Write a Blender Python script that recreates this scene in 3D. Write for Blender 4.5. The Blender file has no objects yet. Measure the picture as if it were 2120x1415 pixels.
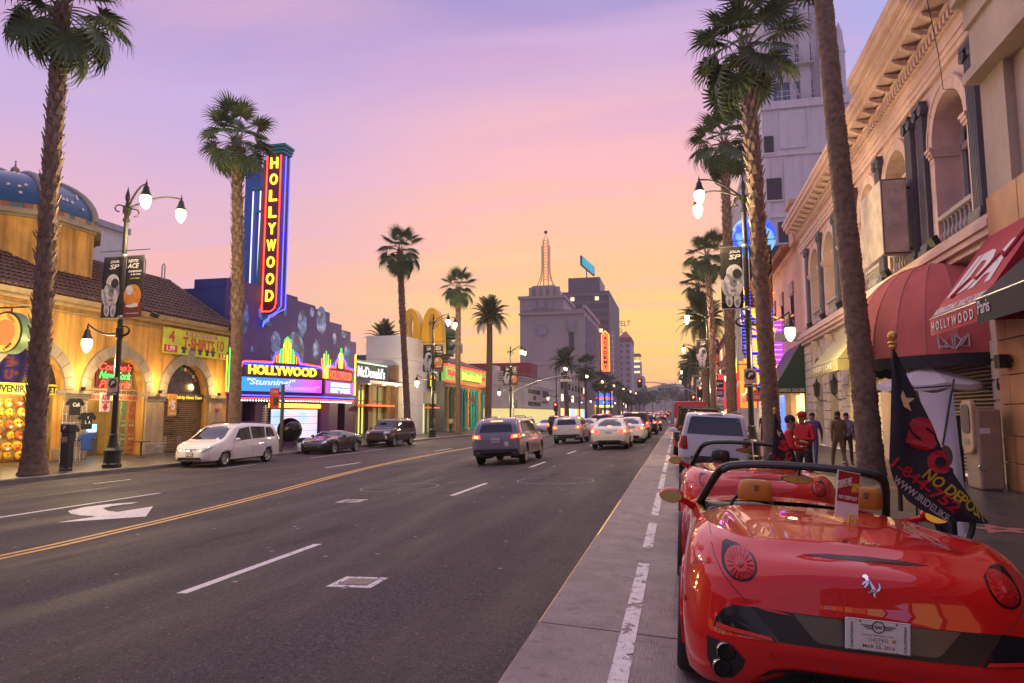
import bpy, bmesh, math, random
from mathutils import Vector, Matrix, Euler
from mathutils.bvhtree import BVHTree
R = math.radians
rnd = random.Random(7)
sc = bpy.context.scene
col = sc.collection
# ---------------------------------------------------------------- camera
cd = bpy.data.cameras.new('camera'); cam = bpy.data.objects.new('camera', cd); col.objects.link(cam)
cam.location = (0, 0, 1.63); cam.rotation_euler = (R(96.008), 0, R(13.379))
cd.sensor_width = 36; cd.lens = 24.283; cd.clip_start = .05; cd.clip_end = 4000
sc.camera = cam
# ---------------------------------------------------------------- sky
EXPO = 2**1.08     # the camera's exposure, so that sky tones are given as photographed
SUN_AZ = R(-6)      # the sun went down just left of the street's end
w = bpy.data.worlds.new('World'); sc.world = w; w.use_nodes = True
def srgb(r, g, b):
 f = lambda c: ((c/255/12.92) if c/255 <= .04045 else ((c/255+.055)/1.055)**2.4)/EXPO
 return (f(r), f(g), f(b), 1)
def build_sky():
 nt = w.node_tree; N = nt.nodes; L = nt.links; N.clear()
 def n(t, **k):
  o = N.new(t)
  for a, b in k.items(): setattr(o, a, b)
  return o
 def m(op, a, b=None, c=None, clamp=False):
  o = n('ShaderNodeMath', operation=op, use_clamp=clamp)
  for i, v in enumerate((a, b, c)):
   if v is None: continue
   if isinstance(v, (int, float)): o.inputs[i].default_value = v
   else: L.new(v, o.inputs[i])
  return o.outputs[0]
 def ramp(f, stops, interp='EASE'):
  r = n('ShaderNodeValToRGB'); r.color_ramp.interpolation = interp
  e = r.color_ramp.elements
  e[0].position, e[0].color = stops[0]; e[1].position, e[1].color = stops[-1]
  for p, c in stops[1:-1]:
   k = e.new(p); k.color = c
  L.new(f, r.inputs[0]); return r.outputs[0]
 def mix(f, a, b):
  o = n('ShaderNodeMix', data_type='RGBA')
  if isinstance(f, float): o.inputs[0].default_value = f
  else: L.new(f, o.inputs[0])
  L.new(a, o.inputs[6]); L.new(b, o.inputs[7]); return o.outputs[2]
 tc = n('ShaderNodeTexCoord'); sep = n('ShaderNodeSeparateXYZ'); L.new(tc.outputs['Generated'], sep.inputs[0])
 X, Y, Z = sep.outputs
 el = m('DIVIDE', m('ARCSINE', Z), math.pi/2)           # 0 horizon .. 1 zenith
 el = m('MAXIMUM', el, 0.0)
 az = m('DIVIDE', m('ABSOLUTE', m('SUBTRACT', m('ARCTAN2', X, Y), SUN_AZ)), math.pi)   # 0 at sunset .. 1 opposite
 rt = m('MULTIPLY', m('SUBTRACT', m('ARCTAN2', X, Y), SUN_AZ), 1/math.pi)
 inv = m('DIVIDE', 1.0, m('MAXIMUM', m('ADD', Z, .12), .02))
 cv = n('ShaderNodeCombineXYZ'); L.new(m('MULTIPLY', X, inv), cv.inputs[0]); L.new(m('MULTIPLY', Y, inv), cv.inputs[1])
 mp = n('ShaderNodeMapping'); mp.inputs['Rotation'].default_value = (0, 0, R(18)); mp.inputs['Scale'].default_value = (.42, 2.1, 1)
 L.new(cv.outputs[0], mp.inputs[0])
 nz = n('ShaderNodeTexNoise'); nz.inputs['Scale'].default_value = 1.7; nz.inputs['Detail'].default_value = 5; nz.inputs['Roughness'].default_value = .42; nz.inputs['Distortion'].default_value = .5
 L.new(mp.outputs[0], nz.inputs[0])
 cl = m('MULTIPLY', m('SUBTRACT', nz.outputs[0], .5), 2.4)
 elc = m('ADD', el, m('MULTIPLY', cl, .08), clamp=True)
 warm = ramp(elc, [(0, srgb(248, 178, 126)), (.04, srgb(255, 208, 100)), (.08, srgb(255, 208, 112)), (.12, srgb(254, 194, 136)), (.17, srgb(253, 188, 160)), (.24, srgb(240, 180, 186)), (.30, srgb(206, 166, 204)), (.37, srgb(154, 142, 200)), (.55, srgb(124, 122, 184)), (1, srgb(96, 108, 172))])
 side = ramp(elc, [(0, srgb(238, 176, 168)), (.10, srgb(242, 180, 170)), (.16, srgb(222, 176, 198)), (.24, srgb(196, 170, 216)), (.33, srgb(172, 152, 208)), (.45, srgb(142, 138, 202)), (.7, srgb(118, 128, 196)), (1, srgb(96, 108, 172))])
 cool = ramp(elc, [(0, srgb(222, 180, 200)), (.12, srgb(198, 176, 214)), (.22, srgb(172, 176, 228)), (.4, srgb(148, 166, 230)), (1, srgb(96, 110, 178))])
 back = ramp(elc, [(0, srgb(176, 166, 196)), (.15, srgb(182, 166, 202)), (.4, srgb(150, 146, 196)), (1, srgb(96, 108, 172))])
 f1 = n('ShaderNodeMapRange', interpolation_type='SMOOTHSTEP'); f1.inputs[1].default_value = .02; f1.inputs[2].default_value = .19; L.new(az, f1.inputs[0])
 f2 = n('ShaderNodeMapRange', interpolation_type='SMOOTHSTEP'); f2.inputs[1].default_value = .05; f2.inputs[2].default_value = .17; L.new(rt, f2.inputs[0])
 f3 = n('ShaderNodeMapRange', interpolation_type='SMOOTHSTEP'); f3.inputs[1].default_value = .3; f3.inputs[2].default_value = .8; L.new(az, f3.inputs[0])
 c = mix(f1.outputs[0], warm, side); c = mix(f2.outputs[0], c, cool); c = mix(f3.outputs[0], c, back)
 veil = m('MULTIPLY', m('MAXIMUM', cl, 0.0), .9, clamp=True)
 pk = n('ShaderNodeRGB'); pk.outputs[0].default_value = srgb(250, 186, 186)
 c = mix(m('MULTIPLY', veil, .95), c, pk.outputs[0])
 bl = n('ShaderNodeRGB'); bl.outputs[0].default_value = srgb(176, 174, 226)
 c = mix(m('MULTIPLY', m('MULTIPLY', m('MAXIMUM', m('MULTIPLY', cl, -1.0), 0.0), m('MULTIPLY', el, 3.0, clamp=True)), .8, clamp=True), c, bl.outputs[0])
 sky = n('ShaderNodeTexSky', sky_type='NISHITA'); sky.sun_disc = False
 sky.sun_elevation = R(1.2); sky.sun_rotation = SUN_AZ; sky.air_density = 1.4; sky.dust_density = 1.5
 b1 = n('ShaderNodeBackground'); L.new(c, b1.inputs[0]); b1.inputs[1].default_value = .97
 b2 = n('ShaderNodeBackground'); L.new(sky.outputs[0], b2.inputs[0]); b2.inputs[1].default_value = .008
 ad = n('ShaderNodeAddShader'); L.new(b1.outputs[0], ad.inputs[0]); L.new(b2.outputs[0], ad.inputs[1])
 o = n('ShaderNodeOutputWorld'); L.new(ad.outputs[0], o.inputs[0])
build_sky()
sd = bpy.data.lights.new('sun', 'SUN'); sun = bpy.data.objects.new('sun', sd); col.objects.link(sun)
sd.energy = .7; sd.angle = R(110); sd.color = (1, .75, .78)
sun.rotation_euler = Vector((-math.sin(SUN_AZ-.2), -math.cos(SUN_AZ-.2), -math.tan(R(62)))).to_track_quat('-Z', 'Y').to_euler()
sc.view_settings.view_transform = 'Standard'; sc.view_settings.look = 'None'
sc.view_settings.exposure = 1.28; sc.view_settings.gamma = 1; sc.view_settings.use_curve_mapping = False
sc.cycles.max_bounces = 5; sc.cycles.diffuse_bounces = 2; sc.cycles.glossy_bounces = 3
sc.cycles.transmission_bounces = 4; sc.cycles.transparent_max_bounces = 8
sc.cycles.caustics_reflective = False; sc.cycles.caustics_refractive = False
sc.cycles.sample_clamp_indirect = 4
# ---------------------------------------------------------------- materials
_mats = {}
def mat(name, c, rough=.6, metal=0., var=.12, scale=2.5, bump=0., bscale=30, streak=0., coat=0., spec=.5, emit=None, es=0., speck=None, dirt=0.):
 """procedural surface: base colour with slow and fine variation, optional vertical weather streaks and relief"""
 if name in _mats: return _mats[name]
 m = bpy.data.materials.new(name); m.use_nodes = True; _mats[name] = m
 nt = m.node_tree; N = nt.nodes; L = nt.links; p = N['Principled BSDF']
 p.inputs['Roughness'].default_value = rough; p.inputs['Metallic'].default_value = metal
 p.inputs['Coat Weight'].default_value = coat; p.inputs['Coat Roughness'].default_value = .015
 p.inputs['Specular IOR Level'].default_value = spec
 c4 = (*c[:3], 1)
 if emit:
  p.inputs['Emission Color'].default_value = (*emit, 1); p.inputs['Emission Strength'].default_value = es
 if var == 0 and not bump and not streak:
  p.inputs['Base Color'].default_value = c4; return m
 tc = N.new('ShaderNodeTexCoord')
 nz = N.new('ShaderNodeTexNoise'); nz.inputs['Scale'].default_value = scale; nz.inputs['Detail'].default_value = 5; nz.inputs['Roughness'].default_value = .6
 L.new(tc.outputs['Object'], nz.inputs['Vector'])
 mr = N.new('ShaderNodeMapRange'); mr.inputs[1].default_value = .3; mr.inputs[2].default_value = .7; mr.inputs[3].default_value = 1-var; mr.inputs[4].default_value = 1+var
 L.new(nz.outputs[0], mr.inputs[0])
 fac = mr.outputs[0]
 def mul(a, b):
  o = N.new('ShaderNodeMath'); o.operation = 'MULTIPLY'; L.new(a, o.inputs[0]); L.new(b, o.inputs[1]); return o.outputs[0]
 if streak:
  mp = N.new('ShaderNodeMapping'); mp.inputs['Scale'].default_value = (2.2, 2.2, .16); L.new(tc.outputs['Object'], mp.inputs[0])
  n2 = N.new('ShaderNodeTexNoise'); n2.inputs['Scale'].default_value = 1.6; n2.inputs['Detail'].default_value = 4; L.new(mp.outputs[0], n2.inputs['Vector'])
  m2 = N.new('ShaderNodeMapRange'); m2.inputs[1].default_value = .42; m2.inputs[2].default_value = .72; m2.inputs[3].default_value = 1; m2.inputs[4].default_value = 1-streak
  L.new(n2.outputs[0], m2.inputs[0]); fac = mul(fac, m2.outputs[0])
 if dirt:
  n3 = N.new('ShaderNodeTexNoise'); n3.inputs['Scale'].default_value = scale*4; n3.inputs['Detail'].default_value = 6; L.new(tc.outputs['Object'], n3.inputs['Vector'])
  m3 = N.new('ShaderNodeMapRange'); m3.inputs[1].default_value = .52; m3.inputs[2].default_value = .75; m3.inputs[3].default_value = 1; m3.inputs[4].default_value = 1-dirt
  L.new(n3.outputs[0], m3.inputs[0]); fac = mul(fac, m3.outputs[0])
 vm = N.new('ShaderNodeVectorMath'); vm.operation = 'SCALE'; vm.inputs[0].default_value = c[:3]; L.new(fac, vm.inputs['Scale'])
 L.new(vm.outputs[0], p.inputs['Base Color'])
 if bump:
  nb = N.new('ShaderNodeTexNoise'); nb.inputs['Scale'].default_value = bscale; nb.inputs['Detail'].default_value = 4; L.new(tc.outputs['Object'], nb.inputs['Vector'])
  bp = N.new('ShaderNodeBump'); bp.inputs['Strength'].default_value = bump; bp.inputs['Distance'].default_value = .02
  L.new(nb.outputs[0], bp.inputs['Height']); L.new(bp.outputs[0], p.inputs['Normal'])
 return m
def glow(name, c, s, base=(.05, .05, .05)):
 m = mat(name, base, .4, var=0, emit=c, es=s*.78)
 if not name.startswith(('neon', 'tail', 'brake', 'shop_light', 'red_rail', 'orange_band', 'cafe')): m.cycles.emission_sampling = 'NONE'
 return m
def glass(name, c=(.02, .022, .026), rough=.04, alpha=1.):
 m = mat(name, c, rough, var=0, spec=.8)
 if alpha < 1: m.node_tree.nodes['Principled BSDF'].inputs['Alpha'].default_value = alpha
 return m
# ---------------------------------------------------------------- mesh collector
class MB:
 def __init__(s): s.v = []; s.f = []
 def add(s, vs, fs):
  o = len(s.v); s.v += [tuple(v) for v in vs]; s.f += [tuple(i+o for i in f) for f in fs]; return s
 def box(s, x0, x1, y0, y1, z0, z1):
  if x0 > x1: x0, x1 = x1, x0
  if y0 > y1: y0, y1 = y1, y0
  if z0 > z1: z0, z1 = z1, z0
  return s.add([(x0,y0,z0),(x1,y0,z0),(x1,y1,z0),(x0,y1,z0),(x0,y0,z1),(x1,y0,z1),(x1,y1,z1),(x0,y1,z1)],
                     [(0,3,2,1),(4,5,6,7),(0,1,5,4),(1,2,6,5),(2,3,7,6),(3,0,4,7)])
 def cbox(s, c, d, rot=None):
  hx, hy, hz = d[0]/2, d[1]/2, d[2]/2
  m = (Euler(rot).to_matrix() if rot is not None else Matrix.Identity(3)); c = Vector(c)
  vs = [c + m @ Vector((a*hx, b*hy, e*hz)) for e in (-1,1) for a, b in ((-1,-1),(1,-1),(1,1),(-1,1))]
  return s.add(vs, [(0,3,2,1),(4,5,6,7),(0,1,5,4),(1,2,6,5),(2,3,7,6),(3,0,4,7)])
 def prism(s, pts, d):
  """closed flat outline of 3-D points pushed by vector d"""
  d = Vector(d); a = [Vector(p) for p in pts]; n = len(a)
  nrm = Vector((0,0,0))
  for i in range(n): nrm += a[i].cross(a[(i+1) % n])
  if nrm.dot(d) > 0: a.reverse()
  vs = a + [p+d for p in a]
  return s.add(vs, [tuple(range(n)), tuple(reversed(range(n, 2*n)))] + [((i+1) % n, i, n+i, n+(i+1) % n) for i in range(n)])
 def poly(s, pts): return s.add(pts, [tuple(range(len(pts)))])
 def tube(s, pts, r, n=8, cap=True, closed=False):
  pts = [Vector(p) for p in pts]; k = len(pts); rs = r if isinstance(r, (list, tuple)) else [r]*k
  up = Vector((0,0,1)); rings = []; prev = None
  for i, p in enumerate(pts):
   if closed: t = (pts[(i+1) % k]-pts[i-1])
   else: t = (pts[min(i+1, k-1)]-pts[max(i-1, 0)])
   if t.length < 1e-9: t = Vector((0,0,1))
   t.normalize()
   if prev is None:
    a = t.orthogonal().normalized()
   else:
    a = (prev - t*prev.dot(t))
    a = a.normalized() if a.length > 1e-6 else t.orthogonal().normalized()
   prev = a; b = t.cross(a)
   rings.append([p + (a*math.cos(2*math.pi*j/n)+b*math.sin(2*math.pi*j/n))*rs[i] for j in range(n)])
  vs = [q for g in rings for q in g]; fs = []
  for i in range(k if closed else k-1):
   i2 = (i+1) % k
   for j in range(n): fs.append((i*n+j, i*n+(j+1) % n, i2*n+(j+1) % n, i2*n+j))
  if cap and not closed: fs += [tuple(reversed(range(n))), tuple(range((k-1)*n, k*n))]
  return s.add(vs, fs)
 def lathe(s, prof, n=16, o=(0,0,0), ax='z', cap=True):
  vs = []; fs = []; k = len(prof)
  for r, z in prof:
   for j in range(n):
    a = 2*math.pi*j/n; x, y = r*math.cos(a), r*math.sin(a)
    p = {'z': (x, y, z), 'x': (z, x, y), 'y': (y, z, x)}[ax]
    vs.append((p[0]+o[0], p[1]+o[1], p[2]+o[2]))
  for i in range(k-1):
   for j in range(n): fs.append((i*n+j, i*n+(j+1) % n, (i+1)*n+(j+1) % n, (i+1)*n+j))
  if cap: fs += [tuple(reversed(range(n))), tuple(range((k-1)*n, k*n))]
  return s.add(vs, fs)
 def ball(s, c, r, nu=12, nv=8):
  rx, ry, rz = (r if isinstance(r, (tuple, list)) else (r, r, r))
  pr = [(max(1e-4, math.sin(math.pi*i/nv)), -math.cos(math.pi*i/nv)) for i in range(nv+1)]
  vs = [(c[0]+a*rx*math.cos(2*math.pi*j/nu), c[1]+a*ry*math.sin(2*math.pi*j/nu), c[2]+z*rz) for a, z in pr for j in range(nu)]
  fs = [(i*nu+j, i*nu+(j+1) % nu, (i+1)*nu+(j+1) % nu, (i+1)*nu+j) for i in range(nv) for j in range(nu)]
  return s.add(vs, fs)
 def grid(s, rows, flip=False):
  n = len(rows[0]); vs = [p for r in rows for p in r]; fs = []
  for i in range(len(rows)-1):
   for j in range(n-1):
    q = (i*n+j, i*n+j+1, (i+1)*n+j+1, (i+1)*n+j)
    fs.append(tuple(reversed(q)) if flip else q)
  return s.add(vs, fs)
 def disc(s, c, r, nrm=(0,-1,0), n=20, ry=None, up=(0,0,1), d=0):
  nrm = Vector(nrm).normalized(); u = Vector(up); b = (u - nrm*u.dot(nrm)).normalized(); a = b.cross(nrm); c = Vector(c); ry = ry or r
  pts = [c + a*(r*math.cos(2*math.pi*i/n)) + b*(ry*math.sin(2*math.pi*i/n)) for i in range(n)]
  if d: return s.prism(pts, nrm*d)
  return s.poly(pts)
 def xf(s, m):
  s.v = [tuple(m @ Vector(v)) for v in s.v]; return s
 def build(s, name, m, parent=None, smooth=False, world=True, bevel=0, weld=False, fix=False):
  me = bpy.data.meshes.new(name)
  vs = s.v
  if parent is not None and world:
   inv = parent.matrix_world.inverted() if parent.parent else wm(parent).inverted()
   vs = [inv @ Vector(v) for v in vs]
  me.from_pydata([tuple(v) for v in vs], [], s.f)
  if weld or fix:
   bm = bmesh.new(); bm.from_mesh(me)
   if weld: bmesh.ops.remove_doubles(bm, verts=bm.verts, dist=1e-4)
   if fix: bmesh.ops.recalc_face_normals(bm, faces=bm.faces)
   bm.to_mesh(me); bm.free()
  if smooth: smooth_mesh(me, smooth if isinstance(smooth, (int, float)) and smooth is not True else 40)
  return link(name, me, m, parent, bevel)
def smooth_mesh(me, ang=40):
 me.shade_smooth()
 try: me.set_sharp_from_angle(angle=R(ang))
 except Exception: pass
def wm(o):
 return Matrix.LocRotScale(o.location, o.rotation_euler, o.scale)
def link(name, me, m, parent=None, bevel=0):
 o = bpy.data.objects.new(name, me); col.objects.link(o)
 if m is not None and not me.materials: me.materials.append(m)
 if parent is not None: o.parent = parent
 if bevel:
  b = o.modifiers.new('bevel', 'BEVEL'); b.width = bevel; b.segments = 2; b.limit_method = 'ANGLE'; b.harden_normals = False
 return o
def tag(o, label=None, cat=None, group=None, kind=None):
 if label: o['label'] = label
 if cat: o['category'] = cat
 if group: o['group'] = group
 if kind: o['kind'] = kind
 return o
def thing(name, label, cat, loc=(0,0,0), rz=0, group=None, rot=None):
 o = bpy.data.objects.new(name, None); col.objects.link(o); o.empty_display_size = .2
 o.location = loc; o.rotation_euler = rot or (0, 0, rz)
 return tag(o, label, cat, group)
def copy_tree(o, parent=None):
 c = o.copy(); col.objects.link(c); c.parent = parent
 for ch in o.children: copy_tree(ch, c)
 return c
def dup(o, loc, rz, label, scale=None):
 c = copy_tree(o); c.location = loc; c.rotation_euler = (0, 0, rz); c['label'] = label
 if scale: c.scale = (scale,)*3
 return c
_tc = {}
def text_mesh(s, bold=0., shear=0., extrude=.004, space=1.):
 k = (s, bold, shear, extrude, space)
 if k in _tc: return _tc[k]
 cu = bpy.data.curves.new('t', 'FONT'); cu.body = s; cu.size = 1; cu.align_x = 'CENTER'; cu.align_y = 'CENTER'
 cu.offset = bold; cu.shear = shear; cu.extrude = extrude; cu.resolution_u = 3; cu.space_character = space
 o = bpy.data.objects.new('t', cu)
 me = bpy.data.meshes.new_from_object(o)
 bpy.data.objects.remove(o); bpy.data.curves.remove(cu)
 xs = [v.co.x for v in me.vertices] or [0]; ys = [v.co.y for v in me.vertices] or [0]
 cx, cy = (min(xs)+max(xs))/2, (min(ys)+max(ys))/2
 for v in me.vertices: v.co.x -= cx; v.co.y -= cy
 _tc[k] = (me, max(xs)-min(xs), max(ys)-min(ys)); return _tc[k]
def text(s, m, parent, c, right, up, w=None, h=None, bold=0., shear=0., depth=.012, name='lettering', space=1., local=False):
 """lettering centred on c, filling width w and height h, reading along `right`"""
 me, mw, mh = text_mesh(s, bold, shear, .5, space); me = me.copy(); me.materials.clear()
 right = Vector(right).normalized(); up = Vector(up).normalized(); nn = right.cross(up)
 sx = (w/mw) if w else None; sy = (h/mh) if h else None
 sx = sx or sy; sy = sy or sx
 M = Matrix.Translation(Vector(c)) @ Matrix((( right.x*sx, up.x*sy, nn.x*depth, 0), (right.y*sx, up.y*sy, nn.y*depth, 0), (right.z*sx, up.z*sy, nn.z*depth, 0), (0,0,0,1)))
 if parent is not None and not local: M = wm(parent).inverted() @ M
 me.transform(M)
 return link(name, me, m, parent)
def arc(cx, cz, r, a0, a1, n, rz=None):
 rz = rz or r
 return [(cx + r*math.cos(R(a0+(a1-a0)*i/n)), cz + rz*math.sin(R(a0+(a1-a0)*i/n))) for i in range(n+1)]
def lerp(a, b, t): return a+(b-a)*t
def interp(x, pts):
 if x <= pts[0][0]: return pts[0][1]
 for (a, p), (b, q) in zip(pts, pts[1:]):
  if x <= b: return lerp(p, q, (x-a)/(b-a))
 return pts[-1][1]
def crom(x, pts):
 """smooth interpolation through (x, value) points"""
 n = len(pts)
 if x <= pts[0][0]: return pts[0][1]
 if x >= pts[-1][0]: return pts[-1][1]
 for i in range(n-1):
  if x <= pts[i+1][0]:
   x0, y0 = pts[i]; x1, y1 = pts[i+1]; h = x1-x0; d = (y1-y0)/h
   def sl(k):
    if k == 0: return (pts[1][1]-pts[0][1])/(pts[1][0]-pts[0][0])
    if k == n-1: return (pts[-1][1]-pts[-2][1])/(pts[-1][0]-pts[-2][0])
    a = (pts[k][1]-pts[k-1][1])/(pts[k][0]-pts[k-1][0]); b = (pts[k+1][1]-pts[k][1])/(pts[k+1][0]-pts[k][0])
    return 0 if a*b <= 0 else 2*a*b/(a+b)
   m0, m1 = sl(i), sl(i+1); t = (x-x0)/h
   return (2*t**3-3*t*t+1)*y0+(t**3-2*t*t+t)*h*m0+(-2*t**3+3*t*t)*y1+(t**3-t*t)*h*m1
# ---------------------------------------------------------------- shared materials
BLACKM = mat('black_metal', (.018, .02, .02), .38, .2, var=.2, spec=.6)
CHROME = mat('chrome', (.75, .75, .76), .12, 1., var=0)
STEEL = mat('galvanised_steel', (.33, .34, .35), .42, .8, var=.15, scale=9)
WHITEP = mat('white_print', (.72, .70, .70), .5, var=.03)
BLACKP = mat('black_print', (.015, .015, .017), .5, var=.05)
REDP = mat('red_print', (.55, .03, .03), .5, var=.05)
YELP = mat('yellow_print', (.75, .55, .04), .5, var=.05)
GLASS = glass('dark_glass', (.012, .014, .018), .05)
LAMPW = glow('lamp_glow', (1, .82, .42), 16)
# ---------------------------------------------------------------- the street
PROF = [(-45, -.62), (-20.1, -.52), (-17.5, -.5), (-10, -.3), (-6.5, -.16), (-3, 0), (-1.12, -.025), (2.05, -.185), (30, -.185)]
def rise(y): return 0 if y < 115 else (y-115)*.0092
def zr(x, y=0): return interp(x, PROF) + rise(y)
SW_R = -.045; SW_L = -.37      # sidewalk levels
KR, KL = 2.05, -20.1           # kerb lines
def asphalt():
 m = mat('asphalt', (.07, .062, .062), .7, var=0, spec=.22); nt = m.node_tree; N = nt.nodes; L = nt.links; p = N['Principled BSDF']
 tc = N.new('ShaderNodeTexCoord')
 def noise(s, d=4, sc=None, r=.6):
  n = N.new('ShaderNodeTexNoise'); n.inputs['Scale'].default_value = s; n.inputs['Detail'].default_value = d; n.inputs['Roughness'].default_value = r
  if sc:
   mp = N.new('ShaderNodeMapping'); mp.inputs['Scale'].default_value = sc; L.new(tc.outputs['Object'], mp.inputs[0]); L.new(mp.outputs[0], n.inputs['Vector'])
  else: L.new(tc.outputs['Object'], n.inputs['Vector'])
  return n.outputs[0]
 def mr(f, a, b, c, d):
  o = N.new('ShaderNodeMapRange'); L.new(f, o.inputs[0])
  for i, v in enumerate((a, b, c, d)): o.inputs[i+1].default_value = v
  return o.outputs[0]
 def mth(op, a, b):
  o = N.new('ShaderNodeMath'); o.operation = op
  for i, v in enumerate((a, b)):
   if isinstance(v, (int, float)): o.inputs[i].default_value = v
   else: L.new(v, o.inputs[i])
  return o.outputs[0]
 grain = mr(noise(62, 4, None, .75), .34, .66, .30, 1.75)
 grain2 = mr(noise(24, 4, None, .7), .35, .65, .62, 1.4)
 patch = mr(noise(.5, 5), .3, .7, .82, 1.16)
 track = mr(noise(1.1, 4, (1.0, .10, 1)), .42, .66, 1.1, .66)      # worn wheel tracks along the lanes
 f = mth('MULTIPLY', mth('MULTIPLY', grain, patch), mth('MULTIPLY', mth('MULTIPLY', track, grain2), mr(noise(1.3, 6, (1, .35, 1)), .54, .70, 1, .55)))
 vo = N.new('ShaderNodeTexVoronoi'); vo.inputs['Scale'].default_value = 2.3; vo.inputs['Randomness'].default_value = 1; L.new(tc.outputs['Object'], vo.inputs['Vector'])
 wn = noise(3.1, 3)
 gum = mth('MULTIPLY', mr(vo.outputs['Distance'], .06, .085, 1, 0), mr(wn, .46, .54, 0, 1))   # trodden chewing gum
 vo2 = N.new('ShaderNodeTexVoronoi'); vo2.inputs['Scale'].default_value = 26; L.new(tc.outputs['Object'], vo2.inputs['Vector'])
 spk = mth('MULTIPLY', mr(vo2.outputs['Distance'], .10, .17, 1, 0), mr(noise(14, 2), .47, .55, 0, 1))
 mx = N.new('ShaderNodeMix'); mx.data_type = 'RGBA'
 vm = N.new('ShaderNodeVectorMath'); vm.operation = 'SCALE'; vm.inputs[0].default_value = (.052, .041, .045); L.new(f, vm.inputs['Scale'])
 L.new(vm.outputs[0], mx.inputs[6]); mx.inputs[7].default_value = (.34, .26, .25, 1); L.new(mth('MAXIMUM', gum, mth('MULTIPLY', spk, .8)), mx.inputs[0])
 L.new(mx.outputs[2], p.inputs['Base Color'])
 L.new(mr(track, .7, 1.12, .62, .85), p.inputs['Roughness'])
 bp = N.new('ShaderNodeBump'); bp.inputs['Strength'].default_value = .55; bp.inputs['Distance'].default_value = .012
 L.new(noise(120, 3), bp.inputs['Height']); L.new(bp.outputs[0], p.inputs['Normal'])
 return m
def strip(mb, xs, ys, dz=0.):
 """sheet following the road's camber"""
 mb.grid([[(x, y, zr(x, y)+dz) for x in xs] for y in ys])
ASPH = asphalt()
g = MB(); xs = [-45, -30, -20.1, -17.5, -14, -10, -6.5, -4.7, -3, -1.9, -1.12]; ys = [-12, 0, 10, 25, 50, 80, 115, 160, 260, 420, 700]
strip(g, xs, ys); strip(g, [-1.12, 2.0, 14], [115, 160, 260, 420, 700], -.005); strip(g, [-1.12, 2.0, 14], [96, 115], -.012)
tag(g.build('road', ASPH), kind='structure')
g = MB(); strip(g, [-900, -45], [-60, 115, 300, 700, 1500], -.02); strip(g, [14, 900], [-60, 115, 300, 700, 1500], -.02); strip(g, [-45, 14], [700, 1500], -.02); strip(g, [-45, 14], [-60, -12], -.02)
tag(g.build('ground', mat('town_ground', (.10, .09, .085), .9, var=.3, scale=.05)), kind='structure')
CONC = mat('gutter_concrete', (.22, .18, .175), .68, var=.24, scale=2.6, bump=.5, bscale=26, streak=0, dirt=.45, spec=.4)
def conc_grain():
 nt = CONC.node_tree; N = nt.nodes; L = nt.links
 for n in N:
  if n.type == 'TEX_NOISE' and n.inputs['Scale'].default_value == 26:
   mp = N.new('ShaderNodeMapping'); mp.inputs['Scale'].default_value = (3.2, .3, 1)
   L.new(n.inputs['Vector'].links[0].from_socket, mp.inputs[0]); L.new(mp.outputs[0], n.inputs['Vector'])
conc_grain()
lane = MB(); strip(lane, [-1.12, 2.05], [-6, 50, 96], -.06)
lane = lane.build('parking_strip', mat('joint_dirt', (.03, .027, .025), .9)); tag(lane, kind='structure')
yj = [-6, -2.1, 1.4, 5.63, 9.75, 13.9, 18.2, 22.5, 26.8, 31.1, 35.4, 39.7, 44, 48.3, 52.6, 58, 63, 68, 73, 78, 84, 90, 96]
for a, b in zip(yj, yj[1:]):
 s = MB(); x0, x1 = -1.12+rnd.uniform(0, .02), 2.05; gp = .011
 top = [(x, y, zr(x)+rnd.uniform(-.003, .003)) for y in (a+gp, b-gp) for x in (x0, x1)]
 s.add(top + [(p[0], p[1], p[2]-.07) for p in top], [(0,1,3,2),(0,4,5,1),(1,5,7,3),(3,7,6,2),(2,6,4,0)])
 s.build('slab', CONC, lane)
KERB = mat('kerb_stone', (.17, .15, .145), .75, var=.25, scale=1.5, bump=.3)
def kerb(name, x0, x1, y0, y1, zt, nose):
 k = MB()
 for i in range(int((y1-y0)/3)+1):
  a = y0+i*3; b = min(a+2.99, y1)
  if b-a < .05: continue
  k.prism([(x0, a, zt-.4), (x1, a, zt-.4), (x1, a, zt-(.02 if nose > 0 else 0)), (x1-.02 if nose > 0 else x1, a, zt), (x0+.02 if nose < 0 else x0, a, zt), (x0, a, zt-(.02 if nose < 0 else 0))], (0, b-a, 0))
 tag(k.build(name, KERB), kind='structure')
kerb('kerb_right', KR, KR+.17, -6, 96, SW_R, -1); kerb('kerb_left', KL-.17, KL, -6, 92, SW_L, 1)
kerb('kerb_right_far', KR, KR+.17, 116, 420, SW_R+1.3, -1) if False else None
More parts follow.
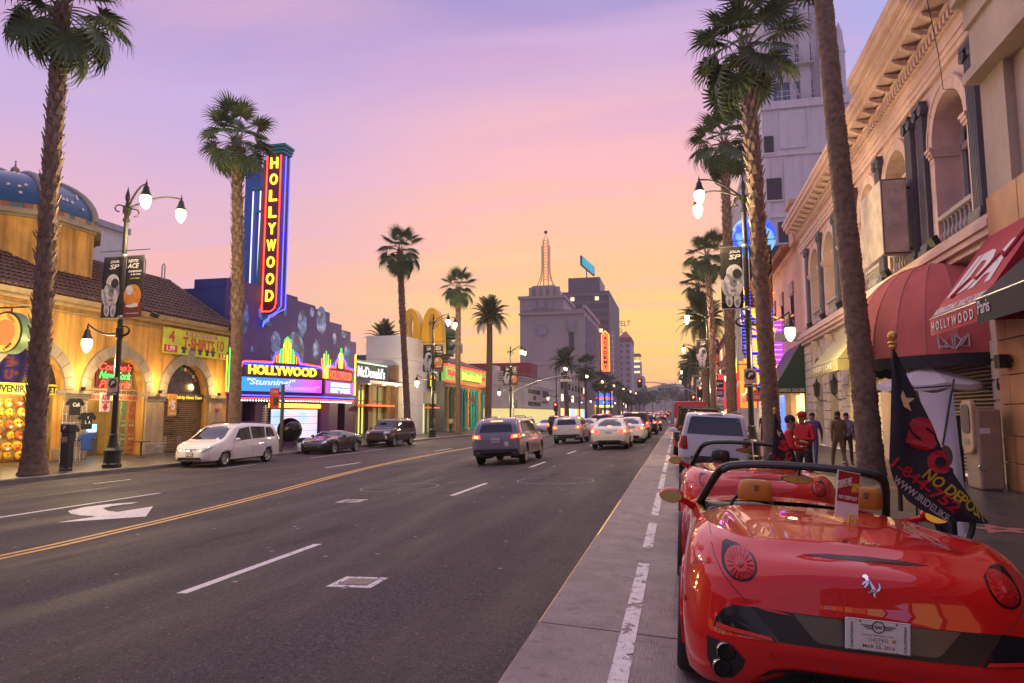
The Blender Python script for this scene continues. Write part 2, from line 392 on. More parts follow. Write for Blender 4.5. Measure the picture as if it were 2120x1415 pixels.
def terrazzo(name, c, c2):
 m = mat(name, c, .3, var=.0, spec=.5); nt = m.node_tree; N = nt.nodes; L = nt.links; p = N['Principled BSDF']
 tc = N.new('ShaderNodeTexCoord'); v = N.new('ShaderNodeTexVoronoi'); v.inputs['Scale'].default_value = 70; L.new(tc.outputs['Object'], v.inputs['Vector'])
 n = N.new('ShaderNodeTexNoise'); n.inputs['Scale'].default_value = 1.3; n.inputs['Detail'].default_value = 6; L.new(tc.outputs['Object'], n.inputs['Vector'])
 r = N.new('ShaderNodeMapRange'); r.inputs[1].default_value = .25; r.inputs[2].default_value = .75; L.new(n.outputs[0], r.inputs[0])
 a = N.new('ShaderNodeMix'); a.data_type = 'RGBA'; a.inputs[6].default_value = (*c, 1); a.inputs[7].default_value = (*c2, 1)
 s = N.new('ShaderNodeSeparateColor'); L.new(v.outputs['Color'], s.inputs[0])
 q = N.new('ShaderNodeMath'); q.operation = 'MULTIPLY'; L.new(s.outputs[0], q.inputs[0]); L.new(r.outputs[0], q.inputs[1]); L.new(q.outputs[0], a.inputs[0])
 L.new(a.outputs[2], p.inputs['Base Color'])
 rr = N.new('ShaderNodeMapRange'); rr.inputs[3].default_value = .22; rr.inputs[4].default_value = .5; L.new(n.outputs[0], rr.inputs[0]); L.new(rr.outputs[0], p.inputs['Roughness'])
 return m
TERR = terrazzo('charcoal_terrazzo', (.028, .026, .028), (.10, .092, .09))
PINK = mat('coral_terrazzo', (.42, .14, .12), .35, var=.12, scale=40)
BRASS = mat('brass', (.55, .38, .14), .3, .9, var=.1)
swr = MB(); swr.box(KR+.17, 7.62, -6, 96, SW_R-.25, SW_R-.012)
swr = swr.build('sidewalk_right', mat('joint_grout', (.06, .05, .045), .8)); tag(swr, kind='structure')
swl = MB(); swl.box(-26.05, KL-.17, -6, 93, SW_L-.25, SW_L-.012)
swl = swl.build('sidewalk_left', _mats['joint_grout']); tag(swl, kind='structure')
def star(c, r, nx=1.):
 return [(c[0]+r*(1 if i % 2 == 0 else .4)*math.sin(math.pi*i/5), c[1]+r*(1 if i % 2 == 0 else .4)*math.cos(math.pi*i/5), c[2]) for i in range(10)]
panel_me = {}
def paving(parent, x0, x1, y0, y1, n, step, z):
 dx = (x1-x0)/n; k = 0
 for j in range(int((y1-y0)/step)):
  for i in range(n):
   if (dx, step) not in panel_me:
    b = MB().box(-dx/2+.005, dx/2-.005, -step/2+.005, step/2-.005, -.03, 0)
    me = bpy.data.meshes.new('paving_panel'); me.from_pydata(b.v, [], b.f); me.materials.append(TERR); panel_me[(dx, step)] = me
   o = bpy.data.objects.new('paving_panel', panel_me[(dx, step)]); col.objects.link(o); o.parent = parent
   o.location = (x0+dx*(i+.5), y0+step*(j+.5), z)
paving(swr, KR+.17, 7.6, 6, 48, 4, 1.5, SW_R); paving(swl, -26, KL-.17, 8, 44, 4, 1.8, SW_L)
b = MB().box(KR+.17, 7.6, 48, 96, SW_R-.012, SW_R); b.build('paving', TERR, swr)
b = MB().box(-26, KL-.17, 44, 93, SW_L-.012, SW_L); b.build('paving', TERR, swl)
stars = MB()
for (x, y) in ((4.55, 11.7), (4.55, 14.7), (4.55, 17.7), (4.55, 8.7), (4.6, 20.7), (4.6, 23.7)): stars.poly([(p[0], p[1], p[2]) for p in reversed(star((x, y, SW_R+.004), .52))])
stars.build('walk_star', PINK, swr)
em = MB()
for (x, y) in ((4.55, 11.7), (4.55, 14.7), (4.55, 17.7)): em.disc((x, y+.02, SW_R+.008), .1, (0,0,1), 16, up=(0,1,0))
em.build('star_emblem', BRASS, swr)
PAINTW = mat('white_road_paint', (.62, .58, .56), .6, var=.12, scale=14, dirt=.25)
PAINTWORN = mat('worn_white_paint', (.60, .56, .54), .65, var=.15, scale=12)
def worn(pm, lo, hi):
 nt = pm.node_tree; N = nt.nodes; L = nt.links; p = N['Principled BSDF']
 tc = N.new('ShaderNodeTexCoord'); n = N.new('ShaderNodeTexNoise'); n.inputs['Scale'].default_value = 9; n.inputs['Detail'].default_value = 8; n.inputs['Roughness'].default_value = .72
 mp = N.new('ShaderNodeMapping'); mp.inputs['Scale'].default_value = (1, .7, 1); L.new(tc.outputs['Object'], mp.inputs[0]); L.new(mp.outputs[0], n.inputs['Vector'])
 r = N.new('ShaderNodeMapRange'); r.inputs[1].default_value = lo; r.inputs[2].default_value = hi; L.new(n.outputs[0], r.inputs[0]); L.new(r.outputs[0], p.inputs['Alpha'])
worn(PAINTWORN, .40, .47); worn(PAINTW, .34, .42)
PAINTY = mat('yellow_road_paint', (.62, .34, .05), .6, var=.15, scale=10, dirt=.25); worn(PAINTY, .32, .40)
def marking(name, m, polys, dz=.004):
 k = MB()
 for pl in polys:
  k.poly([(x, y, zr(x, y)+dz) for x, y in pl])
 o = k.build(name, m); tag(o, kind='structure'); return o
def line(x0, x1, y0, y1, seg=6.):
 out = []; y = y0
 while y < y1-.01:
  e = min(y+seg, y1); out.append([(x0, y), (x1, y), (x1, e), (x0, e)]); y = e
 return out
dash = []
for a, b in ((5.9, 8.5), (14.1, 16.8), (22.1, 24.7), (30.0, 32.5), (38, 40.6), (46, 48.6), (54, 56.6), (62, 64.6), (70, 72.6), (78, 80.6), (-3, -.4)): dash += line(-4.71, -4.59, a, b)
marking('lane_dashes', PAINTW, dash)
park = []
for a, b in ((-4, -.5), (3.2, 8.2), (9.15, 11.2), (12.0, 15.6), (16.3, 20.2), (21, 25), (26, 30), (31.2, 35.4), (36.5, 41), (43, 47), (49, 53), (56, 60), (64, 68)): park += line(-.47, -.345, a, b, 2)
marking('parking_line', PAINTWORN, park, .006)
def curve_line(pts, off, wd, seg=40):
 out = []; y0, y1 = pts[0][0], pts[-1][0]; prev = None
 for i in range(seg+1):
  y = lerp(y0, y1, i/seg); x = crom(y, pts)+off; q = ((x-wd/2, y), (x+wd/2, y))
  if prev: out.append([prev[0], prev[1], q[1], q[0]])
  prev = q
 return out
yl = [(-6, -8.72), (7.5, -8.73), (11, -9.0), (15, -9.62), (20.4, -10.6), (26, -11.35), (31, -11.75), (38, -12.0), (90, -12.1)]
marking('yellow_lines', PAINTY, curve_line(yl, -.1, .11) + curve_line(yl, .12, .11))
marking('turn_lane_line', PAINTW, line(-13.0, -12.86, 2, 15.4) + line(-13.0, -12.86, 24, 27) + line(-13.0, -12.86, 36, 39) + line(-13, -12.86, 50, 53) + line(-8.6, -8.46, 33, 44) + line(-8.6, -8.46, 50, 90))
marking('bay_line', PAINTW, line(-17.55, -17.45, 18, 19.5) + line(-17.55, -17.45, 24, 26.5) + line(-17.55, -17.45, 31, 40))
def arrow(cx, cy, s=1., mir=1, flip=1):
 stem = [(.10, -1.3), (.28, -1.3), (.30, -.2), (.22, .35), (-.02, .72), (-.45, .88), (-.45, 1.25), (-1.15, .45), (-.45, -.15), (-.45, .38), (-.2, .30), (.02, .1), (.10, -.3)]
 return [(cx+mir*x*s*1.15, cy+flip*y*s) for x, y in stem]
marking('turn_arrow', PAINTW, [[(-11.84, 11.66), (-12.30, 12.05), (-12.49, 12.64), (-12.35, 13.19), (-11.92, 13.55), (-11.84, 13.29), (-11.98, 12.86), (-11.85, 12.47), (-11.39, 12.11), (-11.0, 11.94), (-10.9, 12.81), (-9.79, 11.34), (-10.99, 10.54), (-10.88, 11.33), (-11.38, 11.45)]])
marking('lane_arrow', PAINTW, [arrow(-10.2, 40, 1.6, 1, 1)])
marking('stop_lines', PAINTW, line(-8.4, -1.2, 94.2, 94.7, .6) + line(-12, 2, 98.0, 98.35, .5) + line(-20, 2, 102.6, 102.95, .5) + line(-20, -13, 98.0, 98.35, .5))
IRON = mat('cast_iron', (.12, .10, .095), .5, .5, var=.3, scale=14, bump=.6, bscale=60)
def cover(x, y, w_, d_, label, paint=True):
 t = thing('utility_cover', label, 'utility cover', (x, y, zr(x)))
 z = .006
 k = MB().prism([(x-w_/2, y-d_/2, zr(x-w_/2)+z), (x+w_/2, y-d_/2, zr(x+w_/2)+z), (x+w_/2, y+d_/2, zr(x+w_/2)+z), (x-w_/2, y+d_/2, zr(x-w_/2)+z)], (0, 0, -.04)); k.build('rim', PAINTWORN if paint else IRON, t)
 k = MB().prism([(x-w_*.33, y-d_*.3, zr(x-w_*.33)+z+.003), (x+w_*.33, y-d_*.3, zr(x+w_*.33)+z+.003), (x+w_*.33, y+d_*.3, zr(x+w_*.33)+z+.003), (x-w_*.33, y+d_*.3, zr(x-w_*.33)+z+.003)], (0, 0, -.03)); k.build('lid', IRON, t)
cover(-3.08, 6.43, .46, .42, 'square utility cover with worn white painted rim in the near lane')
cover(-6.62, 13.45, .5, .5, 'small square utility cover with worn white rim farther out in the second lane')
LOOP = mat('loop_sealant', (.30, .25, .22), .6, var=.2)
lp = []
def ring_cut(cx, cy, r, ry):
 pts = [(cx+r*math.cos(2*math.pi*i/40), cy+ry*math.sin(2*math.pi*i/40)) for i in range(41)]
 for (a, b) in zip(pts, pts[1:]):
  d = Vector((b[0]-a[0], b[1]-a[1])).normalized()*.012; lp.append([(a[0]-d.y, a[1]+d.x), (a[0]+d.y, a[1]-d.x), (b[0]+d.y, b[1]-d.x), (b[0]-d.y, b[1]+d.x)])
ring_cut(-6.7, 16.2, .95, .95); ring_cut(-3.0, 17.3, .95, .95); ring_cut(-3.0, 22.5, .95, .95)
lp += [[(-1.3, 22.3), (-1.3, 22.33), (-5.8, 17.2), (-5.8, 17.16)], [(-1.3, 20.2), (-1.3, 20.23), (-3.9, 17.5), (-3.9, 17.46)]]
marking('signal_loops', LOOP, lp, .003)
# ---------------------------------------------------------------- vehicles
TYRE = mat('tyre_rubber', (.016, .016, .017), .75, var=.15, scale=12)
ALLOY = mat('alloy_wheel', (.55, .54, .54), .28, .9, var=.05)
LINER = mat('wheel_well', (.008, .008, .008), .9, var=0)
TRIM = mat('black_trim', (.02, .02, .021), .45, var=.1)
TAILON = glow('tail_light_lit', (1, .03, .012), 3.2, (.4, .01, .01))
TAILHOT = glow('brake_light_lit', (1, .20, .05), 5, (.4, .01, .01))
TAILOFF = mat('tail_light_lens', (.26, .004, .006), .18, var=0, spec=.4)
HEADOFF = mat('headlight_lens', (.50, .52, .55), .08, .35, var=.2, scale=18, coat=.8)
PLATE = mat('plate_white', (.62, .62, .60), .45, var=.05)
NAVY = mat('navy_print', (.03, .04, .16), .5, var=0)
CARGLASS = glass('car_glass', (.010, .011, .016), .03)
def paint(name, c, metal=.0, rough=.32, coat=1.):
 return mat(name, c, .5, metal, var=.03, scale=1.2, coat=coat, spec=.08)
class Hull:
 def __init__(s, mb):
  me = bmesh.new()
  vs = [me.verts.new(v) for v in mb.v]
  for f in mb.f:
   try: me.faces.new([vs[i] for i in f])
   except ValueError: pass
  me.normal_update(); s.bvh = BVHTree.FromBMesh(me); me.free()
 def hit(s, p, d):
  r = s.bvh.ray_cast(Vector(p), Vector(d)); return r[0]
 def patch(s, pts, axis, off=.006, rings=4, sub=4, dome=0., side=1):
  """sheet shaped by a flat outline, laid on the hull; axis 'y-' looks from behind, 'y+' from the front, 'x' from the side, 'z' from above"""
  n = len(pts); out = []
  for i in range(n):
   a, b = pts[i], pts[(i+1) % n]
   for k in range(sub): out.append((lerp(a[0], b[0], k/sub), lerp(a[1], b[1], k/sub)))
  cx = sum(p[0] for p in out)/len(out); cy = sum(p[1] for p in out)/len(out)
  D = {'y-': Vector((0, 1, 0)), 'y+': Vector((0, -1, 0)), 'x': Vector((-side, 0, 0)), 'z': Vector((0, 0, -1))}[axis]
  def at(u, v, k):
   o = {'y-': (u, -6, v), 'y+': (u, 12, v), 'x': (side*4, u, v), 'z': (u, v, 5)}[axis]
   h = s.hit(o, D)
   if h is None: return None
   return h - D*(off + dome*(1-k*k))
  mb = MB(); m = len(out); rows = []; last = None
  c0 = at(cx, cy, 0)
  if c0 is None: return mb
  for r in range(1, rings+1):
   k = r/rings; row = []
   for j, (u, v) in enumerate(out):
    q = at(cx+(u-cx)*k, cy+(v-cy)*k, k)
    if q is None: q = rows[-1][j] if rows else c0
    row.append(q)
   rows.append(row)
  vs = [c0] + [q for r in rows for q in r]; fs = []
  for j in range(m): fs.append((0, 1+j, 1+(j+1) % m))
  for r in range(rings-1):
   for j in range(m):
    a = 1+r*m; b = a+m; fs.append((a+j, b+j, b+(j+1) % m, a+(j+1) % m))
  mb.add(vs, fs)
  v1, v2, v3 = Vector(vs[fs[0][0]]), Vector(vs[fs[0][1]]), Vector(vs[fs[0][2]])
  if (v2-v1).cross(v3-v1).dot(D) > 0: mb.f = [tuple(reversed(f)) for f in mb.f]
  return mb
 def seam(s, pts, axis, r=.003, side=1, sub=6):
  out = []
  D = {'y-': Vector((0, 1, 0)), 'y+': Vector((0, -1, 0)), 'x': Vector((-side, 0, 0)), 'z': Vector((0, 0, -1))}[axis]
  for a, b in zip(pts, pts[1:]):
   for k in range(sub+1):
    u, v = lerp(a[0], b[0], k/sub), lerp(a[1], b[1], k/sub)
    h = s.hit({'y-': (u, -6, v), 'y+': (u, 12, v), 'x': (side*4, u, v), 'z': (u, v, 5)}[axis], D)
    if h is not None and (not out or (out[-1]-h).length > .004): out.append(h)
  mb = MB()
  if len(out) > 1: mb.tube(out, r, 5)
  return mb
def rect(x0, x1, z0, z1, r=0., n=3):
 if not r: return [(x0, z0), (x1, z0), (x1, z1), (x0, z1)]
 out = []
 for cx, cz, a in ((x1-r, z0+r, -90), (x1-r, z1-r, 0), (x0+r, z1-r, 90), (x0+r, z0+r, 180)):
  out += [(cx+r*math.cos(R(a+90*i/n)), cz+r*math.sin(R(a+90*i/n))) for i in range(n+1)]
 return out
def section_hull(S):
 top, belt, hw, bot = S['top'], S['belt'], S['hw'], S['bot']; L_ = S['L']; tb = S.get('tumble', .28)
 ys = sorted(set([0, .02, .05, .09, .14, .2] + [L_*i/80 for i in range(81)] + [L_-e for e in (.02, .05, .1, .16, .24)] + [p[0] for p in top]))
 rows = []
 for y in ys:
  w_ = crom(y, hw); zt = interp(y, top) if S.get('sharp') else crom(y, top); zb = min(crom(y, belt), zt-.015); b = crom(y, bot); g_ = zt-zb
  ws = w_*.955; wr = max(.25, ws-tb*g_-.025)
  half = [(0, b), (w_*.84, b), (w_*.955, b+.05), (w_*.99, b+.3*(zb-b)), (w_, b+.58*(zb-b)), (w_*.99, b+.82*(zb-b)), (ws, zb-.01),
    (ws-tb*g_*.28-.012, zb+.27*g_), (ws-tb*g_*.68-.018, zb+.62*g_), (wr, zt-min(.085, .3*g_)), (wr*.93, zt-min(.035, .12*g_)), (wr*.62, zt-min(.012, .04*g_)), (0, zt)]
  rows.append([(x, y, z) for x, z in half] + [(-x, y, z) for x, z in reversed(half[1:-1])] )
 mb = MB(); n = len(rows[0])
 vs = [p for r in rows for p in r]; fs = []
 for i in range(len(rows)-1):
  for j in range(n): fs.append((i*n+j, (i+1)*n+j, (i+1)*n+(j+1) % n, i*n+(j+1) % n))
 h = 13
 for base, rev in ((0, 0), ((len(rows)-1)*n, 1)):
  for j in range(h-1):
   a, b_ = j, j+1; c_, d_ = (n-b_) % n, (n-a) % n
   f = [base+a, base+b_, base+c_, base+d_]
   f = list(dict.fromkeys(f))
   if len(f) > 2: fs.append(tuple(f if rev else reversed(f)))
 mb.add(vs, [tuple(reversed(f)) for f in fs]); return mb
def cut_arches(mb, axles, r, zc, xin):
 out = []
 for f in mb.f:
  c = [sum(mb.v[i][k] for i in f)/len(f) for k in range(3)]
  if abs(c[0]) > xin and any((c[1]-a)**2+(c[2]-zc)**2 < r*r for a in axles): continue
  out.append(f)
 mb.f = out
def wheel_meshes(rad, wd, spokes, rimr=.66, double=False):
 t = MB(); w2 = wd/2
 t.lathe([(rad*rimr, -w2*.9), (rad*.9, -w2), (rad*.985, -w2*.8), (rad, -w2*.45), (rad, w2*.45), (rad*.985, w2*.8), (rad*.9, w2), (rad*rimr, w2*.9), (rad*rimr*.97, w2*.5), (rad*rimr*.97, -w2*.5), (rad*rimr, -w2*.9)], 28, ax='x', cap=False)
 me_t = bpy.data.meshes.new('wheel'); me_t.from_pydata(t.v, [], t.f); me_t.materials.append(TYRE); smooth_mesh(me_t, 50)
 r = MB(); rr = rad*rimr
 r.lathe([(rr*.99, w2*.82), (rr*.9, w2*.72), (rr*.88, w2*.2), (rr*.88, -w2*.6)], 28, ax='x', cap=False)
 r.lathe([(rr*.2, w2*.35), (rr*.2, w2*.62), (rr*.12, w2*.72), (.001, w2*.72)], 12, ax='x', cap=False)
 for k in range(spokes):
  for dd in ((-.16, .16) if double else (0,)):
   a = 2*math.pi*k/spokes; a2 = a+dd
   p0 = Vector((w2*.58, rr*.14*math.cos(a), rr*.14*math.sin(a))); p1 = Vector((w2*.66, rr*.92*math.cos(a2), rr*.92*math.sin(a2)))
   t_ = (p1-p0).normalized(); sd_ = t_.cross(Vector((1, 0, 0))).normalized(); wdt = rr*(.07 if double else .12)
   r.add([p0-sd_*wdt, p0+sd_*wdt, p1+sd_*wdt*.8, p1-sd_*wdt*.8] + [q-Vector((w2*.25, 0, 0)) for q in (p0-sd_*wdt, p0+sd_*wdt, p1+sd_*wdt*.8, p1-sd_*wdt*.8)],
                  [(0,1,2,3),(0,4,5,1),(1,5,6,2),(2,6,7,3),(3,7,4,0)])
 r.lathe([(rr*.86, -w2*.1), (.01, -w2*.1)], 20, ax='x', cap=False)
 me_r = bpy.data.meshes.new('rim'); me_r.from_pydata(r.v, [], r.f); me_r.materials.append(ALLOY)
 return me_t, me_r
def put_wheels(t, axles, rad, x, me, drop=0):
 for a in axles:
  for sgn in (-1, 1):
   o = link('wheel', me[0], None, t); o.location = (sgn*x, a, rad-drop)
   if sgn < 0: o.rotation_euler = (0, 0, math.pi)
   q = link('rim', me[1], None, o)
def add(t, name, mb, m, smooth=True, bevel=0, parent=None):
 if not mb.v: return None
 return mb.build(name, m, parent or t, smooth=smooth, world=False, bevel=bevel)
def car(S, name, label, m, group=None, lights='on', plate=None, cat='car'):
 """a car facing +y with its tail at y=0; parts laid on one smooth hull"""
 t = thing(name, label, cat, group=group); t.location = (0, 0, 0)
 mb = section_hull(S); H = Hull(mb); R_ = S['R']; ax = S['axles']; w_ = max(p[1] for p in S['hw']); L_ = S['L']
 cut_arches(mb, ax, R_+.035, R_, w_*.6)
 add(t, 'body', mb, m, smooth=42)
 ln = MB()
 for a in ax:
  for sg in (-1, 1):
   pts = [(sg*.42, a+(R_+.07)*math.cos(R(k)), R_+(R_+.07)*math.sin(R(k))) for k in range(-20, 201, 20)]
   pt2 = [(sg*(w_*.95), p[1], p[2]) for p in pts]
   add(t, 'wheel_well', MB().grid([pts, pt2]).poly(pts), LINER, False)
 for a in ax:
  for sg in (-1, 1):
   pts = []
   for k in range(-8, 189, 7):
    h = H.hit((sg*4, a+(R_+.04)*math.cos(R(k)), R_+(R_+.04)*math.sin(R(k))), (-sg, 0, 0))
    if h is not None: pts.append(h)
   if len(pts) > 3: add(t, 'arch_lip', MB().tube(pts, .02, 6), S.get('lip', m))
 put_wheels(t, ax, R_, w_-S.get('wd', .2)/2-.02, wheel_meshes(R_, S.get('wd', .2), S.get('spokes', 5), S.get('rimr', .66), S.get('dbl', False)))
 for pts in S['side']:
  for sg in (-1, 1): add(t, 'side_window', H.patch(pts, 'x', .004, 5, 3, side=sg), CARGLASS)
 add(t, 'rear_window', H.patch(S['rearw'], 'y-', .005, 5, 4), S.get('rglass', CARGLASS)); add(t, 'windscreen', H.patch(S['frontw'], 'y+', .005, 5, 4), CARGLASS)
 for sg in (-1, 1):
  lm = {'on': TAILON, 'brake': TAILON, 'off': TAILOFF}[lights]
  a = add(t, 'tail_light', H.patch([(x*sg, z) for x, z in S['tail']], 'y-', .012, 4, 3, .012), lm)
  if lights != 'off' and 'hot' in S: add(t, 'brake_lamp', H.patch([(x*sg, z) for x, z in S['hot']], 'y-', .02, 3, 3, .01), TAILHOT, parent=a)
  if 'tailside' in S: add(t, 'tail_light_side', H.patch(S['tailside'], 'x', .01, 3, 3, side=sg), lm)
  add(t, 'headlight', H.patch([(x*sg, z) for x, z in S['head']], 'y+', .01, 4, 3, .012), HEADOFF)
  for q in S.get('seams', []): add(t, 'panel_seam', H.seam(q, 'x', .004, sg), TRIM)
  hx = S.get('mirror', (1.0, L_*.62, .98)); mm = MB(); mm.ball((sg*hx[0], hx[1], hx[2]), (.11, .07, .075), 12, 8); mm.tube([(sg*(hx[0]-.2), hx[1]+.03, hx[2]-.05), (sg*hx[0], hx[1], hx[2]-.03)], .025, 6)
  add(t, 'door_mirror', mm, S.get('mirm', m))
  mm = MB(); mm.disc((sg*hx[0], hx[1]-.071, hx[2]), .085, (0, -1, 0), 14, .055); add(t, 'mirror_glass', mm, CHROME)
  for (y, z) in S.get('handles', []):
   h = H.hit((sg*4, y, z), (-sg, 0, 0))
   if h is not None: add(t, 'door_handle', MB().cbox((h.x+sg*.012, y, z), (.03, .17, .03)), m, False, .008)
  if 'rail' in S:
   rr = S['rail']; add(t, 'roof_rail', MB().tube([(sg*rr[2], rr[0], rr[3]), (sg*rr[2], rr[0]+.2, rr[3]+.05), (sg*rr[2], rr[1]-.2, rr[3]+.05), (sg*rr[2], rr[1], rr[3]-.01)], .02, 6), TRIM)
 if S.get('brk'):
  x_, z0, z1 = S['brk']; add(t, 'high_brake_light', H.patch(rect(-x_, x_, z0, z1), 'y-', .014, 3, 3), TAILOFF if lights == 'off' else TAILHOT)
 px, pz = S.get('plate', (0, .75)); h = H.hit((px, -5, pz), (0, 1, 0)); yp = (h.y if h else 0)-.012
 pl = add(t, 'license_plate', MB().cbox((px, yp, pz), (.305, .008, .153)), PLATE, False, .004)
 if plate: text(plate, NAVY, pl, (px, yp-.006, pz-.008), (1, 0, 0), (0, 0, 1), .25, .075, depth=.004)
 for nm, pts, axis, mm, of in S.get('extra', []): add(t, nm, H.patch(pts, axis, of, 4, 4), mm)
 if S.get('bumper'):
  add(t, 'lower_trim', H.patch(S['bumper'], 'y-', .008, 3, 5), TRIM)
 if S.get('exh'):
  x_, z_ = S['exh']; add(t, 'exhaust_pipe', MB().lathe([(.035, -.03), (.035, .2), (.03, .2), (.03, -.03), (.035, -.03)], 14, (x_, .05, z_), 'y', False), CHROME)
 return t, H
def place(t, x, y, rz=0., tilt=0.):
 z = (zr(x-.7, y)+zr(x+.7, y))/2 if abs(x) < 25 else 0
 t.location = (x, y, z); t.rotation_euler = (0, tilt, rz); return t
# -------- open two-seat sports car, seen from behind
def make_roadster(name, label, leather, plate_fn, flagcar=True):
 t = thing(name, label, 'sports car', group='red open sports cars parked at the kerb')
 RED = paint('racing_red', (.56, .006, .004), 0, .3)
 C = [
     [(0,.12,.34),(0,.05,.375),(0,.015,.44),(0,.0,.515),(0,.04,.69),(0,.05,.75),(0,.075,.85),(0,.14,.92),(0,.27,.962),(0,.37,1.008)],
     [(.35,.13,.335),(.35,.06,.37),(.35,.025,.44),(.35,.01,.515),(.35,.05,.685),(.35,.06,.745),(.35,.085,.84),(.35,.15,.91),(.35,.28,.955),(.35,.38,1.0)],
     [(.60,.15,.25),(.60,.09,.32),(.60,.055,.43),(.60,.045,.515),(.60,.085,.675),(.60,.10,.735),(.595,.135,.825),(.585,.21,.895),(.575,.33,.945),(.56,.44,.985)],
     [(.79,.22,.21),(.79,.155,.275),(.795,.13,.42),(.795,.13,.515),(.79,.17,.66),(.785,.19,.72),(.775,.235,.81),(.755,.31,.885),(.735,.42,.955),(.70,.56,.998)],
     [(.895,.40,.20),(.905,.335,.27),(.915,.31,.40),(.92,.32,.51),(.915,.36,.65),(.905,.38,.71),(.89,.42,.80),(.87,.48,.88),(.835,.58,.955),(.78,.70,1.006)],
     [(.93,.62,.19),(.945,.58,.27),(.958,.56,.40),(.965,.57,.50),(.962,.60,.63),(.957,.62,.70),(.945,.66,.79),(.928,.70,.875),(.89,.78,.955),(.82,.88,1.008)],
     [(.935,1.1,.18),(.948,1.1,.27),(.958,1.1,.40),(.962,1.1,.5),(.96,1.1,.62),(.955,1.1,.69),(.945,1.12,.78),(.928,1.15,.86),(.89,1.2,.94),(.82,1.25,.99)],
     [(.90,1.7,.15),(.915,1.7,.25),(.925,1.7,.38),(.925,1.7,.48),(.93,1.7,.6),(.932,1.7,.67),(.93,1.7,.75),(.92,1.7,.82),(.90,1.7,.885),(.835,1.72,.94)],
     [(.89,2.3,.15),(.90,2.3,.25),(.905,2.3,.38),(.90,2.3,.48),(.905,2.3,.6),(.912,2.3,.66),(.912,2.3,.73),(.905,2.3,.80),(.888,2.3,.86),(.84,2.3,.90)],
     [(.89,2.8,.15),(.90,2.8,.25),(.905,2.8,.38),(.91,2.8,.48),(.915,2.8,.6),(.915,2.8,.66),(.91,2.8,.72),(.90,2.8,.785),(.875,2.8,.845),(.82,2.8,.885)],
     [(.91,3.3,.16),(.925,3.3,.26),(.935,3.3,.38),(.94,3.3,.48),(.94,3.3,.58),(.935,3.3,.65),(.925,3.3,.71),(.91,3.3,.77),(.87,3.3,.83),(.80,3.3,.87)],
     [(.92,3.8,.17),(.935,3.8,.26),(.945,3.8,.37),(.945,3.8,.46),(.94,3.8,.55),(.93,3.8,.61),(.915,3.8,.67),(.89,3.8,.73),(.845,3.8,.79),(.76,3.8,.83)],
     [(.85,4.25,.18),(.87,4.25,.25),(.88,4.25,.34),(.88,4.25,.42),(.87,4.25,.5),(.855,4.25,.55),(.835,4.25,.6),(.80,4.22,.65),(.75,4.2,.69),(.68,4.15,.73)],
     [(.52,4.5,.18),(.53,4.5,.25),(.54,4.5,.33),(.54,4.5,.4),(.53,4.5,.46),(.52,4.48,.5),(.5,4.46,.54),(.48,4.43,.58),(.45,4.4,.61),(.41,4.35,.64)],
     [(0,4.56,.18),(0,4.56,.25),(0,4.56,.33),(0,4.56,.4),(0,4.56,.46),(0,4.54,.5),(0,4.51,.54),(0,4.48,.57),(0,4.44,.6),(0,4.4,.63)]]
 nc, nr = len(C), 10
 def cr(p0, p1, p2, p3, u):
  return [.5*((2*p1[k])+(-p0[k]+p2[k])*u+(2*p0[k]-5*p1[k]+4*p2[k]-p3[k])*u*u+(-p0[k]+3*p1[k]-3*p2[k]+p3[k])*u**3) for k in range(3)]
 def spline(P, sub):
  out = []
  for i in range(len(P)-1):
   a = P[max(i-1, 0)]; b = P[i]; c = P[i+1]; d = P[min(i+2, len(P)-1)]
   for k in range(sub): out.append(cr(a, b, c, d, k/sub))
  out.append(list(P[-1])); return out
 mirr0 = lambda P: [P[0]] if False else P
 SU, SV = 8, 5
 rows = []
 for r in range(nr):
  P = [C[i][r] for i in range(nc)]
  Q = [(-P[1][0], P[1][1], P[1][2])] + P + [(-P[-2][0], P[-2][1], P[-2][2])]
  out = []
  for i in range(1, len(Q)-2):
   for k in range(SU): out.append(cr(Q[i-1], Q[i], Q[i+1], Q[i+2], k/SU))
  out.append(list(P[-1])); rows.append(out)
 cols = [spline([rows[r][c] for r in range(nr)], SV) for c in range(len(rows[0]))]
 mb = MB(); full = [[(-p[0], p[1], p[2]) for p in cc] for cc in reversed(cols[1:-1])]
 loop = cols + full[:]      # right half rear->front, then left half front->rear
 loop = cols + [[(-p[0], p[1], p[2]) for p in cc] for cc in reversed(cols[1:-1])] + [cols[0]]
 mb.grid(loop, flip=True)
 sh = [c[-1] for c in cols]                 # shoulder line, right half
 iA, iB = 5*SU, 7*SU
 A = sh[:iA+1]; S_ = sh[iA:iB+1]; n = len(A); m_ = 18
 front = [(0,1.80,1.035),(.3,1.80,1.03),(.5,1.785,1.018),(.66,1.765,.995),(.76,1.74,.968),(.835,1.72,.94)]
 fx = [(p[0], p[1]) for p in front]; fz = [(p[0], p[2]) for p in front]
 rws = []
 for i, a in enumerate(A):
  u = i/(n-1); bx = a[0]/A[-1][0]*.835; B = (bx, crom(bx, fx), crom(bx, fz)); row = []
  for j in range(m_+1):
   v = j/m_; sp = S_[round(v*(len(S_)-1))] if j in (0, m_) else None
   k = v*(len(S_)-1); k0 = min(int(k), len(S_)-2); sp = [lerp(S_[k0][q], S_[k0+1][q], k-k0) for q in range(3)]
   base = [lerp(a[q], B[q], v) for q in range(3)]; e = [lerp(A[-1][q], front[-1][q], v) for q in range(3)]
   wgt = u**3
   p = [base[q]+wgt*(sp[q]-e[q]) for q in range(3)]
   bx_ = abs(p[0]); p[2] += (.018*(1-u*u) - .026*math.exp(-((bx_-.60)/.09)**2))*math.sin(math.pi*v)
   row.append(tuple(p))
  rws.append(row)
